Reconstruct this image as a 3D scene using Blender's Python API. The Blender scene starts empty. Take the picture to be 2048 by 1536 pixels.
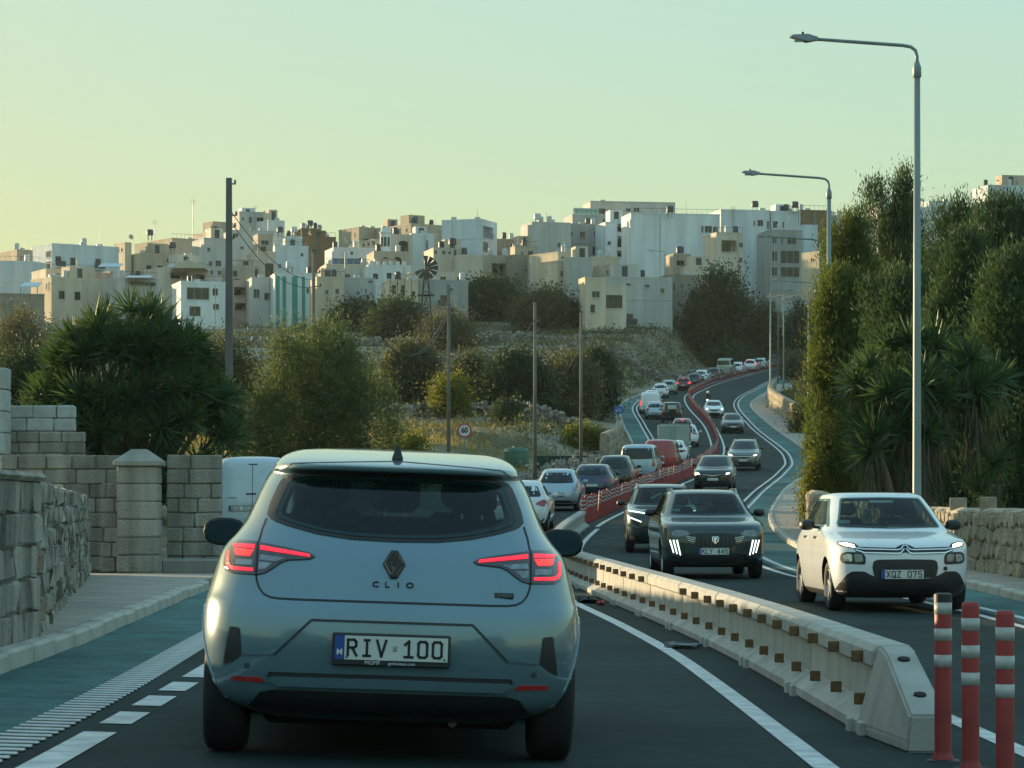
import bpy, bmesh, math, random
import numpy as np
from mathutils import Vector, Matrix
R_ = math.radians
scene = bpy.context.scene
col = scene.collection

# ---------------------------------------------------------------- camera, sky, sun, exposure
FPX = 5600.0            # focal length in pixels of the 2048 px wide photograph
CAMZ = 1.2
HOR = 1020.0            # row of the level horizon in the photograph
cam = bpy.data.objects.new('camera', bpy.data.cameras.new('camera')); col.objects.link(cam)
cam.location = (0, 0, CAMZ); cam.rotation_euler = (R_(90), 0, 0)
cam.data.sensor_width = 36; cam.data.lens = 36 * FPX / 2048
cam.data.shift_y = (HOR - 768) / 2048
cam.data.clip_end = 12000; cam.data.clip_start = 0.1
scene.camera = cam

SUN_AZ, SUN_EL = 50.0, 6.8         # degrees to the left of the view axis, degrees above the horizon
w = bpy.data.worlds.new('World'); scene.world = w; w.use_nodes = True
nt = w.node_tree; nt.nodes.clear()
sky = nt.nodes.new('ShaderNodeTexSky'); sky.sky_type = 'NISHITA'; sky.sun_disc = False
sky.sun_elevation = R_(SUN_EL); sky.sun_rotation = R_(-SUN_AZ)
sky.air_density = 1.0; sky.dust_density = 1.5; sky.ozone_density = 1.2; sky.altitude = 50
tint = nt.nodes.new('ShaderNodeMixRGB'); tint.blend_type = 'MULTIPLY'; tint.inputs[0].default_value = 1
tint.inputs[2].default_value = (2.12, 2.45, 2.10, 1)
bg = nt.nodes.new('ShaderNodeBackground'); bg.inputs[1].default_value = 0.15
wo = nt.nodes.new('ShaderNodeOutputWorld')
# the phone's tone curve flattens the sky: brightness is compressed evenly over the whole dome, hue kept
bw = nt.nodes.new('ShaderNodeRGBToBW'); pw = nt.nodes.new('ShaderNodeMath'); pw.operation = 'POWER'; pw.inputs[1].default_value = -0.85
vm = nt.nodes.new('ShaderNodeVectorMath'); vm.operation = 'SCALE'
nt.links.new(sky.outputs[0], bw.inputs[0]); nt.links.new(bw.outputs[0], pw.inputs[0]); nt.links.new(sky.outputs[0], vm.inputs[0]); nt.links.new(pw.outputs[0], vm.inputs['Scale'])
nt.links.new(vm.outputs[0], tint.inputs[1]); nt.links.new(tint.outputs[0], bg.inputs[0]); nt.links.new(bg.outputs[0], wo.inputs[0])
sl = bpy.data.lights.new('sun', 'SUN'); sl.energy = 5.0; sl.angle = R_(0.6); sl.color = (1.0, 0.77, 0.46)
sun = bpy.data.objects.new('sun', sl); col.objects.link(sun)
sd = Vector((-math.sin(R_(SUN_AZ)) * math.cos(R_(SUN_EL)), math.cos(R_(SUN_AZ)) * math.cos(R_(SUN_EL)), math.sin(R_(SUN_EL))))
sun.rotation_euler = sd.to_track_quat('Z', 'Y').to_euler(); sun.location = (-60, 40, 60)
vs = scene.view_settings; vs.view_transform = 'Standard'; vs.look = 'None'; vs.exposure = 0.74; vs.gamma = 1; vs.use_curve_mapping = False

# ---------------------------------------------------------------- helpers
rng = np.random.default_rng(7); random.seed(7)

def at(u, v, Y):
    """a point of the photograph taken back to its real distance Y"""
    return ((u - 1024) / FPX * Y, Y, CAMZ - (v - HOR) / FPX * Y)

def pchip(P):
    x = np.array([p[0] for p in P], float); y = np.array([p[1] for p in P], float)
    h = np.diff(x); d = np.diff(y) / h; m = np.zeros(len(x)); m[0] = d[0]; m[-1] = d[-1]
    for i in range(1, len(x) - 1):
        if d[i-1] * d[i] > 0: m[i] = 2 * d[i-1] * d[i] / (d[i-1] + d[i])
    def f(t):
        t = np.clip(np.asarray(t, float), x[0], x[-1]); i = np.clip(np.searchsorted(x, t) - 1, 0, len(x) - 2); s = (t - x[i]) / h[i]
        return (2*s**3-3*s**2+1)*y[i] + (s**3-2*s**2+s)*h[i]*m[i] + (-2*s**3+3*s**2)*y[i+1] + (s**3-s**2)*h[i]*m[i+1]
    return f

def tag(o, label=None, cat=None, group=None, kind=None):
    if label: o['label'] = label
    if cat: o['category'] = cat
    if group: o['group'] = group
    if kind: o['kind'] = kind
    return o

def empty(name, loc=(0, 0, 0), rz=0, parent=None, rot=None):
    o = bpy.data.objects.new(name, None); col.objects.link(o); o.empty_display_size = .3
    o.location = loc; o.rotation_euler = rot if rot else (0, 0, rz)
    if parent: o.parent = parent
    return o

def link(name, me, mats=None, parent=None, loc=(0, 0, 0), rot=(0, 0, 0), smooth=False):
    o = bpy.data.objects.new(name, me); col.objects.link(o); o.location = loc; o.rotation_euler = rot
    if parent: o.parent = parent
    if mats is not None:
        if not isinstance(mats, (list, tuple)): mats = [mats]
        me.materials.clear()
        for m in mats: me.materials.append(m)
    if smooth and len(me.polygons): me.polygons.foreach_set('use_smooth', [True] * len(me.polygons))
    return o

def mesh(name, V, F, mi=None):
    me = bpy.data.meshes.new(name); me.from_pydata([tuple(map(float, v)) for v in V], [], [tuple(map(int, f)) for f in F]); me.update()
    if mi is not None: me.polygons.foreach_set('material_index', mi)
    return me

def mesh_np(name, V, F):
    """V (n,3), F (m,k) arrays, fast"""
    me = bpy.data.meshes.new(name); V = np.asarray(V, np.float32); F = np.asarray(F, np.int32); m, k = F.shape
    me.vertices.add(len(V)); me.vertices.foreach_set('co', V.ravel())
    me.loops.add(m * k); me.loops.foreach_set('vertex_index', F.ravel())
    me.polygons.add(m); me.polygons.foreach_set('loop_start', np.arange(0, m * k, k, dtype=np.int32))
    try: me.polygons.foreach_set('loop_total', np.full(m, k, np.int32))
    except Exception: pass
    me.update(calc_edges=True); return me

class MB:
    """collects shapes into one mesh"""
    def __init__(s): s.V = []; s.F = []; s.I = []
    def add(s, V, F, mi=0):
        n = len(s.V); s.V += [tuple(v) for v in V]; s.F += [tuple(i + n for i in f) for f in F]; s.I += [mi] * len(F); return s
    def box(s, x0, x1, y0, y1, z0, z1, mi=0, M=None):
        V = [(x, y, z) for z in (z0, z1) for y in (y0, y1) for x in (x0, x1)]
        if M is not None: V = [tuple(M @ Vector(v)) for v in V]
        return s.add(V, [(0,2,3,1), (4,5,7,6), (0,1,5,4), (1,3,7,5), (3,2,6,7), (2,0,4,6)], mi)
    def cbox(s, x0, x1, y0, y1, z0, z1, c=.01, mi=0, M=None, jit=0, rnd=None):
        """box with chamfered upright and top edges"""
        c = min(c, .45 * (x1 - x0), .45 * (y1 - y0), .45 * (z1 - z0))
        def ring(i, z): 
            a, b, e, d = x0 + i, x1 - i, y0 + i, y1 - i
            return [(a + c, e, z), (b - c, e, z), (b, e + c, z), (b, d - c, z), (b - c, d, z), (a + c, d, z), (a, d - c, z), (a, e + c, z)]
        V = ring(c, z0) + ring(0, z0 + c) + ring(0, z1 - c) + ring(c, z1)
        if jit: V = [(x + rnd.uniform(-jit, jit), y + rnd.uniform(-jit, jit), z + rnd.uniform(-jit, jit)) for x, y, z in V]
        if M is not None: V = [tuple(M @ Vector(v)) for v in V]
        F = [tuple(range(7, -1, -1)), tuple(range(24, 32))]
        for k in range(3):
            for i in range(8): j = (i + 1) % 8; F.append((k*8+i, k*8+j, k*8+8+j, k*8+8+i))
        return s.add(V, F, mi)
    def tube(s, pts, r, n=8, mi=0, cap=True):
        pts = [Vector(p) for p in pts]; rr = r if isinstance(r, (list, tuple)) else [r] * len(pts); V = []
        up = Vector((0, 0, 1)); prev = None
        for i, p in enumerate(pts):
            d = (pts[min(i+1, len(pts)-1)] - pts[max(i-1, 0)]).normalized()
            a = prev if prev is not None else (Vector((1, 0, 0)) if abs(d.z) > .9 else up)
            a = (a - d * a.dot(d)).normalized(); b = d.cross(a); prev = a
            for k in range(n):
                t = 2 * math.pi * k / n; V.append(tuple(p + (a * math.cos(t) + b * math.sin(t)) * rr[i]))
        F = []
        for i in range(len(pts) - 1):
            for k in range(n): j = (k + 1) % n; F.append((i*n+k, i*n+j, (i+1)*n+j, (i+1)*n+k))
        if cap: F += [tuple(range(n - 1, -1, -1)), tuple(range((len(pts)-1)*n, len(pts)*n))]
        return s.add(V, F, mi)
    def lathe(s, prof, n=16, axis='z', c=(0, 0, 0), mi=0):
        V = []
        for r, h in prof:
            for k in range(n):
                t = 2 * math.pi * k / n; a, b = r * math.cos(t), r * math.sin(t)
                V.append((c[0]+a, c[1]+b, c[2]+h) if axis == 'z' else ((c[0]+h, c[1]+a, c[2]+b) if axis == 'x' else (c[0]+b, c[1]+h, c[2]+a)))
        F = []
        for i in range(len(prof) - 1):
            for k in range(n): j = (k + 1) % n; F.append((i*n+k, i*n+j, (i+1)*n+j, (i+1)*n+k))
        if prof[0][0] > 1e-5: F.append(tuple(range(n-1, -1, -1)))
        if prof[-1][0] > 1e-5: F.append(tuple(range((len(prof)-1)*n, len(prof)*n)))
        return s.add(V, F, mi)
    def prism(s, poly, y0, y1, mi=0, axis='y'):
        n = len(poly)
        f = (lambda a, b, t: (a, t, b)) if axis == 'y' else ((lambda a, b, t: (t, a, b)) if axis == 'x' else (lambda a, b, t: (a, b, t)))
        V = [f(a, b, y0) for a, b in poly] + [f(a, b, y1) for a, b in poly]
        F = [tuple(range(n)), tuple(range(2*n-1, n-1, -1))] + [(i, i+n, (i+1) % n + n, (i+1) % n) for i in range(n)]
        return s.add(V, F, mi)
    def me(s, name, fix=False):
        me = mesh(name, s.V, s.F, s.I)
        if fix:
            bm = bmesh.new(); bm.from_mesh(me); bmesh.ops.recalc_face_normals(bm, faces=bm.faces); bm.to_mesh(me); bm.free()
        return me
    def obj(s, name, mats, parent=None, loc=(0, 0, 0), rot=(0, 0, 0), smooth=False, fix=True):
        return link(name, s.me(name, fix), mats, parent, loc, rot, smooth)

def copy_tree(o, parent=None):
    c = o.copy(); col.objects.link(c); c.parent = parent
    for ch in list(o.children): copy_tree(ch, c)
    return c

# ---------------------------------------------------------------- materials
def _nodes(name):
    m = bpy.data.materials.new(name); m.use_nodes = True; n = m.node_tree; n.nodes.clear()
    return m, n, n.nodes.new('ShaderNodeOutputMaterial')

def mat(name, c, rough=.7, metal=0., var=.2, scale=3., bump=0., bscale=40., coat=0., emit=None, es=0., spec=.5, c2=None, detail=5., streak=False, bdist=.02, rnd=0.):
    m, n, out = _nodes(name); L = n.links.new
    p = n.nodes.new('ShaderNodeBsdfPrincipled'); L(p.outputs[0], out.inputs[0])
    p.inputs['Roughness'].default_value = rough; p.inputs['Metallic'].default_value = metal
    p.inputs['Coat Weight'].default_value = coat; p.inputs['Coat Roughness'].default_value = .04
    p.inputs['Specular IOR Level'].default_value = spec
    c = tuple(c)
    tc = n.nodes.new('ShaderNodeTexCoord')
    if var > 0 or c2:
        tx = n.nodes.new('ShaderNodeTexNoise'); tx.inputs['Scale'].default_value = scale; tx.inputs['Detail'].default_value = detail
        if streak:
            mp = n.nodes.new('ShaderNodeMapping'); mp.inputs['Scale'].default_value = (1, 1, .12); L(tc.outputs['Object'], mp.inputs[0]); L(mp.outputs[0], tx.inputs['Vector'])
        else: L(tc.outputs['Object'], tx.inputs['Vector'])
        cr = n.nodes.new('ShaderNodeValToRGB'); e = cr.color_ramp.elements
        e[0].position = .32; e[1].position = .7
        a = c2 if c2 else tuple(x * (1 - var) for x in c); b = c if c2 else tuple(min(1, x * (1 + var)) for x in c)
        e[0].color = (*a, 1); e[1].color = (*b, 1)
        L(tx.outputs['Fac'], cr.inputs[0]); src = cr.outputs[0]
        if rnd:
            oi = n.nodes.new('ShaderNodeObjectInfo'); hs = n.nodes.new('ShaderNodeHueSaturation')
            mr = n.nodes.new('ShaderNodeMapRange'); mr.inputs[3].default_value = 1 - rnd; mr.inputs[4].default_value = 1 + rnd
            L(oi.outputs['Random'], mr.inputs[0]); L(mr.outputs[0], hs.inputs['Value']); L(src, hs.inputs['Color']); src = hs.outputs[0]
        L(src, p.inputs['Base Color'])
    else: p.inputs['Base Color'].default_value = (*c, 1)
    if bump:
        t2 = n.nodes.new('ShaderNodeTexNoise'); t2.inputs['Scale'].default_value = bscale; t2.inputs['Detail'].default_value = 6; L(tc.outputs['Object'], t2.inputs['Vector'])
        b = n.nodes.new('ShaderNodeBump'); b.inputs['Strength'].default_value = bump; b.inputs['Distance'].default_value = bdist
        L(t2.outputs['Fac'], b.inputs['Height']); L(b.outputs[0], p.inputs['Normal'])
    if emit:
        p.inputs['Emission Color'].default_value = (*emit, 1); p.inputs['Emission Strength'].default_value = es
    return m

def leafmat(name, c, c2, scale=1.2, trans=.4, rough=.6, tcol=None, spec=.15):
    m, n, out = _nodes(name); L = n.links.new
    tc = n.nodes.new('ShaderNodeTexCoord'); tx = n.nodes.new('ShaderNodeTexNoise'); tx.inputs['Scale'].default_value = scale; tx.inputs['Detail'].default_value = 6
    L(tc.outputs['Object'], tx.inputs['Vector'])
    cr = n.nodes.new('ShaderNodeValToRGB'); cr.color_ramp.elements[0].position = .3; cr.color_ramp.elements[1].position = .72
    cr.color_ramp.elements[0].color = (*c2, 1); cr.color_ramp.elements[1].color = (*c, 1); L(tx.outputs['Fac'], cr.inputs[0])
    p = n.nodes.new('ShaderNodeBsdfPrincipled'); p.inputs['Roughness'].default_value = rough; p.inputs['Specular IOR Level'].default_value = spec
    L(cr.outputs[0], p.inputs['Base Color'])
    t = n.nodes.new('ShaderNodeBsdfTranslucent'); mg = n.nodes.new('ShaderNodeMixRGB'); mg.blend_type = 'MULTIPLY'; mg.inputs[0].default_value = 1
    mg.inputs[2].default_value = (*(tcol or (2.2, 2.0, .9)), 1); L(cr.outputs[0], mg.inputs[1]); L(mg.outputs[0], t.inputs[0])
    mx = n.nodes.new('ShaderNodeMixShader'); mx.inputs[0].default_value = trans; L(p.outputs[0], mx.inputs[1]); L(t.outputs[0], mx.inputs[2]); L(mx.outputs[0], out.inputs[0])
    return m

PAINTS = {}
def paint(c, metal=.25, rough=.32):
    k = (c, metal, rough)
    if k not in PAINTS: PAINTS[k] = mat('car_paint', c, rough, metal, var=.04, scale=2, coat=1.)
    return PAINTS[k]

def glassmat(name, c, rough=.03, trans=0.):
    m, n, out = _nodes(name); p = n.nodes.new('ShaderNodeBsdfPrincipled'); p.inputs['Base Color'].default_value = (*c, 1)
    p.inputs['Roughness'].default_value = rough; p.inputs['Specular IOR Level'].default_value = .5; p.inputs['IOR'].default_value = 1.5
    if trans:
        t = n.nodes.new('ShaderNodeBsdfTransparent'); t.inputs[0].default_value = (.55, .72, .70, 1)
        mx = n.nodes.new('ShaderNodeMixShader'); mx.inputs[0].default_value = trans
        n.links.new(p.outputs[0], mx.inputs[1]); n.links.new(t.outputs[0], mx.inputs[2]); n.links.new(mx.outputs[0], out.inputs[0])
    else: n.links.new(p.outputs[0], out.inputs[0])
    return m

def roadmat(name, c, c2):
    m, n, out = _nodes(name); L = n.links.new
    p = n.nodes.new('ShaderNodeBsdfPrincipled'); p.inputs['Roughness'].default_value = .85; p.inputs['Specular IOR Level'].default_value = .2; L(p.outputs[0], out.inputs[0])
    tc = n.nodes.new('ShaderNodeTexCoord')
    def noise(s_, d=6):
        t = n.nodes.new('ShaderNodeTexNoise'); t.inputs['Scale'].default_value = s_; t.inputs['Detail'].default_value = d; L(tc.outputs['Object'], t.inputs['Vector']); return t.outputs['Fac']
    def ramp(src, a, b, pa=.35, pb=.68):
        r = n.nodes.new('ShaderNodeValToRGB'); e = r.color_ramp.elements; e[0].position = pa; e[1].position = pb; e[0].color = (*a, 1); e[1].color = (*b, 1); L(src, r.inputs[0]); return r.outputs[0]
    def mul(a, b, f):
        x = n.nodes.new('ShaderNodeMixRGB'); x.blend_type = 'MULTIPLY'; x.inputs[0].default_value = f; L(a, x.inputs[1]); L(b, x.inputs[2]); return x.outputs[0]
    a = ramp(noise(.35, 8), tuple(x * .82 for x in c2), tuple(x * 1.12 for x in c)); a = mul(a, ramp(noise(3.5, 9), (.72, .72, .72), (1.15, 1.15, 1.15)), .8)
    a = mul(a, ramp(noise(95, 3), (.45, .45, .45), (1.5, 1.5, 1.5), .3, .75), .75)
    # pale grit specks
    v = n.nodes.new('ShaderNodeTexVoronoi'); v.inputs['Scale'].default_value = 9; L(tc.outputs['Object'], v.inputs['Vector'])
    sp = ramp(v.outputs['Distance'], (5, 5, 5), (1, 1, 1), .02, .035); a = mul(a, sp, 1)
    L(a, p.inputs['Base Color'])
    b = n.nodes.new('ShaderNodeBump'); b.inputs['Strength'].default_value = .6; b.inputs['Distance'].default_value = .008; L(noise(110, 4), b.inputs['Height']); L(b.outputs[0], p.inputs['Normal'])
    return m
ASPHALT = roadmat('asphalt', (.023, .047, .045), (.015, .031, .030))
TEAL = roadmat('cycle_lane_coating', (.090, .20, .188), (.064, .145, .137))
WHITEPAINT = mat('road_paint', (.72, .72, .68), .7, c2=(.42, .43, .42), scale=6, bump=.3, bscale=80, bdist=.004, detail=9)
CONC = mat('concrete', (.46, .455, .41), .85, c2=(.30, .295, .26), scale=2.4, bump=.45, bscale=35, bdist=.008, detail=10, streak=True, rnd=.07)
CONCD = mat('weathered_concrete', (.36, .34, .29), .9, c2=(.22, .21, .18), scale=3, bump=.5, bscale=30, bdist=.01, detail=9, streak=True)
PAVE = mat('pavement', (.40, .35, .28), .9, c2=(.27, .24, .20), scale=1.4, bump=.4, bscale=30, bdist=.008, detail=8)
KERBM = mat('kerb_stone', (.52, .49, .42), .85, c2=(.33, .32, .28), scale=2.2, bump=.4, bscale=30, bdist=.008, detail=8)
STONE = mat('limestone_block', (.38, .35, .285), .95, c2=(.16, .15, .125), scale=3.2, bump=1., bscale=18, bdist=.03, detail=10, streak=True, rnd=.22)
STONE2 = mat('limestone_rubble', (.46, .38, .27), .95, c2=(.25, .21, .155), scale=4, bump=1., bscale=14, bdist=.03, detail=9, rnd=.25)
STONEW = mat('pale_concrete_block', (.46, .47, .44), .95, c2=(.33, .34, .32), scale=4, bump=.6, bscale=30, bdist=.01, detail=8, rnd=.1)
MORTAR = mat('mortar', (.14, .125, .10), 1., var=.3, scale=6, bump=.6, bscale=25)
REDP = mat('red_plastic', (.30, .028, .026), .55, var=.18, scale=6, bump=.1, bscale=60, bdist=.003)
REFLW = mat('reflective_white_band', (.52, .52, .49), .45, c2=(.36, .355, .33), scale=14, detail=7)
RUBBER = mat('black_rubber', (.014, .014, .014), .8, var=.3, scale=9)
BLACKP = mat('black_plastic', (.02, .021, .022), .5, var=.2, scale=6)
DARKIN = mat('dark_interior', (.012, .012, .012), .9, var=0)
GLASS = glassmat('car_glass', (.012, .022, .022))
GLASS_T = glassmat('clear_windscreen', (.010, .022, .022), .02, .62)
CHROME = mat('chrome', (.75, .75, .75), .12, 1., var=0)
ALLOY = mat('alloy_wheel', (.42, .43, .44), .3, .9, var=.05)
STEELP = mat('galvanised_steel', (.20, .25, .245), .5, .3, var=.12, scale=5, streak=True)
TAILDIM = mat('tail_lens', (.30, .02, .02), .15, var=0, coat=1.)
TAILLIT = mat('lit_tail_lamp', (.8, .04, .05), .3, var=0, emit=(1., .02, .035), es=1.0)
BRAKE = mat('lit_brake_lamp', (.8, .03, .03), .3, var=0, emit=(1., .03, .03), es=2.4)
HEAD = mat('lit_head_lamp', (.9, .9, .85), .2, var=0, emit=(1., .95, .82), es=5.)
HEADW = mat('lit_warm_lamp', (.9, .8, .6), .2, var=0, emit=(1., .72, .42), es=3.)
DRL = mat('lit_running_lamp', (.9, .95, .9), .2, var=0, emit=(.86, 1., .93), es=1.3)
LAMPD = mat('head_lamp_lens', (.16, .18, .19), .08, .3, var=.3, scale=14, coat=1.)
PLATE = mat('number_plate_white', (.62, .64, .60), .5, var=.05)
PLATEB = mat('number_plate_blue', (.02, .07, .30), .5, var=0)
INK = mat('black_ink', (.015, .015, .018), .6, var=0)
WHITEINK = mat('white_ink', (.7, .7, .7), .6, var=0)

GLYPH = {
 'R': [[(0, 0), (0, 1), (.42, 1), (.55, .88), (.55, .62), (.42, .5), (0.05, .5)], [(.28, .5), (.58, 0)]], 'I': [[(.3, 0), (.3, 1)], [(.08, 0), (.52, 0)], [(.14, 1), (.46, 1)]],
 'V': [[(0, 1), (.3, 0), (.6, 1)]], '1': [[(.08, .78), (.34, 1), (.34, 0)], [(.06, 0), (.6, 0)]], '0': [[(.12, 0), (0, .12), (0, .88), (.12, 1), (.46, 1), (.58, .88), (.58, .12), (.46, 0), (.1, 0)]],
 'X': [[(0, 0), (.58, 1)], [(0, 1), (.58, 0)]], 'Q': [[(.12, 0), (0, .12), (0, .88), (.12, 1), (.46, 1), (.58, .88), (.58, .12), (.46, 0), (.1, 0)], [(.34, .28), (.62, -.06)]], 'Z': [[(0, 1), (.58, 1), (0, 0), (.6, 0)]],
 '7': [[(0, .9), (0, 1), (.56, 1), (.22, 0)]], '5': [[(.54, 1), (.04, 1), (.02, .56), (.40, .58), (.56, .44), (.56, .14), (.42, 0), (.12, 0), (0, .12)]], 'K': [[(0, 0), (0, 1)], [(.58, 1), (.06, .46)], [(.2, .58), (.6, 0)]],
 'L': [[(0, 1), (0, 0), (.54, 0)]], 'Y': [[(0, 1), (.3, .5), (.6, 1)], [(.3, .5), (.3, 0)]], '4': [[(.42, 0), (.42, 1), (0, .32), (.6, .32)]], 'E': [[(.54, 1), (0, 1), (0, 0), (.56, 0)], [(0, .5), (.44, .5)]],
 'C': [[(.56, .84), (.44, 1), (.12, 1), (0, .88), (0, .12), (.12, 0), (.44, 0), (.56, .16)]], 'S': [[(.54, .86), (.42, 1), (.12, 1), (0, .88), (0, .62), (.12, .52), (.44, .5), (.56, .38), (.56, .12), (.44, 0), (.12, 0), (0, .14)]], '3': [[(0, .88), (.12, 1), (.44, 1), (.54, .88), (.54, .62), (.42, .52), (.2, .52)], [(.42, .52), (.56, .4), (.56, .12), (.44, 0), (.12, 0), (0, .12)]], '-': [[(.2, .5), (.4, .5)]]}
def strokes(name, s, h, m, parent, loc, rot, pitch=.95, th=.15, wx=1.):
    """plate characters as pressed strokes, one part each"""
    n = len(s); M = Matrix.Translation(loc) @ Matrix.Rotation(rot, 4, 'Z')
    for i, ch in enumerate(s):
        if ch not in GLYPH: continue
        mb = MB(); x0 = (i - (n - 1) / 2) * pitch * h - .3 * h * wx
        for pl_ in GLYPH[ch]:
            P = [Vector((x0 + a * h * wx, (b - .5) * h)) for a, b in pl_]
            for a, b in zip(P[:-1], P[1:]):
                d = (b - a).normalized(); nn = Vector((-d.y, d.x)) * th * h / 2; e = d * th * h * .45; q = [a - e + nn, b + e + nn, b + e - nn, a - e - nn]
                mb.add([(v.x, -.001, v.y) for v in q] + [(v.x, .001, v.y) for v in q], [(0, 1, 2, 3), (7, 6, 5, 4)] + [(k, k + 4, (k + 1) % 4 + 4, (k + 1) % 4) for k in range(4)])
        mb.obj(name, m, parent, loc, (0, 0, rot))
TEXTS = []
def text(name, s, size, m, parent, loc, rot, sx=1., extrude=.0006, align='CENTER', bold=0.):
    c = bpy.data.curves.new(name, 'FONT'); c.body = s; c.size = size; c.align_x = align; c.align_y = 'CENTER'; c.extrude = extrude; c.offset = bold
    c.resolution_u = 3
    o = bpy.data.objects.new(name, c); col.objects.link(o); TEXTS.append((o, name, m, parent, loc, rot, sx))

def finish_texts():
    """lettering becomes plain meshes"""
    bpy.context.view_layer.update(); dg = bpy.context.evaluated_depsgraph_get()
    mm = [bpy.data.meshes.new_from_object(t[0].evaluated_get(dg)) for t in TEXTS]
    for (o, name, m, parent, loc, rot, sx), me in zip(TEXTS, mm):
        bpy.data.objects.remove(o); p = link(name, me, m, parent, loc, rot); p.scale = (sx, 1, 1)
# ---------------------------------------------------------------- terrain, road, kerbs, pavements
rz = pchip([(-60, 0), (0, 0), (30, 0), (50, .03), (66, .18), (81, .55), (105, 1.25), (127, 2.1), (157, 3.5), (187, 5.2), (216, 7.1), (245, 9.3), (280, 12.0), (316, 14.7), (345, 17.3), (370, 19.5), (400, 22), (440, 25), (600, 33)])
def cross(Y):
    t = np.clip((np.asarray(Y, float) - 22) / 25, 0, 1); return .03 * (1 - t * t * (3 - 2 * t))
def roadz(X, Y): return rz(Y) - cross(Y) * np.asarray(X, float)
DIV = pchip([(-60, 2.3), (0, 2.25), (14, 2.17), (22.8, 2.08), (29, 1.86), (37, 1.45), (50, 1.0), (65, 1.05), (85, 2.1), (104, 3.9), (110, 4.6), (124, 6.2), (148, 9.6), (183, 13.4), (210, 15.2), (231, 16.2), (267, 17.2), (296, 18.7), (322, 22), (352, 28.4), (385, 36.5), (440, 51)])
LLINE = pchip([(-60, -2.2), (13, -2.3), (24, -2.55), (40, -3.2), (60, -3.6), (85, -2.3), (104, -.6), (124, 1.5), (148, 5.0), (183, 9.1), (200, 10.2), (231, 10.96), (261, 11.6), (285, 13.3), (322, 17.4), (352, 22.8), (385, 30.2), (440, 44.6)])
LKERB = pchip([(-60, -3.3), (10, -3.35), (18.6, -3.4), (39.5, -4.36), (60, -5.2), (85, -3.9), (104, -2.2), (124, -.1), (148, 3.5), (175, 6.9), (196, 8.5), (231, 9.25), (267, 10.4), (300, 13.7), (345, 20.2), (385, 28.6), (440, 43)])
RLINE = pchip([(-60, 6.0), (10, 5.9), (33.7, 5.7), (50, 4.95), (68, 5.35), (85, 6.4), (121, 10.3), (151.6, 14.4), (167, 16.3), (187, 17.8), (231, 19.5), (267, 21.2), (296, 24), (322, 28), (352, 33.5), (385, 41), (440, 55.5)])
RKERB = pchip([(-60, 7.3), (10, 7.2), (38, 6.95), (68, 7.05), (81, 7.6), (121, 11.6), (151, 16.0), (167, 18.2), (187, 19.5), (204, 20.2), (235, 21.3), (267, 22.7), (300, 26.7), (322, 30), (352, 35.6), (385, 43), (440, 57.5)])
HILL = pchip([(-60, .3), (30, .4), (60, 1.0), (100, 2.7), (130, 4.1), (200, 8.2), (280, 14.4), (340, 21), (400, 28.3), (450, 35.5), (520, 44), (600, 54), (700, 60), (900, 50), (1500, 20), (4000, -10)])
def vnoise(X, Y, s, seed=0):
    X = np.asarray(X, float) / s + seed * 17.3; Y = np.asarray(Y, float) / s + seed * 5.1
    return (np.sin(X * 1.3 + np.sin(Y * .9) * 1.7) + np.sin(Y * 1.7 + np.sin(X * 1.1 + 2) * 1.3) + np.sin((X + Y) * .83 + 4)) / 3
def sstep(a, b, x):
    t = np.clip((np.asarray(x, float) - a) / (b - a), 0, 1); return t * t * (3 - 2 * t)
def groundz(X, Y):
    X = np.asarray(X, float); Y = np.asarray(Y, float)
    h = HILL(Y) + .18 * vnoise(X, Y, 2.3, 5) + .25 * vnoise(X, Y, 6) + .5 * vnoise(X, Y, 19, 2)
    # terraces of the hillside
    st = 1.5; k = (h + X * .01) / st; fr = k - np.floor(k); h2 = (np.floor(k) + sstep(.62, .98, fr)) * st + .25
    h = np.where((Y > 140) & (Y < 430), h * .35 + h2 * .65, h)
    h = h - 26 * sstep(60, 400, -X - .12 * Y) * sstep(120, 400, Y) + np.where(X > 60, 8 * sstep(60, 160, X), 0)
    r = roadz(X, Y) - .12
    dl = LKERB(Y) - 1.2 - X; dr = X - (RKERB(Y) + 2.2)
    d = np.maximum(np.maximum(dl, dr), 0)
    t = sstep(0, 7, d) * sstep(-20, 30, Y + 40)
    far = sstep(395, 430, Y)
    return r * (1 - t) * (1 - far) + h * (t * (1 - far) + far)

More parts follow.
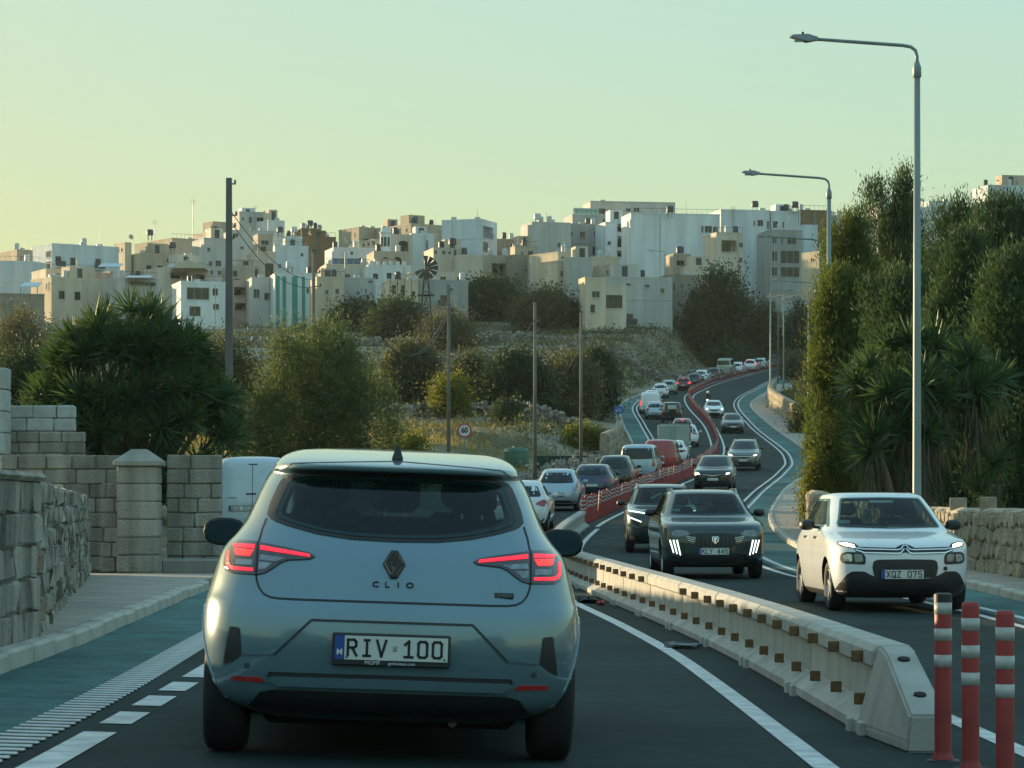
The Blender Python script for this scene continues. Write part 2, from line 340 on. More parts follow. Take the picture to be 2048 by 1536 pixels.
def axis_steps(segs):
    out = []
    for a, b, s in segs: out += list(np.arange(a, b, s))
    return np.array(out + [segs[-1][1]], float)
gx = axis_steps([(-2500, -400, 300), (-400, -120, 20), (-120, -60, 5), (-60, -30, 2), (-30, 60, .9), (60, 140, 4), (140, 400, 20), (400, 2500, 300)])
gy = axis_steps([(-3000, -400, 300), (-400, -60, 40), (-60, 10, 5), (10, 130, 1.6), (130, 440, 2.2), (440, 620, 6), (620, 1000, 30), (1000, 4000, 250)])
GX, GY = np.meshgrid(gx, gy); GZ = groundz(GX, GY); nx = len(gx); ny = len(gy)
idx = np.arange(nx * ny).reshape(ny, nx)
q = np.stack([idx[:-1, :-1], idx[:-1, 1:], idx[1:, 1:], idx[1:, :-1]], -1).reshape(-1, 4)
def groundmat():
    m, n, out = _nodes('dry_field_soil'); L = n.links.new
    p = n.nodes.new('ShaderNodeBsdfPrincipled'); p.inputs['Roughness'].default_value = .95; p.inputs['Specular IOR Level'].default_value = .1; L(p.outputs[0], out.inputs[0])
    tc = n.nodes.new('ShaderNodeTexCoord')
    def noise(s, d=8):
        t = n.nodes.new('ShaderNodeTexNoise'); t.inputs['Scale'].default_value = s; t.inputs['Detail'].default_value = d; L(tc.outputs['Object'], t.inputs['Vector']); return t
    def ramp(src, stops):
        r = n.nodes.new('ShaderNodeValToRGB'); e = r.color_ramp.elements
        while len(e) < len(stops): e.new(.5)
        for k, (pos, c) in enumerate(stops): e[k].position = pos; e[k].color = (*c, 1)
        L(src, r.inputs[0]); return r
    a = ramp(noise(.09).outputs['Fac'], [(.28, (.14, .14, .075)), (.42, (.25, .22, .135)), (.56, (.36, .32, .235)), (.74, (.48, .44, .35))])
    b = ramp(noise(1.3).outputs['Fac'], [(.3, (.5, .5, .45)), (.7, (1, 1, 1))])
    mx = n.nodes.new('ShaderNodeMixRGB'); mx.blend_type = 'MULTIPLY'; mx.inputs[0].default_value = .85; L(a.outputs[0], mx.inputs[1]); L(b.outputs[0], mx.inputs[2]); L(mx.outputs[0], p.inputs['Base Color'])
    bp = n.nodes.new('ShaderNodeBump'); bp.inputs['Strength'].default_value = 1; bp.inputs['Distance'].default_value = .45; L(noise(2.2, 10).outputs['Fac'], bp.inputs['Height']); L(bp.outputs[0], p.inputs['Normal'])
    return m
GROUND = groundmat()
g = link('ground', mesh_np('ground', np.stack([GX, GY, GZ], -1).reshape(-1, 3), q), GROUND, smooth=True); g['kind'] = 'structure'

YS = axis_steps([(-40, 10, 2), (10, 130, 1.), (130, 425, 1.6)])
def strip(name, fa, fb, m, dz=0., ys=YS, parent=None, nl=1, zfun=None):
    """a sheet of the road between two curves of X over Y"""
    a = fa(ys); b = fb(ys); V = []
    for k in range(nl + 1):
        x = a + (b - a) * k / nl; V.append(np.stack([x, ys, roadz(x, ys) + dz], -1))
    V = np.stack(V, 1).reshape(-1, 3); n = nl + 1; i = np.arange((len(ys) - 1))[:, None] * n + np.arange(nl)[None, :]; i = i.ravel()
    F = np.stack([i, i + 1, i + n + 1, i + n], -1)
    o = link(name, mesh_np(name, V, F), m, parent); return o
road = strip('road', lambda y: LLINE(y) - .24, lambda y: RLINE(y) + .25, ASPHALT, 0, nl=3); road['kind'] = 'structure'
for nm, fa, fb in (('cycle_lane', lambda y: LKERB(y) - .1, lambda y: LLINE(y) - .23, ), ('cycle_lane', lambda y: RLINE(y) + .24, lambda y: RKERB(y) + .1)):
    o = strip(nm, fa, fb, TEAL, .004); o['kind'] = 'structure'
# edge lines
def line(fc, w, ya, yb, dz=.005, m=WHITEPAINT):
    ys = np.linspace(ya, yb, max(8, int((yb - ya) / 1.2)))
    o = strip('edge_line', lambda y: fc(y) - w / 2, lambda y: fc(y) + w / 2, m, dz, ys, road); return o
line(lambda y: DIV(y) - .66 - .0 * sstep(25, 40, y) * (1 - sstep(40, 60, y)), .13, -20, 84)
line(lambda y: DIV(y) - .42, .13, 86, 420)
line(lambda y: DIV(y) + .54, .13, -20, 84)
line(lambda y: DIV(y) + .45, .13, 86, 420)
for d in (0, .42): line(lambda y: RLINE(y) + .0 + d, .12, -20, 420, .009)
for d in (0, .38): line(lambda y: LLINE(y) + .02 - d, .12, 60, 420, .009)
# dashes of the lane edge and the ridged strip beside the cycle lane
DASHX = pchip([(8, -2.08), (14, -2.1), (22, -2.2), (30, -2.42), (44, -3.0)])
for ya, yb in ((10.2, 14.3), (14.85, 15.7), (16.2, 17.05), (17.55, 18.4), (18.95, 22.2), (22.8, 23.6), (24.1, 24.9), (25.4, 26.2), (26.8, 30)):
    ys = np.linspace(ya, yb, 5)
    strip('lane_dash', lambda y: DASHX(y) - .085, lambda y: DASHX(y) + .085, WHITEPAINT, .005, ys, road)
bar = MB().cbox(-.13, .13, -.035, .035, 0, .011, .004).me('rumble_bar', True); bar.materials.append(WHITEPAINT)
for k in range(150):
    y = 11.5 + k * .2
    x = float(LLINE(y)) - .11
    o = bpy.data.objects.new('rumble_bar', bar); col.objects.link(o); o.location = (x, y, float(roadz(x, y)) + .0045); o.rotation_euler = (0, float(cross(y)) , R_(2)); o.parent = road
# kerbs: each stone a part
def kerb_run(name, fc, ya, yb, side, step, h=.13, w=.16, mats=KERBM, gap=.012, jit=.012):
    root = empty(name, (0, 0, 0)); root['kind'] = 'structure'; y = ya
    while y < yb:
        y2 = y + step
        x1, x2 = float(fc(y)), float(fc(y2)); z1, z2 = float(roadz(x1, y)), float(roadz(x2, y2))
        d = Vector((x2 - x1, y2 - y, z2 - z1)); L = d.length; M = Matrix.Translation((x1, y, z1)) @ d.to_track_quat('Y', 'Z').to_matrix().to_4x4()
        hh = h + random.uniform(-jit, jit); off = random.uniform(-jit, jit)
        a, b = (off, off + w) if side > 0 else (-w + off, off)
        me = MB().cbox(a, b, gap, L - gap, -.15, hh, .025, 0).me('kerb_stone', True)
        me.polygons.foreach_set('use_smooth', [False] * len(me.polygons))
        o = link('kerb_stone', me, mats, root); o.matrix_local = M
        y = y2
    return root
kerb_run('kerb_near_wall', LKERB, 8, 41, -1, 1.1)
kerb_run('kerb_far_bend', LKERB, 165, 330, -1, 3.0)
kerb_run('kerb_lamp_side', RKERB, 20, 120, 1, 1.0)
kerb_run('kerb_outer_bend', RKERB, 120, 330, 1, 2.4)
LWALL = pchip([(-40, -2.9), (14, -3.45), (21.5, -3.62), (30, -4.7), (46, -6.95), (60, -7.4)])
def pav(name, fa, fb, ya, yb, h=.115):
    ys = np.linspace(ya, yb, int((yb - ya) / 1.0)); o = strip(name, fa, fb, PAVE, h, ys, None, 2); o['kind'] = 'structure'; return o
pav('pavement_near_wall', lambda y: LWALL(y) - .3, lambda y: LKERB(y) - .15, 8, 47)
RWALL = pchip([(-40, 8.1), (25, 8.05), (41, 8.05), (81, 8.55), (84, 8.8), (100, 10.6), (121, 13.2), (151, 18), (187, 21.6), (215, 22.5), (240, 23.2), (267, 24.3), (290, 26.6), (322, 32), (420, 56)])
pav('pavement_lamp_side', lambda y: RKERB(y) + .15, lambda y: RWALL(y) + .25, -10, 330)
# ---------------------------------------------------------------- vehicles
HATCH = [(.17, .74, .22, -.25), (.24, .80, .08, -.08), (.40, .85, .0, .0), (.60, .87, .0, -.02), (.75, .87, .04, -.10), (.86, .86, .08, -.32), (.95, .83, .12, -.88), (1.0, .80, .15, -1.08),
         (1.10, .745, .22, -1.28), (1.25, .675, .34, -1.58), (1.38, .60, .50, -1.88), (1.43, .56, .58, -2.02), (1.465, .45, .85, -2.2), (1.48, .2, 1.2, -2.35)]
VAN = [(.17, .78, .15, -.2), (.28, .86, .05, -.05), (.45, .89, 0, 0), (.75, .90, .0, -.04), (.92, .90, .01, -.32), (1.02, .885, .02, -.72), (1.12, .87, .03, -.9), (1.35, .835, .06, -1.2), (1.6, .79, .10, -1.5),
       (1.72, .755, .15, -1.68), (1.79, .68, .24, -1.85), (1.825, .5, .45, -2.1), (1.84, .2, .9, -2.4)]
JEEP = [(.30, .74, .12, -.3), (.40, .82, .03, -.08), (.55, .85, 0, 0), (.85, .86, 0, -.02), (1.02, .85, .0, -.10), (1.08, .82, .01, -.95), (1.12, .80, .015, -1.15), (1.4, .755, .05, -1.35), (1.68, .71, .09, -1.55), (1.77, .66, .14, -1.66), (1.80, .5, .3, -1.85), (1.82, .2, .7, -2.1)]

class Shell:
    """a car body as a stack of rounded plan outlines; its faces can be asked for the surface under any point"""
    def __init__(s, levels, L, W=None, H=None, nr=3.6, Lr=.75, nf=3.0, Lf=.95):
        k = 1 if H is None else H / levels[-1][0]; kw = 1 if W is None else W / max(l[1] for l in levels)
        lv = [(z * k, w * kw, a, L + b) for z, w, a, b in levels]; s.L = L; s.H = lv[-1][0]; s.lv = lv
        t = np.arange(len(lv)); fz = [pchip([(i, l[j]) for i, l in enumerate(lv)]) for j in range(4)]; tt = np.linspace(0, len(lv) - 1, 600)
        s.f = fz; s.tz = fz[0](tt); s.tw = fz[1](tt); s.tr = fz[2](tt); s.tf = fz[3](tt); s.nr, s.Lr, s.nf, s.Lf = nr, Lr, nf, Lf; s.n = len(lv)
    def w(s, z): return float(np.interp(z, s.tz, s.tw))
    def yr(s, z): return float(np.interp(z, s.tz, s.tr))
    def yf(s, z): return float(np.interp(z, s.tz, s.tf))
    def lens(s, yr, yf): d = yf - yr; return min(s.Lr, .45 * d), min(s.Lf, .45 * d)
    def rear(s, x, z):
        a, b = s.yr(z), s.yf(z); Lr, _ = s.lens(a, b); q = min(.9995, abs(x) / s.w(z)); return a + Lr * (1 - (1 - q ** s.nr) ** (1 / s.nr))
    def front(s, x, z):
        a, b = s.yr(z), s.yf(z); _, Lf = s.lens(a, b); q = min(.9995, abs(x) / s.w(z)); return b - Lf * (1 - (1 - q ** s.nf) ** (1 / s.nf))
    def side(s, y, z):
        a, b = s.yr(z), s.yf(z); Lr, Lf = s.lens(a, b); w = s.w(z); x = w
        q = (y - a) / Lr
        if q < 1: q = max(0, q); x = min(x, w * (1 - (1 - q) ** s.nr) ** (1 / s.nr))
        q = (b - y) / Lf
        if q < 1: q = max(0, q); x = min(x, w * (1 - (1 - q) ** s.nf) ** (1 / s.nf))
        return x
    def body(s, nl=34, nq=12, ns=8):
        V = []; F = []
        ts = np.linspace(0, s.n - 1, nl)
        th = np.linspace(0, math.pi / 2, nq)
        for t in ts:
            z, w, a, b = (float(f(t)) for f in s.f); Lr, Lf = s.lens(a, b)
            P = [(w * math.sin(q) ** (2 / s.nr), a + Lr * (1 - max(0, math.cos(q)) ** (2 / s.nr))) for q in th]
            y0, y1 = a + Lr, b - Lf
            P += [(w, y0 + (y1 - y0) * k / ns) for k in range(1, ns)]
            P += [(w * math.sin(q) ** (2 / s.nf), b - Lf * (1 - max(0, math.cos(q)) ** (2 / s.nf))) for q in th[::-1]]
            P = P + [(-x, y) for x, y in P[-2:0:-1]]; n = len(P)
            V += [(x, y, z) for x, y in P]
        for i in range(nl - 1):
            for k in range(n): j = (k + 1) % n; F.append((i*n+k, i*n+j, (i+1)*n+j, (i+1)*n+k))
        F += [tuple(range(n - 1, -1, -1)), tuple(range((nl-1)*n, nl*n))]
        return V, F

def rounded(P, r, n=4):
    """polygon with its corners rounded"""
    out = []; N = len(P)
    for i in range(N):
        p = Vector((*P[i], 0)).to_2d() if False else Vector(P[i]); a = Vector(P[i-1]); b = Vector(P[(i+1) % N])
        da, db = (a - p), (b - p); ra = min(r, da.length * .45); rb = min(r, db.length * .45)
        if da.length < 1e-6 or db.length < 1e-6: continue
        s, e = p + da.normalized() * ra, p + db.normalized() * rb
        for k in range(n + 1):
            t = k / n; out.append(tuple((1-t)**2 * s + 2*t*(1-t) * p + t*t * e))
    return out

def mir(P): return [(-x, z) for x, z in P[::-1]]
def sym(P): return P + [(-x, z) for x, z in P[::-1] if abs(x) > 1e-6]

def patch_me(name, P, fn, off, g=.06, skirt=.02):
    """a panel of outline P laid on the surface fn at height off above it"""
    bm = bmesh.new(); vs = [bm.verts.new((a, b, 0)) for a, b in P]; bm.faces.new(vs)
    bmesh.ops.triangulate(bm, faces=bm.faces[:])
    for ax in (0, 1):
        lo = min(p[ax] for p in P); hi = max(p[ax] for p in P); n = min(40, int((hi - lo) / g))
        for k in range(1, n + 1):
            c = lo + (hi - lo) * k / (n + 1); co = [0, 0, 0]; no = [0, 0, 0]; co[ax] = c; no[ax] = 1
            bmesh.ops.bisect_plane(bm, geom=bm.verts[:] + bm.edges[:] + bm.faces[:], plane_co=co, plane_no=no, dist=1e-5)
    bm.verts.index_update(); V = [fn(v.co.x, v.co.y, off) for v in bm.verts]; F = [tuple(v.index for v in f.verts) for f in bm.faces]
    n = len(V)
    for e in bm.edges:
        if len(e.link_faces) == 1:
            i, j = e.verts[0].index, e.verts[1].index; a, b = e.verts[0].co, e.verts[1].co; k = len(V)
            V += [fn(a.x, a.y, off), fn(b.x, b.y, off), fn(b.x, b.y, off - skirt), fn(a.x, a.y, off - skirt)]; F.append((k, k+1, k+2, k+3))
    bm.free(); me = mesh(name, V, F); me.polygons.foreach_set('use_smooth', [len(f) < 5 for f in F]); return me

class Car:
    def __init__(s, name, label, shell, pnt, loc, rz, group=None, cat='car', nl=34, nq=12, ns=8, roll=0., pitch=0., trim_z=.27, arches=None, wr=.31, arch_pad=.055):
        s.sh = shell; s.root = empty(name, loc); s.root.rotation_mode = 'XYZ'
        s.root.rotation_euler = (pitch, roll, rz); tag(s.root, label, cat, group); s.paint = pnt
        V, F = shell.body(nl, nq, ns)
        me = mesh('body', V, F); bm = bmesh.new(); bm.from_mesh(me); bmesh.ops.recalc_face_normals(bm, faces=bm.faces); bm.to_mesh(me); bm.free()
        s.ax = arches or (.62, shell.L - .80); s.wr = wr
        s.body = link('body', me, [pnt, BLACKP, DARKIN], s.root, smooth=True)
        cut = MB()
        for y in s.ax: cut.lathe([(wr + arch_pad, -1.2), (wr + arch_pad, 1.2)], 28, 'x', (0, y, wr))
        c = cut.obj('cutter', DARKIN); c.matrix_world = Matrix.Identity(4)
        s.trim_z = trim_z; CARS.append((s, c, arch_pad))
    def fn(s, where):
        sh = s.sh
        if where == 'rear': return lambda a, b, o: (a, sh.rear(a, b) - o, b)
        if where == 'front': return lambda a, b, o: (a, sh.front(a, b) + o, b)
        if where == 'right': return lambda a, b, o: (sh.side(a, b) + o, a, b)
        return lambda a, b, o: (-sh.side(a, b) - o, a, b)
    def cabin(s, zb, zt, rear=None, front=None, side=None, ym=1.6):
        L = s.sh.L; cs = []
        def cut(P, a, b, axis):
            mb = MB().prism(P, a, b, 2, axis); me = mb.me('cabin_cutter', True); o = link('cabin_cutter', me, [s.paint, BLACKP, DARKIN]); me.polygons.foreach_set('material_index', [2] * len(me.polygons)); cs.append(o)
        if rear: cut(rear, -1, ym + .013, 'y')
        if front: cut(front, ym, L + 1, 'y')
        if side: cut(side, -1.5, 1.5, 'x')
        CABINS[s] = cs
    def seats(s, z, ys, m=None, xs=(-.36, .36)):
        m = m or SEATM
        for y in ys:
            for x in xs:
                e = empty('seat', (x, y, z), 0, s.root)
                MB().cbox(-.20, .20, -.06, .08, -.10, .10, .05).obj('seat_back', m, e)
                MB().cbox(-.12, .12, -.045, .05, .12, .28, .04).obj('headrest', m, e)
                for k in (-.05, .05): MB().tube([(k, 0, .08), (k, 0, .15)], .008, 5).obj('headrest_rod', CHROME, e)
    def patch(s, name, where, P, m, off=.006, g=.08, parent=None, r=0, label=None, skirt=.02):
        if r: P = rounded(P, r)
        o = link(name, patch_me(name, P, s.fn(where), off, g, skirt), m, parent or s.root)
        if label: o['label'] = label
        return o
    def wheels(s, width=.2, spokes=5, rimm=None):
        key = (round(s.wr, 3), width, spokes)
        if key not in WHEELS:
            r = s.wr; t = MB().lathe([(r*.66, -width*.42), (r*.9, -width*.5), (r*.985, -width*.40), (r, -width*.2), (r, width*.2), (r*.985, width*.40), (r*.9, width*.5), (r*.66, width*.42), (r*.62, 0), (r*.66, -width*.42)], 28, 'x').me('tyre', True)
            q = MB().lathe([(r*.67, -.0), (r*.67, width*.40), (r*.62, width*.42), (r*.60, width*.25), (.0001, width*.22)], 24, 'x')
            for k in range(spokes):
                a = 2 * math.pi * k / spokes; M = Matrix.Rotation(a, 4, 'X'); q.cbox(width*.2, width*.36, -.028, .028, .03, r*.63, .01, 0, M)
            q.lathe([(.06, width*.2), (.06, width*.37), (.0001, width*.38)], 12, 'x')
            rm = q.me('rim', True)
            for m_, mm in ((t, RUBBER), (rm, rimm or ALLOY)):
                m_.materials.append(mm)
            t.polygons.foreach_set('use_smooth', [True] * len(t.polygons)); WHEELS[key] = (t, rm)
        t, rm = WHEELS[key]
        for y in s.ax:
            for sx in (-1, 1):
                w = s.sh.w(s.wr + .1)
                e = empty('wheel', (sx * (w - width * .5 - .015), y, s.wr), R_(0) if sx > 0 else math.pi, s.root)
                for nm, m_ in (('tyre', t), ('rim', rm)):
                    o = bpy.data.objects.new(nm, m_); col.objects.link(o); o.parent = e
    def mirrors(s, y, z, x, m=None, size=(.10, .07), glass=True):
        for sx in (-1, 1):
            a, b = size; prof = [(.0001, .10), (.5, .095), (.8, .07), (.97, .02), (1, -.02), (.97, -.05)]
            V = []; F = []; n = 14
            for r, d in prof:
                for k in range(n):
                    t = 2 * math.pi * k / n; V.append((sx * (a * r * (abs(math.cos(t)) ** .75) * math.copysign(1, math.cos(t))), d, b * r * (abs(math.sin(t)) ** .75) * math.copysign(1, math.sin(t))))
            for i in range(len(prof) - 1):
                for k in range(n): j = (k + 1) % n; F.append((i*n+k, i*n+j, (i+1)*n+j, (i+1)*n+k))
            F.append(tuple(range((len(prof)-1)*n, len(prof)*n)))
            mb = MB().add(V, F); mb.tube([(-sx * .05, .02, -.02), (-sx * (x - s.sh.w(z) + .06), .05, -.045)], .02, 6)
            o = mb.obj('wing_mirror', m or BLACKP, s.root, (sx * x, y, z), (0, 0, 0), True)
            if glass:
                gp = [(a * .84 * (abs(math.cos(t)) ** .75) * math.copysign(1, math.cos(t)), b * .82 * (abs(math.sin(t)) ** .75) * math.copysign(1, math.sin(t))) for t in np.linspace(0, 2 * math.pi, 19)[:-1]]
                MB().prism(gp, -.004, .003).obj('mirror_glass', MIRRORG, o, (0, -.054, 0), (R_(4.5), 0, 0))
    def plate(s, where, z, txt, w=.52, h=.11, frame=True, x=0, size=.078):
        y = (s.sh.rear(x, z) - .02) if where == 'rear' else (s.sh.front(x, z) + .02); sg = -1 if where == 'rear' else 1
        p = empty('number_plate', (x, y, z), 0 if where == 'rear' else math.pi, s.root)
        MB().cbox(-w/2 - .012, w/2 + .012, -.006, .03, -h/2 - .028 if frame else -h/2 - .01, h/2 + .012, .006).obj('plate_frame', BLACKP, p)
        MB().box(-w/2 + .045, w/2, -.0095, -.005, -h/2, h/2).obj('plate_face', PLATE, p)
        MB().box(-w/2, -w/2 + .0445, -.0095, -.005, -h/2, h/2).obj('plate_band', PLATEB, p)
        if txt: strokes('plate_character', txt, .074, INK, p, (.022, -.0105, 0), 0, .88, .17, .95)
        return p
CARS = []; WHEELS = {}; CABINS = {}
SEATM = mat('seat_fabric', (.03, .032, .034), .9, var=.3, scale=20)
MIRRORG = mat('mirror_glass', (.30, .42, .48), .04, 1., var=0)

def finish_cars():
    """cut the wheel arches and give sills and arch linings their own parts"""
    for s, c, pad in CARS:
        md = s.body.modifiers.new('arch', 'BOOLEAN'); md.object = c; md.operation = 'DIFFERENCE'; md.solver = 'EXACT'
        for q in CABINS.get(s, []):
            q.location = s.root.location; q.rotation_euler = s.root.rotation_euler; md = s.body.modifiers.new('cabin', 'BOOLEAN'); md.object = q; md.operation = 'DIFFERENCE'; md.solver = 'EXACT'
        b = s.body; c.matrix_world = s.root.matrix_basis.copy(); c.location = s.root.location; c.rotation_euler = s.root.rotation_euler
    bpy.context.view_layer.update(); dg = bpy.context.evaluated_depsgraph_get(); new = []
    for s, c, pad in CARS: new.append(bpy.data.meshes.new_from_object(s.body.evaluated_get(dg)))
    for (s, c, pad), me in zip(CARS, new):
        s.body.modifiers.clear()
        bm = bmesh.new(); bm.from_mesh(me); tr = []; ins = {f.index for f in bm.faces if f.material_index == 2} if s in CABINS else set()
        for f in bm.faces:
            q = f.calc_center_median(); inarch = any(math.hypot(q.y - y, q.z - s.wr) < s.wr + pad + .004 for y in s.ax) and abs(f.normal.x) < .5
            if f.index not in ins and (inarch or q.z < s.trim_z): tr.append(f)
        bt = bm.copy(); keep = {f.index for f in tr}
        bm.faces.ensure_lookup_table(); bt.faces.ensure_lookup_table()
        if ins:
            bi = bm.copy(); bmesh.ops.delete(bi, geom=[f for f in bi.faces if f.index not in ins], context='FACES'); mi_ = bpy.data.meshes.new('cabin_lining'); bi.to_mesh(mi_); bi.free(); mi_.materials.clear(); mi_.materials.append(DARKIN); mi_.polygons.foreach_set('material_index', [0] * len(mi_.polygons)); link('cabin_lining', mi_, None, s.root)
        bmesh.ops.delete(bm, geom=[bm.faces[i] for i in keep | ins], context='FACES'); bmesh.ops.delete(bt, geom=[f for f in bt.faces if f.index not in keep], context='FACES')
        m1 = bpy.data.meshes.new('body'); bm.to_mesh(m1); m2 = bpy.data.meshes.new('lower_trim'); bt.to_mesh(m2); bm.free(); bt.free()
        for m_, mm in ((m1, s.paint), (m2, getattr(s, 'trimm', BLACKP))):
            m_.materials.clear(); m_.materials.append(mm); m_.polygons.foreach_set('use_smooth', [True] * len(m_.polygons)); m_.polygons.foreach_set('material_index', [0] * len(m_.polygons))
            try: m_.set_sharp_from_angle(angle=R_(38))
            except Exception: pass
        s.body.data = m1; link('lower_trim', m2, None, s.root); bpy.data.objects.remove(c)
        for q in CABINS.get(s, []): bpy.data.objects.remove(q)

def glazing(s, zb, zt, k=.80, rear=True, front=True, zb_f=None, side=True, ar=.42, af=.30, g=.16, rz0=None, rz1=None, rk=.82, foff=.012, fg=.16, gm=None):
    GLASS = gm or globals()['GLASS']
    sh = s.sh
    if rear:
        a, b = rz0 or zb, rz1 or zt; P = [(0, a), (rk * .9 * sh.w(a), a + .01), (rk * sh.w(a + .06), a + .06), (rk * sh.w(b), b - .03), (rk * .93 * sh.w(b), b), (0, b + .006)]
        s.patch('rear_window', 'rear', sym(P), GLASS, .006, g)
    if front:
        a, b = zb_f or zb, zt; P = [(0, a - .02), (k * .98 * sh.w(a), a), (k * sh.w(a + .04), a + .03), (k * sh.w(b), b - .02), (k * .95 * sh.w(b), b), (0, b + .01)]
        s.patch('windscreen', 'front', sym(P), GLASS, foff, min(g, fg))
    if side:
        a, b = zb + .02, zt - .01; P = [(sh.yr(a) + ar, a), (sh.yf(a) - af, a), (sh.yf(b) - af - .05, b), (sh.yr(b) + ar * .8, b)]
        for wh in ('left', 'right'): s.patch('side_window', wh, P, GLASS, .005, .3, r=.04)

def lane_pose(Y, off, face):
    x = float(DIV(Y)) + off; d = 1.5; dx = float(DIV(Y + d) - DIV(Y - d)); dz = float(rz(Y + d) - rz(Y - d))
    head = math.atan2(-dx, 2 * d); pitch = math.atan2(dz, 2 * d)
    return x, float(roadz(x, Y)), (head if face > 0 else head + math.pi), (pitch if face > 0 else -pitch)

def rear_car(name, label, Y, off, shell, pnt, tail='side', lit=False, win=(1.02, 1.33), plate_z=.62, dark=None, rails=False, rk=.82, cat='car', wiper=True, trim=.27, brake=False, group='queue of traffic climbing the hill', back=False, dyaw=0., wr=.31, solid=False, mirror_c=None):
    x, z, h, p = lane_pose(Y, off, 1)
    c = Car(name, label, shell, pnt, (x, Y, z), h + dyaw, group, cat, 22, 9, 5, float(cross(Y)), p, trim, wr=wr); sh = shell; H = sh.H
    a, b = win
    glazing(c, a, b, rear=not solid, rk=rk, zb_f=a, ar=.5 if not back else .25)
    tm = TAILLIT if lit else TAILDIM
    for sx in (-1, 1):
        f = (lambda P: P) if sx > 0 else mir
        w = sh.w(.8 * H / 1.48)
        if tail == 'side':   P = [(.55*w, .80), (.80*w, .74), (.955*w, .76), (.965*w, .92), (.80*w, .94), (.60*w, .86)]
        elif tail == 'tall': P = [(.83*w, .72), (.965*w, .72), (.955*w, 1.12), (.86*w, 1.12)]
        elif tail == 'slim': P = [(.45*w, .86), (.93*w, .82), (.965*w, .93), (.50*w, .93)]
        else:                P = [(.66*w, .70), (.95*w, .72), (.96*w, .93), (.74*w, .97)]
        k = H / 1.48 if H < 1.7 else 1.06
        c.patch('tail_light', 'rear', [(q, r * k) for q, r in f(P)], tm, .012, .12, r=.03)
    if brake or lit: c.patch('brake_light', 'rear', [(-.13, b + .015), (.13, b + .015), (.13, b + .035), (-.13, b + .035)], BRAKE if brake else TAILDIM, .012, .2)
    c.plate('rear', plate_z, None)
    w = sh.w(.35); c.patch('bumper_insert', 'rear', [(-.8*w, .30), (.8*w, .30), (.88*w, .40), (-.88*w, .40)], BLACKP, .008, .2, r=.02)
    c.patch('tailgate_seam', 'rear', sym([(0, .51), (.7*w, .51), (.7*w, .52), (0, .52)]), INK, .004, .2)
    if not solid: c.patch('wiper', 'rear', [(-.02, a + .02), (.30, a + .06), (.30, a + .075), (-.02, a + .045)], BLACKP, .02, .2)
    if rails:
        for sx in (-1, 1):
            xx = sh.w(H * .955) * .88
            MB().tube([(sx * xx, 1.0, H * .95), (sx * xx, 1.05, H * 1.0), (sx * xx, sh.L - 2.3, H * 1.0), (sx * xx, sh.L - 2.2, H * .95)], .018, 6).obj('roof_rail', BLACKP, c.root)
    c.wheels(); c.mirrors(sh.yf(a + .02) - .75, a + .03, sh.w(a) + .13, mirror_c or pnt, glass=False)
    return c

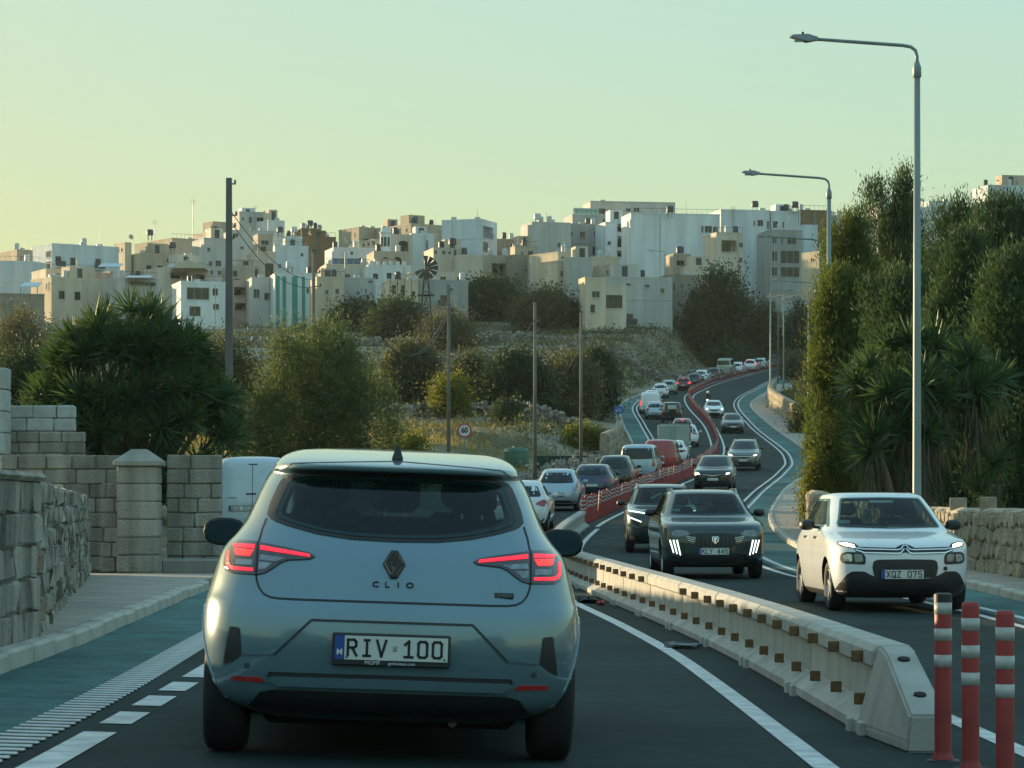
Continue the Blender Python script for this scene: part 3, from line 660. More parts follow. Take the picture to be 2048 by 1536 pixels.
def front_car(name, label, Y, off, shell, pnt, win=(1.02, 1.36), lamps='wide', lit=HEAD, grille='band', plate='', dyaw=0., rails=False, cat='car', trim=.3, wr=.32, emblem=None, group='oncoming traffic coming down the hill', nl=26, nq=12, base=True, cab=False):
    x, z, h, p = lane_pose(Y, off, -1)
    c = Car(name, label, shell, pnt, (x, Y, z), h + dyaw, group, cat, nl, nq, 6, 0, p, trim, wr=wr); sh = shell; H = sh.H; k = H / 1.48
    L = sh.L; c.root.location = Vector((x, Y, z)) + Matrix.Rotation(h + dyaw, 3, 'Z') @ Vector((0, -L, 0))
    c.root.location.z = float(roadz(c.root.location.x, Y + L * .5)) - math.sin(p) * (L * .5)
    c.wheels(); a, b = win
    glazing(c, a, b, rear=True, k=.84, zb_f=a + .02, foff=.02 if base else .016, fg=.12 if base else .045, gm=GLASS_T if cab else None)
    if cab:
        w_ = sh.w; k = .84; fr = sym([(0, a + .02), (k * .95 * w_(a + .02), a + .035), (k * .97 * w_(b), b - .03), (k * .9 * w_(b), b - .012), (0, b - .005)])
        rr = sym([(0, a + .05), (.70 * w_(a + .05), a + .06), (.72 * w_(b), b - .05), (0, b - .04)]); a2, b2 = a + .045, b - .04
        c.cabin(a, b, rr, fr, [(sh.yr(a2) + .55, a2), (sh.yf(a2) - .42, a2), (sh.yf(b2) - .45, b2), (sh.yr(b2) + .45, b2)], L * .42)
        c.seats(a + .04, (L * .40, L * .22)); MB().cbox(-.12, .12, -.01, .02, -.035, .035, .01).obj('inside_mirror', BLACKP, c.root, (0, sh.yf(b - .08) - .12, b - .09))
        MB().lathe([(.155, -.012), (.18, 0), (.155, .012), (.15, 0), (.155, -.012)], 20, 'y').obj('steering_wheel', BLACKP, c.root, (-.36, sh.yf(a) - .55, a + .02), (R_(25), 0, 0))
    c.mirrors(sh.yf(a + .02) - .78, a + .04, sh.w(a) + .15, BLACKP, glass=False)
    if base:
        w = sh.w(.75 * k)
        for sx in (-1, 1):
            f = (lambda P: P) if sx > 0 else mir
            P = [(.56*w, .70*k), (.93*w, .74*k), (.94*w, .82*k), (.80*w, .83*k)] if lamps == 'wide' else [(.60*w, .64*k), (.9*w, .66*k), (.92*w, .80*k), (.7*w, .80*k)]
            hl = c.patch('head_light', 'front', f(P), LAMPD, .008, .1, r=.02)
            if lit:
                Q = [(.66*w, .725*k), (.84*w, .745*k), (.85*w, .795*k), (.72*w, .79*k)]; c.patch('lamp_beam', 'front', f(Q), lit, .014, .1, hl, r=.02)
            c.patch('fog_lamp', 'front', f([(.66*w, .36*k), (.88*w, .38*k), (.86*w, .48*k), (.72*w, .46*k)]), BLACKP, .006, .12, r=.02)
        if grille == 'band': c.patch('grille', 'front', sym([(0, .60*k), (.40*w, .64*k), (.56*w, .72*k), (.52*w, .76*k), (0, .74*k)]), BLACKP, .008, .12)
        c.patch('lower_grille', 'front', sym([(0, .28*k), (.5*w, .30*k), (.60*w, .40*k), (.5*w, .44*k), (0, .44*k)]), BLACKP, .007, .12, r=.02)
        c.patch('bumper_lip', 'front', sym([(0, .245*k), (.55*w, .25*k), (.56*w, .27*k), (0, .265*k)]), ALLOY, .012, .15)
        c.plate('front', .52 * k, plate or None, frame=False)
    if rails:
        for sx in (-1, 1):
            xx = sh.w(H * .955) * .9
            MB().tube([(sx * xx, 1.0, H * .94), (sx * xx, 1.05, H * .995), (sx * xx, L - 2.2, H * .995), (sx * xx, L - 2.1, H * .94)], .02, 6).obj('roof_rail', ALLOY, c.root)
    return c
# ---------------------------------------------------------------- the blue-grey hatchback just ahead
CLIOLV = [(.19, .70, .26, -.3), (.235, .79, .13, -.10), (.30, .855, .05, -.02), (.42, .895, .015, 0), (.56, .905, 0, 0), (.68, .90, .012, -.05), (.735, .893, .03, -.09), (.77, .885, .052, -.12), (.86, .862, .085, -.32), (.93, .842, .115, -.75), (.985, .82, .15, -1.0),
          (1.045, .77, .20, -1.12), (1.12, .722, .265, -1.25), (1.20, .69, .335, -1.42), (1.28, .66, .41, -1.6), (1.335, .632, .47, -1.75), (1.352, .62, .45, -1.8), (1.366, .612, .40, -1.84), (1.385, .603, .395, -1.88), (1.41, .588, .50, -1.95), (1.445, .555, .80, -2.05), (1.475, .48, 1.15, -2.15), (1.49, .34, 1.45, -2.22), (1.497, .12, 1.62, -2.3)]
clio_sh = Shell(CLIOLV, 4.05, nr=4.0, Lr=.80, nf=3.0, Lf=.9)
CY = 12.9
cx = -.575
CLIOP = paint((.145, .235, .275), .35, .25)
clio = Car('hatchback_car', 'blue-grey hatchback with lit red tail lights just ahead, seen from behind', clio_sh, CLIOP, (cx, CY, float(roadz(cx, CY + .6))), math.atan2(.575, 12.9), None, 'car', 90, 34, 14, R_(2.0), 0, .10, arches=(.64, 3.22), wr=.315, arch_pad=.05)
S = clio
# rear glass, its black surround and what shows inside
WIN = sym([(0, 1.036), (.20, 1.041), (.36, 1.06), (.50, 1.092), (.585, 1.118), (.612, 1.14), (.60, 1.20), (.562, 1.30), (.535, 1.335), (.44, 1.352), (0, 1.358)])
WINI = sym([(0, 1.052), (.20, 1.057), (.35, 1.075), (.48, 1.105), (.555, 1.13), (.57, 1.15), (.555, 1.20), (.52, 1.29), (.495, 1.318), (.42, 1.334), (0, 1.338)])
def ring_patch(car, name, where, outer, inner, m, off):
    f = car.fn(where); n = 96
    def res(P):
        P = P + [P[0]]; d = [0]
        for a, b in zip(P[:-1], P[1:]): d.append(d[-1] + math.hypot(b[0] - a[0], b[1] - a[1]))
        t = np.linspace(0, d[-1], n + 1)[:-1]; return np.stack([np.interp(t, d, [p[0] for p in P]), np.interp(t, d, [p[1] for p in P])], 1)
    A, B = res(outer), res(inner); V = []; K = 4
    for k in range(K + 1):
        q = A + (B - A) * k / K; V += [f(float(x), float(z), off) for x, z in q]
    F = [(k * n + i, k * n + (i + 1) % n, (k + 1) * n + (i + 1) % n, (k + 1) * n + i) for k in range(K) for i in range(n)]
    return MB().add(V, F).obj(name, m, car.root, smooth=True)
rw = ring_patch(S, 'rear_window', 'rear', WIN, WINI, BLACKP, .007)
HOLE = sym([(0, 1.066), (.20, 1.071), (.34, 1.088), (.46, 1.115), (.53, 1.14), (.54, 1.16), (.53, 1.20), (.50, 1.28), (.48, 1.30), (.40, 1.318), (0, 1.322)])
S.cabin(1.05, 1.35, HOLE, sym([(0, 1.07), (.55, 1.08), (.50, 1.33), (0, 1.36)]), [(.95, 1.09), (2.7, 1.09), (2.15, 1.33), (.95, 1.33)], 1.5)
S.seats(1.05, (.95,), None, (-.38, 0, .38)); S.seats(1.08, (1.95,), None, (-.36, .36))
MB().cbox(-.12, .12, -.01, .02, -.035, .035, .01).obj('inside_mirror', BLACKP, S.root, (0, 2.2, 1.30))
S.patch('glass', 'rear', WINI, glassmat('tinted_rear_glass', (.008, .016, .014), .02, .42), .0115, .022, rw)
# tailgate seam
def seam(name, pts, wd, m=INK, off=.0035, where='rear', parent=None, car=None):
    car = car or S; V = []; n = len(pts)
    L = []; Rr = []
    for i, p in enumerate(pts):
        a = Vector(pts[max(i-1, 0)]); b = Vector(pts[min(i+1, n-1)]); d = (b - a).normalized(); nn = Vector((-d.y, d.x)) * wd / 2; q = Vector(p); L.append(tuple(q + nn)); Rr.append(tuple(q - nn))
    f = car.fn(where); V = [f(a, b, off) for a, b in L] + [f(a, b, off) for a, b in Rr]
    F = [(i, i+1, n+i+1, n+i) for i in range(n - 1)]
    return MB().add(V, F).obj(name, m, parent or car.root, smooth=True)
def dense(P, k=8):
    out = []
    for a, b in zip(P[:-1], P[1:]):
        for i in range(k): t = i / k; out.append((a[0] + (b[0]-a[0]) * t, a[1] + (b[1]-a[1]) * t))
    return out + [P[-1]]
half = [(.612, 1.125), (.628, 1.07), (.640, 1.0), (.643, .93), (.642, .87), (.636, .835), (.622, .80), (.60, .775), (.57, .762), (.53, .757), (.45, .756)]
full = [(-x, z) for x, z in half] + [(x, .756) for x in np.linspace(-.4, .4, 17)] + half[::-1]
seam('tailgate_seam', full, .0085)
# tail lights
LENS = mat('smoked_lamp_lens', (.045, .032, .035), .12, var=.25, scale=25, coat=1.)
LENSG = mat('clear_lamp_lens', (.20, .23, .24), .12, .4, var=.4, scale=30, coat=1.)
LEDR = mat('lit_red_led', (.8, .03, .06), .3, var=0, emit=(1., .012, .03), es=.85)
BRK = mat('lit_brake_led', (.9, .03, .04), .3, var=.0, emit=(1., .02, .015), es=1.5)
TAIL = [(.370, .957), (.395, .972), (.50, .992), (.65, 1.016), (.74, 1.018), (.785, 1.003), (.803, .965), (.806, .90), (.79, .872), (.76, .863), (.64, .862), (.60, .872), (.565, .895), (.53, .922), (.495, .936), (.44, .94), (.39, .945)]
for sx in (-1, 1):
    f = (lambda P: P) if sx > 0 else mir
    t = S.patch('tail_light', 'rear', f(TAIL), LENS, .010, .03)
    S.patch('reversing_lamp', 'rear', f([(.50, .945), (.625, .955), (.63, .93), (.55, .925)]), LENSG, .0125, .03, t, skirt=.003)
    S.patch('indicator_lens', 'rear', f([(.565, .918), (.63, .922), (.63, .885), (.60, .888)]), LENSG, .0125, .03, t, skirt=.003)
    S.patch('indicator_lens', 'rear', f([(.66, .93), (.745, .93), (.745, .905), (.66, .903)]), LENSG, .0125, .03, t, skirt=.003)
    S.patch('led_bar', 'rear', f([(.392, .952), (.627, .978), (.627, .998), (.395, .966)]), LEDR, .0135, .03, t, skirt=.004)
    S.patch('led_bar', 'rear', f([(.655, .981), (.76, .985), (.772, .999), (.655, 1.001)]), LEDR, .0135, .03, t, skirt=.004)
    S.patch('brake_lamp', 'rear', f([(.675, .945), (.745, .948), (.758, .978), (.658, .975)]), BRK, .0135, .03, t, skirt=.004)
    S.patch('led_bar', 'rear', f([(.655, .877), (.755, .878), (.78, .887), (.793, .905), (.793, .965), (.778, .962), (.777, .915), (.768, .9), (.75, .894), (.655, .891)]), LEDR, .0135, .02, t, skirt=.004)
    seam('lens_split', [(sx * .6425, z) for z in np.linspace(.864, 1.016, 10)], .008, BLACKP, .0145, parent=t)
    # bumper vent, reflector, parking sensors
    S.patch('bumper_vent', 'rear', f([(.705, .615), (.752, .618), (.782, .43), (.74, .452), (.692, .487)]), BLACKP, .004, .04, r=.01)
    S.patch('reflector', 'rear', f([(.575, .366), (.735, .366), (.742, .388), (.60, .390)]), mat('red_reflector', (.42, .03, .025), .25, var=.15, scale=30, coat=.6), .006, .04, r=.006)
    for xx, zz in ((.665, .44), (.285, .385)):
        S.patch('parking_sensor', 'rear', [(sx * xx + .014 * math.cos(t_), zz + .014 * math.sin(t_)) for t_ in np.linspace(0, 2 * math.pi, 15)[:-1]], mat('sensor_dark', (.05, .07, .08), .4, var=0), .004, .05)
    seam('bumper_crease_shade', dense([(sx * .54, .497), (sx * .69, .487)], 6), .008, mat('crease_shadow', (.07, .10, .12), .5, var=0), .003)  # shade of the bumper crease drawn as a flat dark line
# dark line painted for the shade at the plate recess edge; bumper strips, diffuser
seam('recess_shade_line', dense([(-.54, .497), (-.372, .664), (.372, .664), (.54, .497)], 12), .011, mat('recess_edge_shade', (.025, .032, .036), .6, var=0), .0045)
S.patch('bumper_strip', 'rear', sym([(0, .355), (.52, .352), (.56, .375), (.55, .398), (0, .402)]), CLIOP, .030, .04, skirt=.04)
S.patch('bumper_gap', 'rear', sym([(0, .398), (.57, .395), (.56, .418), (0, .42)]), BLACKP, .0055, .04)
S.patch('diffuser', 'rear', sym([(0, .215), (.55, .22), (.66, .245), (.60, .32), (.54, .335), (0, .335)]), BLACKP, .008, .05)
MB().cbox(-.60, .60, .45, 3.6, .15, .26, .03).obj('underbody', DARKIN, S.root)
MB().tube([(.30, .9, .20), (.30, .28, .19)], .022, 10).obj('exhaust_pipe', mat('dull_steel', (.10, .10, .10), .4, .8, var=.2), S.root)
S.patch('tow_cover', 'rear', [(.36, .455), (.43, .455), (.43, .49), (.36, .49)], CLIOP, .004, .05, r=.008)
# emblem: two interlocked open rhombs
zc, yc = .933, clio_sh.rear(0, .933)
EMB = mat('dark_chrome', (.12, .13, .13), .18, .9, var=0)
em = empty('emblem', (0, yc - .012, zc), 0, S.root, (math.atan2(clio_sh.rear(0, .99) - clio_sh.rear(0, .88), .11) * -1, 0, 0))
def rh(w_, h_): return [(0, h_), (w_, h_ * .28), (w_, -h_ * .28), (0, -h_)] if False else [(w_ * .30, h_), (w_, 0), (w_ * .30, -h_), (-w_ * .30, -h_), (-w_, 0), (-w_ * .30, h_)]
MB().prism(rh(.052, .069), -.004, .012).obj('emblem_base', BLACKP, em)
for k in (1, -1):
    o1 = [(.012 * k, .066), (.020 * k, .066), (.0495 * k, 0), (.018 * k, -.066), (.003 * k, -.066), (.033 * k, 0)] if False else None
for pts in ([(-.008, .062), (-.041, 0), (-.012, -.058)], [(.008, -.062), (.041, 0), (.012, .058)], [(.012, .058), (-.016, 0), (.0, -.034)], [(-.012, -.058), (.016, 0), (.0, .034)]):
    V = []; 
    mb = MB(); mb.tube([(a, -.006, b) for a, b in pts], .0058, 4); mb.obj('emblem_bar', EMB, em)
for ch, xx in zip('CLIO', (-.083, -.03, .022, .076)):
    text('model_letter', ch, .037, INK, S.root, (xx, clio_sh.rear(0, .836) - .006, .836), (R_(90) - .25, 0, 0), 1.25, .002, bold=.0008)
bd = MB().cbox(-.046, .046, -.003, .004, -.0125, .0125, .002).obj('trim_badge', mat('badge_teal_black', (.01, .022, .024), .4, var=0), S.root, (.515, clio_sh.rear(.515, .803) - .005, .803), (-.2, 0, R_(4)))
text('badge_lettering', 'E-TECH', .016, mat('badge_ink', (.16, .22, .22), .5, var=0), bd, (0, -.0045, 0), (R_(90), 0, 0), 1.15)
pl = S.plate('rear', .545, None)
strokes('plate_character', 'RIV', .072, INK, pl, (-.112, -.0105, 0), 0, .93, .165, .95)
strokes('plate_character', '100', .072, INK, pl, (.145, -.0105, 0), 0, .93, .165, .95)
text('country_letter', 'M', .036, WHITEINK, pl, (-.2375, -.0105, -.022), (R_(90), 0, 0), 1., .0006, bold=.001)
MB().box(.007, .027, -.0105, -.009, -.014, .012).obj('plate_seal', mat('seal_grey', (.25, .30, .33), .6, var=.3, scale=60), pl)
for xx in (-.205, .245): MB().box(xx - .006, xx + .006, -.0105, -.009, -.05, -.04).obj('plate_stamp', mat('stamp_grey', (.18, .2, .2), .6, var=0), pl)
text('frame_lettering', 'MGMF', .026, WHITEINK, pl, (-.085, -.0075, -.068), (R_(90), 0, 0), 1., .0006)
text('frame_lettering', 'gmfestates.com', .02, WHITEINK, pl, (.05, -.0075, -.069), (R_(90), 0, 0), 1., .0006)
# shark fin, spoiler seams, wing mirrors, wheels, side glass
zf = 1.43; yfn = .62
MB().add([(-.028, yfn, zf), (.028, yfn, zf), (.02, yfn + .20, zf + .02), (-.02, yfn + .20, zf + .02), (-.006, yfn + .015, zf + .068), (.006, yfn + .015, zf + .068), (.004, yfn + .06, zf + .071), (-.004, yfn + .06, zf + .071)],
         [(0, 1, 5, 4), (1, 2, 6, 5), (2, 3, 7, 6), (3, 0, 4, 7), (4, 5, 6, 7), (3, 2, 1, 0)]).obj('roof_aerial', BLACKP, S.root)
seam('spoiler_seam', [(x, 1.418 - .055 * abs(x)) for x in np.linspace(-.5, .5, 30)], .005, INK, .003)
for sx in (-1, 1): seam('spoiler_seam', [(sx * x, z) for x, z in zip(np.linspace(.5, .545, 6), np.linspace(1.392, 1.36, 6))], .005, INK, .003)
glazing(S, 1.04, 1.37, rear=False, ar=.75, af=.30, g=.1, gm=GLASS_T)
for sx in ('left', 'right'):
    seam('door_seam', [(1.45, z) for z in np.linspace(.35, 1.02, 12)], .008, INK, .003, sx)
    S.patch('sill_strip', sx, [(1.05, .30), (2.8, .30), (2.8, .36), (1.05, .36)], BLACKP, .008, .2)
    S.patch('arch_trim', sx, [(.64 + .385 * math.cos(t), .315 + .385 * math.sin(t)) for t in np.linspace(-.1, math.pi + .1, 17)] + [(.64 + .364 * math.cos(t), .315 + .364 * math.sin(t)) for t in np.linspace(math.pi + .1, -.1, 17)], CLIOP, .006, .2)
S.wheels(.205, 5)
S.mirrors(2.32, 1.035, .915, None, (.115, .077))
# ---------------------------------------------------------------- oncoming cars
def ox(Y, X): return X - float(DIV(Y))
WHITE = paint((.72, .75, .76), .0, .35); BLACKC = paint((.018, .024, .026), .3, .25); DGREEN = paint((.016, .036, .038), .4, .25)
C3LV = [(.17, .76, .3, -.22), (.24, .82, .1, -.07), (.40, .86, .02, -.005), (.58, .872, .0, .0), (.74, .872, .03, -.015), (.82, .868, .06, -.06), (.875, .86, .09, -.2), (.93, .845, .12, -.55), (.985, .82, .15, -.95), (1.02, .80, .17, -1.05), (1.12, .75, .24, -1.24), (1.27, .69, .34, -1.52), (1.40, .63, .47, -1.8), (1.445, .60, .55, -1.93), (1.475, .5, .8, -2.15), (1.487, .22, 1.2, -2.4)]
c3 = front_car('hatchback_car', 'white hatchback with black lower bumper and warm lit lamps, number plate XQZ·075', 34.3, ox(34.3, 4.82), Shell(C3LV, 4.0, nf=3.4, Lf=.85), WHITE, (1.02, 1.41), nl=60, base=False, cab=True, dyaw=R_(-1.2), nq=24, trim=.24, wr=.31)
F_ = c3.patch
for sx in (-1, 1):
    f = (lambda P: P) if sx > 0 else mir
    dr = F_('running_lamp', 'front', f([(.57, .775), (.74, .80), (.79, .83), (.785, .862), (.72, .868), (.60, .845), (.555, .80)]), BLACKP, .006, .05, r=.012)
    F_('lamp_beam', 'front', f([(.60, .79), (.735, .815), (.765, .845), (.70, .852), (.61, .83)]), HEADW, .011, .05, dr, r=.008)
    hl = F_('head_light', 'front', f([(.485, .60), (.50, .585), (.74, .595), (.775, .64), (.765, .71), (.72, .738), (.53, .735), (.485, .69)]), BLACKP, .008, .05, r=.03)
    F_('lamp_lens', 'front', f([(.51, .625), (.61, .61), (.62, .715), (.53, .712)]), LAMPD, .012, .04, hl, r=.02)
    F_('lamp_lens', 'front', f([(.64, .615), (.735, .625), (.745, .69), (.70, .715), (.64, .71)]), mat('bright_lens', (.5, .54, .55), .1, .5, var=.4, scale=30), .012, .04, hl, r=.02)
    for dz in (0, .045): seam('chrome_strip', dense([(0 + sx * .012, .80 - dz + .028), (sx * .055, .775 - dz), (sx * .10, .768 - dz), (sx * .50, .775 - dz + .002), (sx * .60, .79 - dz * .5)], 6), .014, CHROME, .016, 'front', None, c3)
    F_('bumper_horn', 'front', f([(.30, .42), (.42, .455), (.50, .50), (.64, .50), (.70, .46), (.78, .34), (.82, .22), (.30, .22)]), BLACKP, .012, .05, r=.02)
    if sx < 0: F_('fog_lamp', 'front', [(-.50 + .026 * math.cos(t), .535 + .026 * math.sin(t)) for t in np.linspace(0, 6.28, 15)[:-1]], BLACKP, .010, .05)
    seam('bonnet_crease', dense([(sx * .30, 1.0), (sx * .36, .93), (sx * .42, .885)], 8), .006, mat('crease_grey', (.32, .36, .38), .4, var=0), .003, 'front', None, c3)
F_('grille_band', 'front', sym([(0, .735), (.10, .712), (.45, .715), (.60, .745), (.62, .80), (.50, .80), (.12, .79), (.05, .825), (0, .84)]), BLACKP, .006, .05)
F_('lower_grille', 'front', rounded(sym([(0, .42), (.34, .425), (.385, .45), (.405, .55), (.39, .625), (.34, .645), (0, .65)]), .02), BLACKP, .007, .05)
F_('lower_bumper', 'front', sym([(0, .18), (.60, .185), (.62, .30), (.42, .42), (0, .41)]), BLACKP, .009, .06)
F_('windscreen_sticker', 'front', [(-.13, 1.345), (.17, 1.345), (.17, 1.378), (-.13, 1.378)], WHITEINK, .009, .06)
F_('tax_disc', 'front', [(.50, 1.08), (.66, 1.08), (.62, 1.13), (.48, 1.12)], mat('pale_sticker', (.25, .42, .45), .6, var=.3, scale=20), .009, .06)
F_('wiper', 'front', [(-.62, 1.035), (.02, 1.05), (.02, 1.065), (-.62, 1.05)], BLACKP, .02, .1); F_('wiper', 'front', [(.05, 1.035), (.60, 1.05), (.60, 1.065), (.05, 1.05)], BLACKP, .02, .1)
# the garden wall seen through the car glows faintly in the windscreen: seats and headrests behind it
c3.plate('front', .465, 'XQZ 075', x=.04, frame=False)
for s_ in ('left', 'right'):
    for yy in (2.05, 1.15): seam('door_seam', [(yy, z) for z in np.linspace(.32, 1.0, 12)], .008, mat('door_gap', (.12, .13, .13), .7, var=0), .003, s_, None, c3)
    seam('door_handle', dense([(1.25, .90), (1.42, .905)], 3), .03, CHROME, .02, s_, None, c3); seam('door_handle', dense([(2.15, .90), (2.32, .905)], 3), .03, CHROME, .02, s_, None, c3)

P2LV = [(.20, .76, .3, -.2), (.27, .83, .1, -.06), (.42, .872, .02, -.0), (.62, .885, .0, .0), (.82, .885, .03, -.03), (.91, .88, .06, -.10), (.965, .87, .09, -.3), (1.01, .855, .12, -.75), (1.05, .835, .14, -1.05), (1.09, .81, .16, -1.15), (1.18, .76, .24, -1.32), (1.32, .70, .35, -1.58), (1.45, .64, .48, -1.86), (1.495, .61, .56, -1.98), (1.525, .5, .8, -2.2), (1.54, .22, 1.2, -2.45)]
p2 = front_car('crossover_car', 'black crossover with three slanted white lights each side, number plate KLY·445', 47.5, ox(47.5, 3.45), Shell(P2LV, 4.3, nf=3.8, Lf=.8), DGREEN, (1.09, 1.46), nl=56, base=False, cab=True, nq=24, rails=True, trim=.30, wr=.33)
F_ = p2.patch
for sx in (-1, 1):
    f = (lambda P: P) if sx > 0 else mir
    F_('head_light', 'front', f([(.42, .765), (.62, .72), (.72, .74), (.735, .80), (.66, .84), (.50, .83)]), LAMPD, .008, .05, r=.015)
    F_('fang_panel', 'front', f([(.56, .42), (.60, .36), (.72, .40), (.80, .66), (.74, .70), (.64, .66)]), BLACKP, .006, .05, r=.02)
    for k in range(3):
        x0 = .635 + k * .056; F_('running_lamp', 'front', f([(x0 - .055, .41 + k * .02), (x0 - .038, .405 + k * .02), (x0 + .026, .665), (x0 + .002, .67)]), DRL, .012, .05)
    for k in range(4):
        F_('grille_fin', 'front', f([(.36 - k * .01, .60 + k * .032), (.44 + k * .02, .625 + k * .036), (.44 + k * .02, .632 + k * .036), (.36 - k * .01, .607 + k * .032)]), CHROME, .014, .05)
    seam('bonnet_crease', dense([(sx * .30, 1.04), (sx * .33, .98), (sx * .35, .93)], 8), .008, mat('crease_dark', (.01, .02, .022), .3, var=0), .004, 'front', None, p2)
gr = F_('grille', 'front', sym([(0, .545), (.30, .555), (.40, .60), (.45, .72), (.43, .77), (0, .785)]), BLACKP, .008, .06)
for k in range(-5, 6): F_('grille_slat', 'front', [(k * .07 - .006, .57), (k * .07 + .006, .57), (k * .07 + .006, .76), (k * .07 - .006, .76)], mat('slat_grey', (.06, .065, .065), .4, .3, var=0), .012, .1, gr)
F_('lower_grille', 'front', sym([(0, .27), (.42, .28), (.50, .33), (.46, .42), (0, .425)]), BLACKP, .007, .06)
F_('bumper_lip', 'front', sym([(0, .245), (.36, .25), (.50, .28), (.52, .30), (.34, .262), (0, .256)]), CHROME, .012, .06)
em = F_('emblem', 'front', rounded([(-.055, .725), (.055, .725), (.055, .65), (0, .60), (-.055, .65)], .012), CHROME, .018, .05)
F_('emblem_field', 'front', rounded([(-.040, .712), (.040, .712), (.040, .655), (0, .62), (-.040, .655)], .01), BLACKP, .022, .05, em)
F_('emblem_head', 'front', [(-.012, .635), (.010, .632), (.02, .66), (.028, .69), (.005, .705), (-.028, .695), (-.02, .68), (.002, .682), (-.006, .66)], CHROME, .025, .05, em)
F_('tax_disc', 'front', [(.50, 1.15), (.64, 1.15), (.61, 1.20), (.48, 1.20)], mat('pale_sticker_b', (.25, .40, .45), .6, var=.3, scale=20), .009, .06)
p2.plate('front', .475, 'KLY 445', frame=False, x=.03)

c5 = front_car('crossover_car', 'dark crossover half hidden behind the black one, slim white lights lit', 66., ox(66, 3.55), Shell(P2LV, 4.16, H=1.62), DGREEN, (1.12, 1.53), lit=None, cab=True, rails=True, dyaw=R_(-1))
for sx in (-1, 1):
    f = (lambda P: P) if sx > 0 else mir
    c5.patch('running_lamp', 'front', f([(.42, .93), (.80, .985), (.80, 1.01), (.42, .955)]), DRL, .018, .08); c5.patch('running_lamp', 'front', f([(.50, .72), (.76, .82), (.76, .85), (.50, .75)]), DRL, .018, .08)
cap = front_car('crossover_car', 'dark green crossover with bright lamps at the end of the red post row', 125., ox(125, 8.95), Shell(P2LV, 4.2, H=1.58), DGREEN, (1.11, 1.49))
cap.patch('chrome_strip', 'front', sym([(0, .70), (.42, .765), (.43, .78), (0, .72)]), CHROME, .016, .1)
sv = front_car('crossover_car', 'silver-grey crossover with roof rails on the outside of the bend', 154., ox(154, 12.7), Shell(P2LV, 4.5, H=1.68), paint((.16, .19, .20), .5, .3), (1.16, 1.58), rails=True)
for dz in (0, .12): sv.patch('chrome_strip', 'front', sym([(0, .78 - dz), (.6, .80 - dz), (.6, .825 - dz), (0, .80 - dz)]), CHROME, .016, .1)
front_car('hatchback_car', 'dark grey car without lights behind the white one coming downhill', 216., ox(216, 17.05), Shell(HATCH, 4.2, H=1.5), paint((.05, .07, .075), .4, .3), (1.04, 1.36), lit=None)
front_car('hatchback_car', 'white hatchback with bright lamps leading the far bend', 244., ox(244, 17.65), Shell(HATCH, 4.05, H=1.47), WHITE, (1.02, 1.34))

# ---------------------------------------------------------------- the queue ahead
SIL = paint((.40, .50, .58), .35, .3); NAVY = paint((.02, .035, .075), .3, .28); RED = paint((.30, .02, .035), .2, .35); GREYG = paint((.30, .38, .36), .2, .4); MAR = paint((.12, .02, .025), .2, .3); LGREEN = paint((.34, .42, .36), .2, .4); BROWN = paint((.20, .13, .10), .2, .35); PALEB = paint((.36, .50, .58), .2, .3)
rear_car('hatchback_car', 'white hatchback half hidden beside the blue-grey car roof', 81., ox(81, .2), Shell(HATCH, 4.0, H=1.5), WHITE, 'side', wr=.31)
rear_car('hatchback_car', 'silver-blue rounded hatchback first in the visible queue', 102., ox(102, 1.62), Shell(HATCH, 3.72, W=.83, H=1.54), SIL, 'tall', win=(1.02, 1.40))
rear_car('hatchback_car', 'navy blue hatchback ahead of the silver-blue one', 114.5, ox(114.5, 3.25), Shell(HATCH, 4.2, W=.89, H=1.47), NAVY, 'side')
rear_car('estate_car', 'black estate car between the navy hatchback and pale blue van', 124.5, ox(124.5, 4.5), Shell(HATCH, 4.3, H=1.62), BLACKC, 'tall', win=(1.05, 1.48), back=True)
b = rear_car('family_van', 'pale blue family van with tall rear window', 138., ox(138, 6.15), Shell(VAN, 4.4, W=.92), PALEB, 'tall', win=(1.12, 1.66), back=True, cat='van', rk=.9)
rear_car('delivery_van', 'red delivery van ahead of the pale blue one', 149., ox(149, 7.85), Shell(VAN, 4.3, W=.93), RED, 'tall', win=(1.12, 1.60), back=True, cat='van', solid=True)
rear_car('hatchback_car', 'white hatchback with dark rear window following the grey box lorry', 162., ox(162, 9.25), Shell(HATCH, 4.0, W=.89, H=1.46), WHITE, 'slim')
rear_car('hatchback_car', 'white compact car with black tail panel ahead of the box lorry', 192., ox(192, 11.95), Shell(HATCH, 4.0, H=1.55), WHITE, 'slim', win=(.98, 1.42))
rear_car('hatchback_car', 'brown saloon-like car with lit brake lamp under the jeep', 207., ox(207, 12.6), Shell(HATCH, 4.2, H=1.47), BROWN, 'side', brake=True)
j = rear_car('jeep', 'black boxy jeep with a pale rear pane', 232., ox(232, 13.25), Shell(JEEP, 4.0), BLACKC, 'tall', win=(1.14, 1.66), back=True, cat='jeep', wr=.36, solid=True)
j.patch('rear_pane', 'rear', rounded([(-.34, 1.28), (.36, 1.28), (.36, 1.60), (-.34, 1.60)], .03), mat('pale_pane', (.42, .48, .45), .3, var=.1), .008, .2)
MB().lathe([(.12, -.10), (.33, -.10), (.36, -.03), (.36, .08), (.1, .1)], 20, 'y', (.05, -.1, .92)).obj('spare_wheel', RUBBER, j.root)
rear_car('hatchback_car', 'silver car partly hidden to the side of the jeep', 241., ox(241, 12.35), Shell(HATCH, 4.0, H=1.52), SIL, 'side')
rear_car('delivery_van', 'white delivery van with blank doors entering the bend', 252., ox(252, 12.45), Shell(VAN, 4.4, W=.95, H=1.95), WHITE, 'tall', win=(1.15, 1.6), back=True, solid=True, cat='van', lit=True)
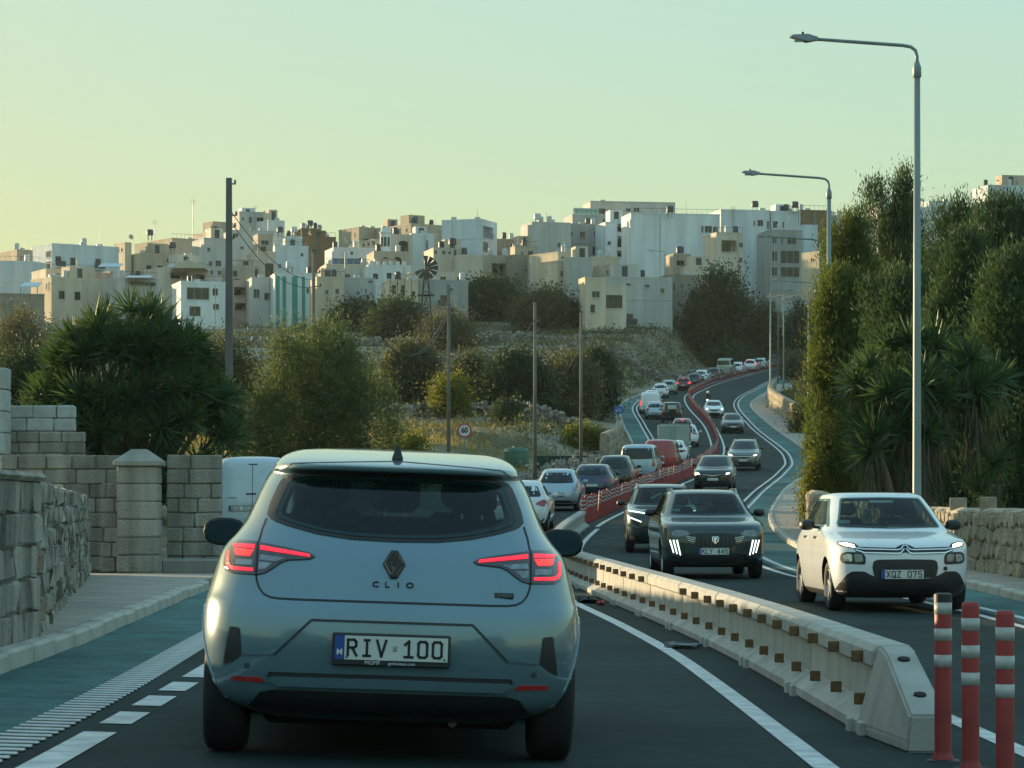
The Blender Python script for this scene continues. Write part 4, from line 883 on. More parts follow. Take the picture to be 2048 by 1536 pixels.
rear_car('hatchback_car', 'white car with red brake light over the delivery van', 268., ox(268, 13.4), Shell(HATCH, 4.1, H=1.55), WHITE, 'tall', brake=True)
rear_car('hatchback_car', 'white hatchback at the head of the bend', 292., ox(292, 15.5), Shell(HATCH, 4.0, H=1.5), WHITE, 'side')
rear_car('hatchback_car', 'pale green hatchback next to the maroon car', 304., ox(304, 17.0), Shell(HATCH, 4.0, H=1.55), LGREEN, 'side')
rear_car('hatchback_car', 'maroon hatchback with lit brake light beyond the bend', 315., ox(315, 19.25), Shell(HATCH, 4.1, H=1.55), MAR, 'side', brake=True, lit=True)
rear_car('hatchback_car', 'dark green hatchback beyond the maroon one', 327., ox(327, 21.2), Shell(HATCH, 4.0, H=1.48), DGREEN, 'side')
rear_car('hatchback_car', 'white hatchback glimpsed over the dark green one', 336., ox(336, 22.6), Shell(HATCH, 4.0, H=1.5), WHITE, 'side')
rear_car('hatchback_car', 'dark maroon car below the grey-green pickup', 343., ox(343, 24.6), Shell(HATCH, 4.2, H=1.5), paint((.06, .03, .035), .3, .3), 'side')
pk = rear_car('pickup_truck', 'tall grey-green pickup with a canopy on the upper road', 352., ox(352, 26.6), Shell(JEEP, 4.8, W=1.0, H=2.35), LGREEN, 'tall', win=(1.5, 2.05), back=True, cat='truck', wr=.4)
rear_car('hatchback_car', 'white car ahead of the grey-green pickup', 361., ox(361, 28.9), Shell(HATCH, 4.1, H=1.55), WHITE, 'tall')
rear_car('crossover_car', 'white crossover with lit tail lights near the top of the road', 369., ox(369, 31.3), Shell(HATCH, 4.3, H=1.66), WHITE, 'tall', lit=True, brake=True, win=(1.1, 1.5))
rear_car('hatchback_car', 'white hatchback last but one at the hilltop', 378., ox(378, 33.4), Shell(HATCH, 4.1, H=1.55), WHITE, 'side')
rear_car('delivery_van', 'dark van at the top of the queue', 386., ox(386, 35.8), Shell(VAN, 4.5), NAVY, 'tall', win=(1.1, 1.6), back=True, cat='van')

# small box lorry
x, z, h, p = lane_pose(176., ox(176, 10.15), 1)
bx = Car('box_lorry', 'small lorry with a plain grey-green box body', Shell([(.25, .80, .3, -.2), (.4, .86, .2, 0), (.7, .87, .2, 0), (.9, .87, 3.2, -.3), (1.2, .86, 3.2, -.6), (1.6, .78, 3.3, -.9), (1.78, .7, 3.4, -1.1), (1.82, .4, 3.6, -1.3)], 5.2), WHITE, (x, 176, z), h, 'queue of traffic climbing the hill', 'lorry', 22, 9, 5, 0, p, .35, arches=(1.1, 4.3), wr=.34)
bx.wheels(); k_ = MB().cbox(-.99, .99, 0, 3.1, .72, 2.0, .03).obj('box', GREYG, bx.root)
for xx in (-.5, .5): MB().cbox(xx - .47, xx + .47, -.02, .0, .80, 1.94, .012).obj('box_door', GREYG, k_)
for xx in (-.12, .12): MB().box(xx - .012, xx + .012, -.045, -.02, .82, 1.92).obj('door_bar', STEELP, k_)
for sx in (-1, 1): MB().cbox(sx * .8 - .1, sx * .8 + .1, .1, .18, .55, .65, .01).obj('tail_light', TAILDIM, bx.root)

# parked van by the gateway
vx, vy = -6.15, 66.
pv = Car('parked_van', 'pale blue-white van parked nose-in beside the block wall', Shell(VAN, 4.4, W=.95, H=1.9), paint((.50, .60, .66), .0, .4), (vx, vy, float(groundz(vx, vy)) + .1), R_(2), None, 'van', 40, 16, 8, 0, 0, .27)
pv.root.location.z = .58
pv.wheels(); glazing(pv, 1.12, 1.62, rear=False)
seam('door_seam', [(.03, z) for z in np.linspace(.36, 1.70, 20)], .012, INK, .005, 'rear', None, pv)
for P in ([(-.12, .98), (.12, .985), (.12, 1.02), (-.12, 1.015)], [(-.06, 1.69), (.14, 1.69), (.14, 1.715), (-.06, 1.71)]): pv.patch('door_handle', 'rear', P, BLACKP, .012, .1)
pv.patch('lettering_strip', 'rear', [(-.55, .90), (-.33, .90), (-.33, .92), (-.55, .92)], mat('grey_lettering', (.12, .16, .18), .6, var=0), .006, .1)
for sx in (-1, 1):
    pv.patch('tail_light', 'rear', [(sx * .80, .75), (sx * .86, .75), (sx * .83, 1.15), (sx * .78, 1.15)][::sx], TAILDIM, .01, .1)
pv.plate('rear', .66, 'ECS 371', x=-.25, frame=False)
# motorcyclist beyond the white car
mx_, my_ = 18.35, 262.; mzz = float(roadz(mx_, my_))
mo = empty('motorcycle', (mx_, my_, mzz), R_(170)); tag(mo, 'dark scooter beyond the white oncoming car', 'motorcycle')
for yy in (-.6, .6):
    MB().lathe([(.17, -.05), (.28, -.05), (.30, 0), (.28, .05), (.17, .05), (.17, -.05)], 18, 'x', (0, yy, .30)).obj('wheel', RUBBER, mo)
MB().cbox(-.14, .14, -.55, .45, .35, .72, .05).cbox(-.2, .2, .42, .6, .4, 1.0, .05).obj('fairing', BLACKC, mo)
MB().tube([(-.33, .42, 1.02), (0, .5, .95), (.33, .42, 1.02)], .018, 6).obj('handlebar', BLACKP, mo)
MB().lathe([(.0001, .08), (.08, .06), (.09, 0), (.0001, -.02)], 12, 'y', (0, .6, .82)).obj('head_light', HEAD, mo)
pe = empty('person', (mx_, my_, mzz + .72), R_(170)); tag(pe, 'rider in dark jacket and pale helmet sitting on the scooter', 'person')
def skin(name, J, E, m, parent):
    me = mesh(name, [j[:3] for j in J], []); bm = bmesh.new(); bm.from_mesh(me); bm.verts.ensure_lookup_table()
    for a, b in E: bm.edges.new((bm.verts[a], bm.verts[b]))
    bm.to_mesh(me); bm.free(); o = link(name, me, m, parent); sk = o.modifiers.new('skin', 'SKIN'); o.modifiers.new('sub', 'SUBSURF').render_levels = 1
    for k, j in enumerate(J): me.skin_vertices[0].data[k].radius = (j[3], j[3]); 
    me.skin_vertices[0].data[0].use_root = True; return o
skin('rider_body', [(0, -.2, .10, .17), (0, -.17, .35, .17), (0, -.1, .6, .18), (0, -.08, .74, .07), (.2, -.1, .6, .08), (.32, .1, .42, .06), (.32, .42, .34, .05), (-.2, -.1, .6, .08), (-.32, .1, .42, .06), (-.32, .42, .34, .05), (.16, .15, .12, .10), (.2, .25, -.25, .07), (.2, .35, -.32, .06), (-.16, .15, .12, .10), (-.2, .25, -.25, .07), (-.2, .35, -.32, .06)],
     [(0, 1), (1, 2), (2, 3), (2, 4), (4, 5), (5, 6), (2, 7), (7, 8), (8, 9), (0, 10), (10, 11), (11, 12), (0, 13), (13, 14), (14, 15)], mat('dark_jacket', (.02, .022, .025), .8, var=.2), pe)
MB().lathe([(.0001, .15), (.09, .13), (.135, .05), (.135, -.05), (.10, -.12), (.0001, -.13)], 14, 'z', (0, -.05, .90)).obj('helmet', mat('pale_helmet', (.6, .6, .56), .3, var=0), pe, smooth=True)
# ---------------------------------------------------------------- concrete barrier, posts
AMBER = mat('amber_reflector', (.16, .085, .03), .4, var=.3, scale=40)
PROF = [(.215, 0), (.215, .075), (.20, .085), (.105, .145), (.085, .165), (.085, .36), (.125, .385), (.125, .465), (.09, .50)]
def barrier_at(Y0, Y1, end=False):
    x0, x1 = float(DIV(Y0)), float(DIV(Y1)); z0, z1 = float(roadz(x0, Y0)), float(roadz(x1, Y1)); d = Vector((x1 - x0, Y1 - Y0, z1 - z0)); return Matrix.Translation((x0, Y0, z0)) @ d.to_track_quat('Y', 'Z').to_matrix().to_4x4() @ Matrix.Rotation(0, 4, 'Y'), d.length
def full_prof(): return [(a, b) for a, b in PROF] + [(-a, b) for a, b in PROF[::-1]]
BLEN = 3.32; segs = []; y = 15.8
words_b = ['nearest', 'second', 'third', 'fourth', 'fifth', 'sixth', 'seventh', 'eighth', 'ninth', 'tenth', 'eleventh', 'twelfth', 'thirteenth', 'fourteenth', 'fifteenth', 'sixteenth', 'seventeenth', 'eighteenth', 'nineteenth', 'twentieth', 'twenty-first', 'twenty-second', 'twenty-third']
k = 0
while y < 84:
    M, L = barrier_at(y, y + BLEN)
    lab = ('%s full concrete barrier segment counted from the sloped end block' % words_b[k]) if k < len(words_b) else 'last concrete barrier segment before the red posts'
    root = empty('barrier_segment'); root.matrix_world = M; tag(root, lab, 'barrier', 'concrete barrier segments dividing the lanes')
    mb = MB(); mb.prism(full_prof(), .02, L - .02); me = mb.me('block', True)
    bm = bmesh.new(); bm.from_mesh(me); bmesh.ops.bevel(bm, geom=[e for e in bm.edges if abs(e.verts[0].co.y - e.verts[1].co.y) < .01], offset=.012, segments=1, affect='EDGES'); bm.to_mesh(me); bm.free()
    blk = link('block', me, CONC, root)
    for yy in (.16, L - .16):
        for sx in (-1, 1): MB().cbox(sx * .226 - .02, sx * .226 + .02, yy - .07, yy + .07, 0, .085, .008).obj('foot', CONC, root)
    for sx in (-1, 1): MB().cbox(sx * .217 - .004, sx * .217 + .004, .32, L - .32, .0, .022, .002).obj('drain_gap', DARKIN, root)
    n = 3
    for i in range(n):
        yy = L * (i + .35) / n
        for sx in (-1,):
            if k not in (4,): MB().cbox(sx * .158 - .034, sx * .158 + .034, yy - .012, yy + .012, .388, .456, .004).obj('reflector', AMBER, root)
            MB().cbox(sx * .142 - .034, sx * .142 + .034, yy - .012, yy + .012, .140, .208, .004).obj('reflector', AMBER, root)
    y += BLEN; k += 1
# sloped end block
M, L = barrier_at(14.55, 15.8); e = empty('barrier_end_block'); e.matrix_world = M; tag(e, 'sloped concrete end block of the lane barrier beside the red posts', 'barrier', 'concrete barrier segments dividing the lanes')
V = []
for (yy, top, wt, wb) in ((0, .20, .10, .115), (1.0, .47, .085, .19), (L - .01, .50, .09, .215)):
    V += [(-wb, yy, 0), (-wb, yy, .06), (-wt, yy, top), (wt, yy, top), (wb, yy, .06), (wb, yy, 0)]
F = [(0, 1, 2, 3, 4, 5), (17, 16, 15, 14, 13, 12)] + [(a * 6 + i, a * 6 + (i + 1) % 6, a * 6 + 6 + (i + 1) % 6, a * 6 + 6 + i) for a in (0, 1) for i in range(6)]
me = MB().add(V, F).me('block', True); bm = bmesh.new(); bm.from_mesh(me); bmesh.ops.bevel(bm, geom=bm.edges[:], offset=.014, segments=2, affect='EDGES'); bm.to_mesh(me); bm.free(); link('block', me, CONC, e)
for yy, zz in ((.30, .288), (.88, .445)): MB().lathe([(.034, -.01), (.034, .004), (.0001, .005)], 14, 'z').obj('lifting_hole', DARKIN, e, (0, yy, zz), (R_(15), 0, 0))
MB().cbox(-.225, -.185, L - .22, L - .08, 0, .085, .008).obj('foot', CONC, e)
# red posts
def post_profile(h, r): return [(r * 1.35, 0), (r * 1.3, .02), (r * 1.05, .04), (r, .06), (r, h - .02), (r * .92, h), (.0001, h + .004)]
for i, (u, vt, Y, lab, blackcap, hh) in enumerate(((1886, 1190, 14.05, 'red post with black cap closest to the barrier end', True, .84), (1941, 1205, 13.6, 'plain-topped red post in the middle of the three', False, .83), (2010, 1222, 13.0, 'red post at the picture edge beside two others', False, .82))):
    x, yy, _ = at(u, vt, Y); z0 = float(roadz(x, Y)); ztop = at(u, vt, Y)[2]; h = ztop - z0
    r = empty('lane_post', (x, Y, z0)); tag(r, lab, 'post', 'striped red flexible posts'); rr = .043
    MB().lathe(post_profile(h, rr), 24).obj('tube', REDP, r, smooth=True)
    for k2 in range(3):
        zt = h - (.035 if blackcap else .075) - k2 * .132
        MB().lathe([(rr + .0015, zt - .062), (rr + .0015, zt)], 24).obj('reflective_band', REFLW, r, smooth=True)
    if blackcap: MB().lathe([(rr + .003, h - .035), (rr + .003, h + .004), (rr * .8, h + .010), (.0001, h + .011)], 24).obj('cap', BLACKP, r)
    MB().lathe([(rr * 2, 0), (rr * 1.9, .012), (rr * 1.2, .016)], 20).obj('base_plate', BLACKP, r)
pm = MB(); rr = .045; pm.lathe([(rr * 1.3, 0), (rr, .04), (rr, .84), (rr * .9, .86), (.0001, .865)], 8)
pm2 = MB()
for k2 in range(3): zt = .80 - k2 * .125; pm2.lathe([(rr + .002, zt - .055), (rr + .002, zt)], 8)
nV = len(pm.V); pm.add(pm2.V, pm2.F, 1); pme = pm.me('lane_post', True); pme.materials.append(REDP); pme.materials.append(REFLW); pme.polygons.foreach_set('use_smooth', [True] * len(pme.polygons))
yy = 85.2; n = 0
while n < 298 and yy < 400:
    x = float(DIV(yy)); o = bpy.data.objects.new('lane_post', pme); col.objects.link(o); o.location = (x, yy, float(roadz(x, yy)))
    o.rotation_euler = (random.gauss(0, .03), random.gauss(0, .03), random.uniform(0, 6)); sc = random.uniform(.97, 1.08); o.scale = (1, 1, sc)
    tag(o, 'red post with pale bands in the long curving row between the lanes', 'post', 'red posts in the curving row')
    t = math.hypot(1, float(DIV(yy + .5) - DIV(yy - .5))); yy += (.62 if yy < 150 else 1.3) / t; n += 1
# ---------------------------------------------------------------- lamp posts
def lamp(u, Y, h, arm, label, X=None, flip=1, base=None):
    x = (u - 1024) / FPX * Y if X is None else X; z0 = float(max(groundz(x, Y), roadz(x, Y) + .1)) if base is None else base
    r = empty('street_lamp', (x, Y, z0)); tag(r, label, 'street lamp', 'street lamps along the kerb')
    s = -flip
    MB().lathe([(.105, 0), (.105, 1.2), (.085, 1.25), (.078, 4), (.062, h - .5), (.0001, h - .49)], 16).obj('pole', STEELP, r, smooth=True)
    MB().lathe([(.065, h - .62), (.085, h - .60), (.085, h - .42), (.045, h - .30)], 14).obj('collar', STEELP, r, smooth=True)
    pts = [(0, 0, h - .45), (0, 0, h - .2), (s * .03, 0, h - .08), (s * .12, 0, h - .01), (s * .28, 0, h + .02), (s * (arm - .35), 0, h + .02 + (arm - .6) * .07)]
    MB().tube(pts, .035, 10).obj('arm', STEELP, r, smooth=True)
    xa, za = s * (arm - .45), h + .02 + (arm - .6) * .07
    hd = MB().add([(xa, -.05, za - .03), (xa, .05, za - .03), (xa + s * .22, .13, za - .06), (xa + s * .52, .12, za + .03), (xa + s * .56, 0, za + .035), (xa + s * .52, -.12, za + .03), (xa + s * .22, -.13, za - .06),
                   (xa, -.04, za + .04), (xa, .04, za + .04), (xa + s * .2, .09, za + .09), (xa + s * .50, .09, za + .075), (xa + s * .54, 0, za + .07), (xa + s * .50, -.09, za + .075), (xa + s * .2, -.09, za + .09)],
                  [(0, 6, 5, 4, 3, 2, 1), (7, 8, 9, 10, 11, 12, 13)] + [(i, (i + 1) % 7, 7 + (i + 1) % 7, 7 + i) for i in range(7)]).obj('lamp_head', mat('lamp_grey', (.20, .23, .23), .5, .3, var=.1), r)
    MB().lathe([(.035, 0), (.03, .05), (.0001, .06)], 8, 'z', (xa + s * .3, 0, za + .085)).obj('light_sensor', BLACKP, hd)
    MB().cbox(min(xa + s * .28, xa + s * .46), max(xa + s * .28, xa + s * .46), -.09, .09, za - .05, za - .02, .006).obj('lens', LAMPD, hd)
    return r
lamp(1834, 55, 10.15, 2.4, 'tallest street lamp standing beside the garden wall and yucca')
lamp(1658, 85, 10.5, 2.55, 'second street lamp, its arm over the bend against the sky')
lamp(1641, 112, 10.4, 2.45, 'third street lamp, just left of the second pole')
lamp(1632, 160, 10.4, 2.4, 'fourth street lamp half hidden by the feathery hedge tree')
lamp(1541, 285, 11.0, 2.2, 'far street lamp on the outer bend, first of a close pair', flip=-1)
lamp(1567, 318, 10.6, 2.2, 'far street lamp on the outer bend, second of a close pair', flip=-1)
lamp(1617, 250, 9.6, 2.2, 'far street lamp in front of the conifer edge')
lamp(1330, 425, 8.6, 2.4, 'small street lamp above the white kiosk in the town')
lamp(1474, 430, 8.0, 2.0, 'small street lamp in front of the dark round tree in town', flip=1)
# ---------------------------------------------------------------- utility poles
WOODP = mat('weathered_wood', (.22, .19, .15), .9, c2=(.13, .115, .09), scale=3, streak=True, bump=.4, bscale=20)
def pole(u, vt, vb, Y, r0, label, m=WOODP, arms=(), square=False):
    x, _, zt = at(u, vt, Y); zb = min(at(u, vb, Y)[2], float(groundz(x, Y))); zb = float(groundz(x, Y)) - .05; h = zt - zb
    o = empty('utility_pole', (x, Y, zb)); tag(o, label, 'pole', 'utility poles')
    if square: MB().add([(sx * w, sy * w * .7, z) for z, w in ((0, r0 * 1.5), (h, r0)) for sx, sy in ((-1, -1), (1, -1), (1, 1), (-1, 1))], [(3, 2, 1, 0), (4, 5, 6, 7)] + [(i, (i+1) % 4, 4 + (i+1) % 4, 4 + i) for i in range(4)]).obj('shaft', m, o)
    else: MB().lathe([(r0 * 1.25, 0), (r0, h * .5), (r0 * .85, h), (.0001, h + .02)], 10).obj('shaft', m, o, smooth=True)
    for dz, w in arms:
        b = MB(); b.cbox(-.05, w, -.03, .03, h - dz - .03, h - dz + .03, .005).obj('bracket', STEELP, o)
        MB().lathe([(.03, 0), (.06, .03), (.03, .08), (.055, .11), (.0001, .16)], 8, 'z', (w - .04, 0, h - dz + .03)).obj('insulator', mat('insulator_brown', (.08, .05, .04), .3, var=0), o)
    return o
GREYP = mat('grey_concrete_pole', (.15, .155, .15), .9, c2=(.10, .10, .10), scale=2, streak=True, bump=.3)
pole(458, 356, 650, 120, .12, 'thick dark concrete pole with side fittings rising above the yucca', GREYP, ((.25, .3), (1.6, .35), (2.1, .3), (2.6, .25)), True)
pole(897, 570, 905, 112, .075, 'slim wooden pole nearest the speed limit sign', WOODP, ((1.1, .22),))
pole(1070, 605, 940, 120, .075, 'slim wooden pole beside the silver-blue car', WOODP, ((.8, .2), (1.2, .2)))
pole(1162, 625, 912, 138, .075, 'slim wooden pole in front of the rubble heap', WOODP, ((1.2, .2), (1.6, .2)))
pole(627, 505, 660, 165, .11, 'wooden pole with crossarm above the olive tree', WOODP, ((1.2, .4), (2.0, .45)))
pole(1556, 585, 755, 330, .07, 'far wooden pole between the close pair of lamps', WOODP, ((.5, .3), (2, .3)))
CABLE = mat('black_cable', (.05, .052, .05), .8, var=0)
def wire(a, b, sag, label, r=.022):
    a = Vector(at(*a)); b = Vector(at(*b)); n = 18
    o = MB().tube([tuple(a + (b - a) * t - Vector((0, 0, sag * 4 * t * (1 - t)))) for t in np.linspace(0, 1, n)], r, 5).obj('overhead_cable', CABLE, None, smooth=True); tag(o, label, 'cable', 'overhead cables')
wire((899, 608, 112), (760, 670, 95), 1.3, 'thick cable sagging away from the pole by the speed sign')
wire((899, 620, 112), (800, 690, 98), .9, 'lower cable sagging away from the pole by the speed sign', .016)
wire((1072, 636, 120), (899, 614, 112), 1.5, 'cable sagging between the speed sign pole and its neighbour')
wire((1164, 660, 138), (1072, 640, 120), 1.4, 'cable sagging between the two poles nearest the queue')
wire((1164, 668, 138), (1072, 648, 120), 2.0, 'lower cable sagging between the two poles nearest the queue', .016)
wire((460, 420, 120), (632, 560, 165), .8, 'cable from the thick concrete pole down to the crossarm pole', .02)
wire((460, 440, 120), (632, 572, 165), 1.0, 'lower cable from the thick concrete pole to the crossarm pole', .02)
wire((1556, 590, 330), (1660, 555, 300), .8, 'far cable reaching the conifers', .035)
wire((1556, 592, 330), (1470, 560, 420), .9, 'far cable crossing the dark round tree', .035)
# ---------------------------------------------------------------- signs
def disc_sign(u, v, Y, rad, label, blue=False):
    x, _, z = at(u, v, Y); zb = float(groundz(x, Y)) - .05; o = empty('road_sign', (x, Y, zb)); tag(o, label, 'road sign'); h = z - zb
    MB().lathe([(.035, 0), (.035, h + rad * .9)], 10).obj('pole', STEELP, o, (0, .06, 0))
    MB().lathe([(rad, -.004), (rad, .012)], 32, 'y', (0, 0, h)).obj('plate', mat('sign_blue', (.02, .10, .38), .5, var=.05) if blue else mat('sign_red', (.42, .05, .06), .5, var=.1), o)
    if not blue:
        MB().lathe([(rad * .78, -.010), (rad * .78, -.005)], 32, 'y', (0, 0, h)).obj('field', mat('sign_white', (.62, .60, .54), .5, var=.1), o)
        text('numerals', '60', rad * 1.02, INK, o, (0, -.014, h), (R_(90), 0, 0), .92, .002, bold=.012)
    else:
        b = MB()
        for xx in (-.42, .42): b.lathe([(rad*.2, -.010), (rad*.26, -.010), (rad*.26, -.006), (rad*.2, -.006), (rad*.2, -.010)], 18, 'y', (xx * rad, 0, h - rad * .2))
        b.tube([(-.42*rad, -.01, h - rad*.2), (-.15*rad, -.01, h + rad*.2), (.25*rad, -.01, h + rad*.2), (.42*rad, -.01, h - rad*.2)], rad*.035, 4).tube([(-.15*rad, -.01, h + rad*.2), (0, -.01, h - rad*.2), (.25*rad, -.01, h + rad*.2)], rad*.03, 4)
        b.obj('bicycle_symbol', WHITEINK, o)
disc_sign(929, 861, 116, .30, 'round speed limit sign reading 60 behind the car roof')
disc_sign(1237, 820, 187, .30, 'round blue cycle lane sign by the far bend', True)
# ---------------------------------------------------------------- walls
def block_wall(name, label, p0, p1, h, bl, bh, mt, cat='wall', thick=.35, base=0., depth=.02, jit=.008, cap=None, ragged=0., seed=1, top=None, group=None, z0=None):
    """ashlar wall from p0 to p1: a mortar core and one part per block"""
    rnd = random.Random(seed); d = Vector((p1[0] - p0[0], p1[1] - p0[1])); L = d.length; a = math.atan2(d.y, d.x)
    zz = z0 if z0 is not None else float(roadz(p0[0], p0[1])) + base
    o = empty(name, (p0[0], p0[1], zz), a); tag(o, label, cat, group)
    nrow = max(1, round(h / bh)); bh = h / nrow
    MB().box(.02, L - .02, .03, thick - .02, -.1, h - .03).obj('core', MORTAR, o)
    for r in range(nrow):
        x = -rnd.uniform(0, bl * .6)
        while x < L - .03:
            l = bl * rnd.uniform(.7, 1.3); xa, xb = max(0, x), min(L, x + l)
            hh = bh
            if top is not None and (r + .6) * bh > top((xa + xb) / 2 / L) : x += l; continue
            if xb - xa > .06:
                q = rnd.uniform(-depth, depth) * .5
                MB().cbox(xa + .007, xb - .007, q, thick + .01, r * bh + .006, r * bh + hh - .006, .018, 0, None, jit, rnd).obj('block', mt, o)
            x += l
    if cap: MB().cbox(-.03, L + .03, -.05, thick + .05, h - .005, h + cap, .03).obj('coping', mt, o)
    return o
block_wall('garden_wall', 'weathered tall block wall along the pavement, streaked and close by', (-3.48, 17.6), (-3.62, 21.5), 1.22, .62, .25, STONE, seed=3, depth=.05, jit=.016, z0=.2, cap=.06)
block_wall('garden_wall', 'unseen low wall added for road shade, continuing the streaked block wall just outside the picture', (-3.2, 5.), (-3.47, 17.5), .60, .62, .3, STONE, seed=2, depth=.05, jit=.016, z0=.2)  # unseen low wall added so the road beside the hatchback lies in shade
block_wall('garden_wall', 'rough crumbling stretch of wall behind the streaked block wall', (-3.66, 21.75), (-6.95, 46.), 1.26, .40, .18, STONE, seed=5, depth=.07, jit=.025, z0=.16, top=lambda t: 1.32 + .05 * math.sin(t * 23) - .25 * max(0, t - .8) / .2)
block_wall('garden_wall', 'block wall with flat top right of the capped pillar', (-6.0, 48.6), (-5.05, 48.6), 2.02, .46, .25, STONE, seed=7, z0=.14)
block_wall('garden_wall', 'darker block wall left of the capped pillar', (-8.9, 48.7), (-6.6, 48.7), 2.02, .5, .25, STONE, seed=8, z0=.14)
block_wall('garden_wall', 'low stone wall just in front of the capped pillar', (-7.0, 47.6), (-6.62, 47.6), 1.52, .4, .26, STONE, seed=9, z0=.14)
o = empty('gate_pillar', (-6.32, 47.5, .14)); tag(o, 'square stone gate pillar with a pyramid cap', 'pillar')
rnd = random.Random(4)
for k in range(6): MB().cbox(-.34, .34, -.34, .34, k * .30 + .004, k * .30 + .296, .02, 0, None, .006, rnd).obj('block', STONE, o)
MB().cbox(-.40, .40, -.40, .40, 1.80, 1.90, .02).add([(-.38, -.38, 1.9), (.38, -.38, 1.9), (.38, .38, 1.9), (-.38, .38, 1.9), (-.12, -.12, 2.09), (.12, -.12, 2.09), (.12, .12, 2.09), (-.12, .12, 2.09)], [(0, 1, 5, 4), (1, 2, 6, 5), (2, 3, 7, 6), (3, 0, 4, 7), (4, 5, 6, 7)]).obj('cap', CONCD, o)
# plinth strip at the gateway
MB().cbox(-6.0, -4.7, 47.9, 48.5, .1, .36, .03).obj('gateway_step', CONCD); tag(bpy.data.objects['gateway_step'], 'long pale stone step at the foot of the block wall', 'step')
block_wall('block_stack', 'pale concrete blocks stacked behind the dark wall', (-9.75, 54.), (-8.45, 54.), .50, .5, .25, STONEW, z0=2.72, seed=11, cat='wall')
block_wall('stone_stub', 'old stone wall stub under the pale concrete blocks', (-9.75, 53.9), (-8.25, 53.9), 1.25, .42, .21, STONE, z0=1.46, seed=12, cat='wall')
block_wall('gate_post', 'pale square gatepost at the picture edge', (-10.4, 53.), (-9.6, 53.), 3.3, .8, .42, STONEW, z0=.6, seed=13, cat='post', thick=.7)
# right-hand rubble wall: shaped stones
def rubble_stone(rnd, w_, h_, t_):
    mb = MB(); P = []
    nn = rnd.randint(5, 7); rad = [rnd.uniform(.8, 1.1) for _ in range(nn)]
    for dpt, s in ((0, .84), (.035, 1.0), (t_, 1.0)):
        for k in range(nn):
            a = 2 * math.pi * (k + .5) / nn; ca, sa = math.cos(a), math.sin(a); q = max(abs(ca), abs(sa)); P.append((ca / q * .5 * w_ * s * (.85 + .15 * rad[k]), dpt, sa / q * .5 * h_ * s * (.85 + .15 * rad[k])))
    F = [tuple(range(nn))] + [(a * nn + i, a * nn + (i + 1) % nn, a * nn + nn + (i + 1) % nn, a * nn + nn + i) for a in (0, 1) for i in range(nn)]
    return mb.add(P, F).me('stone', True)
def rubble_wall(name, label, fx, ya, yb, h, side, sw, parts_rng, mt=STONE2, seed=2, cat='wall', zf=None, capped=True):
    rnd = random.Random(seed); o = empty(name, (0, 0, 0)); tag(o, label, cat, 'rubble stone walls')
    LIB = [rubble_stone(rnd, 1, 1, .16) for _ in range(14)]
    for m_ in LIB: m_.materials.append(mt)
    ys = np.linspace(ya, yb, int((yb - ya) / 1.) + 2); core = MB(); V = []; zf = zf or (lambda x, y: float(roadz(x, y)))
    for y in ys:
        x = float(fx(y)); z = zf(x, y) + .05
        V += [(x + side * .06, y, z - .3), (x + side * .06, y, z + h), (x + side * .2, y, z + h + .06), (x + side * .5, y, z + h + .03), (x + side * .55, y, z - .3)]
    F = [(i*5+k, i*5+k+1, i*5+k+6, i*5+k+5) for i in range(len(ys) - 1) for k in range(4)] + [(0, 1, 2, 3, 4), tuple(range(len(V) - 5, len(V)))]
    core.add(V, F).obj('core', mt if capped else MORTAR, o)
    nrow = max(2, round(h / (sw * .8))); rest = MB(); cnt = 0
    for r in range(nrow):
        s = 0.; y = ya + rnd.uniform(0, sw)
        while y < yb - .05:
            l = sw * rnd.uniform(.7, 1.5); hh = h / nrow * rnd.uniform(.92, 1.08)
            if y + l > yb: break
            yc = y + l / 2; x = float(fx(yc)); ang = math.atan2(float(fx(yc + .2) - fx(yc - .2)), .4); z = zf(x, yc) + .05 + (r + .5 + rnd.uniform(-.16, .16)) * h / nrow
            M = Matrix.Translation((x + side * rnd.uniform(-.02, .02), yc, z)) @ Matrix.Rotation(-ang + (R_(-90) if side > 0 else R_(90)), 4, 'Z') @ Matrix.Rotation(rnd.uniform(-.3, .3), 4, 'Y') @ Matrix.Diagonal((l * rnd.uniform(.85, 1.05), rnd.uniform(.8, 1.5), hh * rnd.uniform(.75, 1.12), 1))
            lib = LIB[rnd.randrange(14)]
            if any(a <= yc <= b for a, b in parts_rng) and cnt < 295:
                q = bpy.data.objects.new('stone', lib); col.objects.link(q); q.parent = o; q.matrix_local = M; cnt += 1
            else: rest.add([tuple(M @ v.co) for v in lib.vertices], [tuple(p_.vertices) for p_ in lib.polygons])
            y += l
    if rest.V: q = rest.obj('stonework', mt, o); q['kind'] = 'stuff'
    return o
rubble_wall('roadside_wall', 'rounded rubble stone wall behind the white hatchback, sunlit at its far end', RWALL, 27, 82.3, 1.10, 1, .36, ((30, 47), (76, 83)), seed=21)
rubble_wall('roadside_wall', 'far rubble wall along the outer bend of the road', lambda y: RWALL(y) + .2, 214, 292, 1.7, 1, .7, ((214, 250),), seed=22)
rubble_wall('roadside_wall', 'pale stone wall along the inner far bend by the cycle sign', lambda y: LKERB(y) - .7, 172, 200, 1.5, -1, .6, ((172, 200),), seed=23)
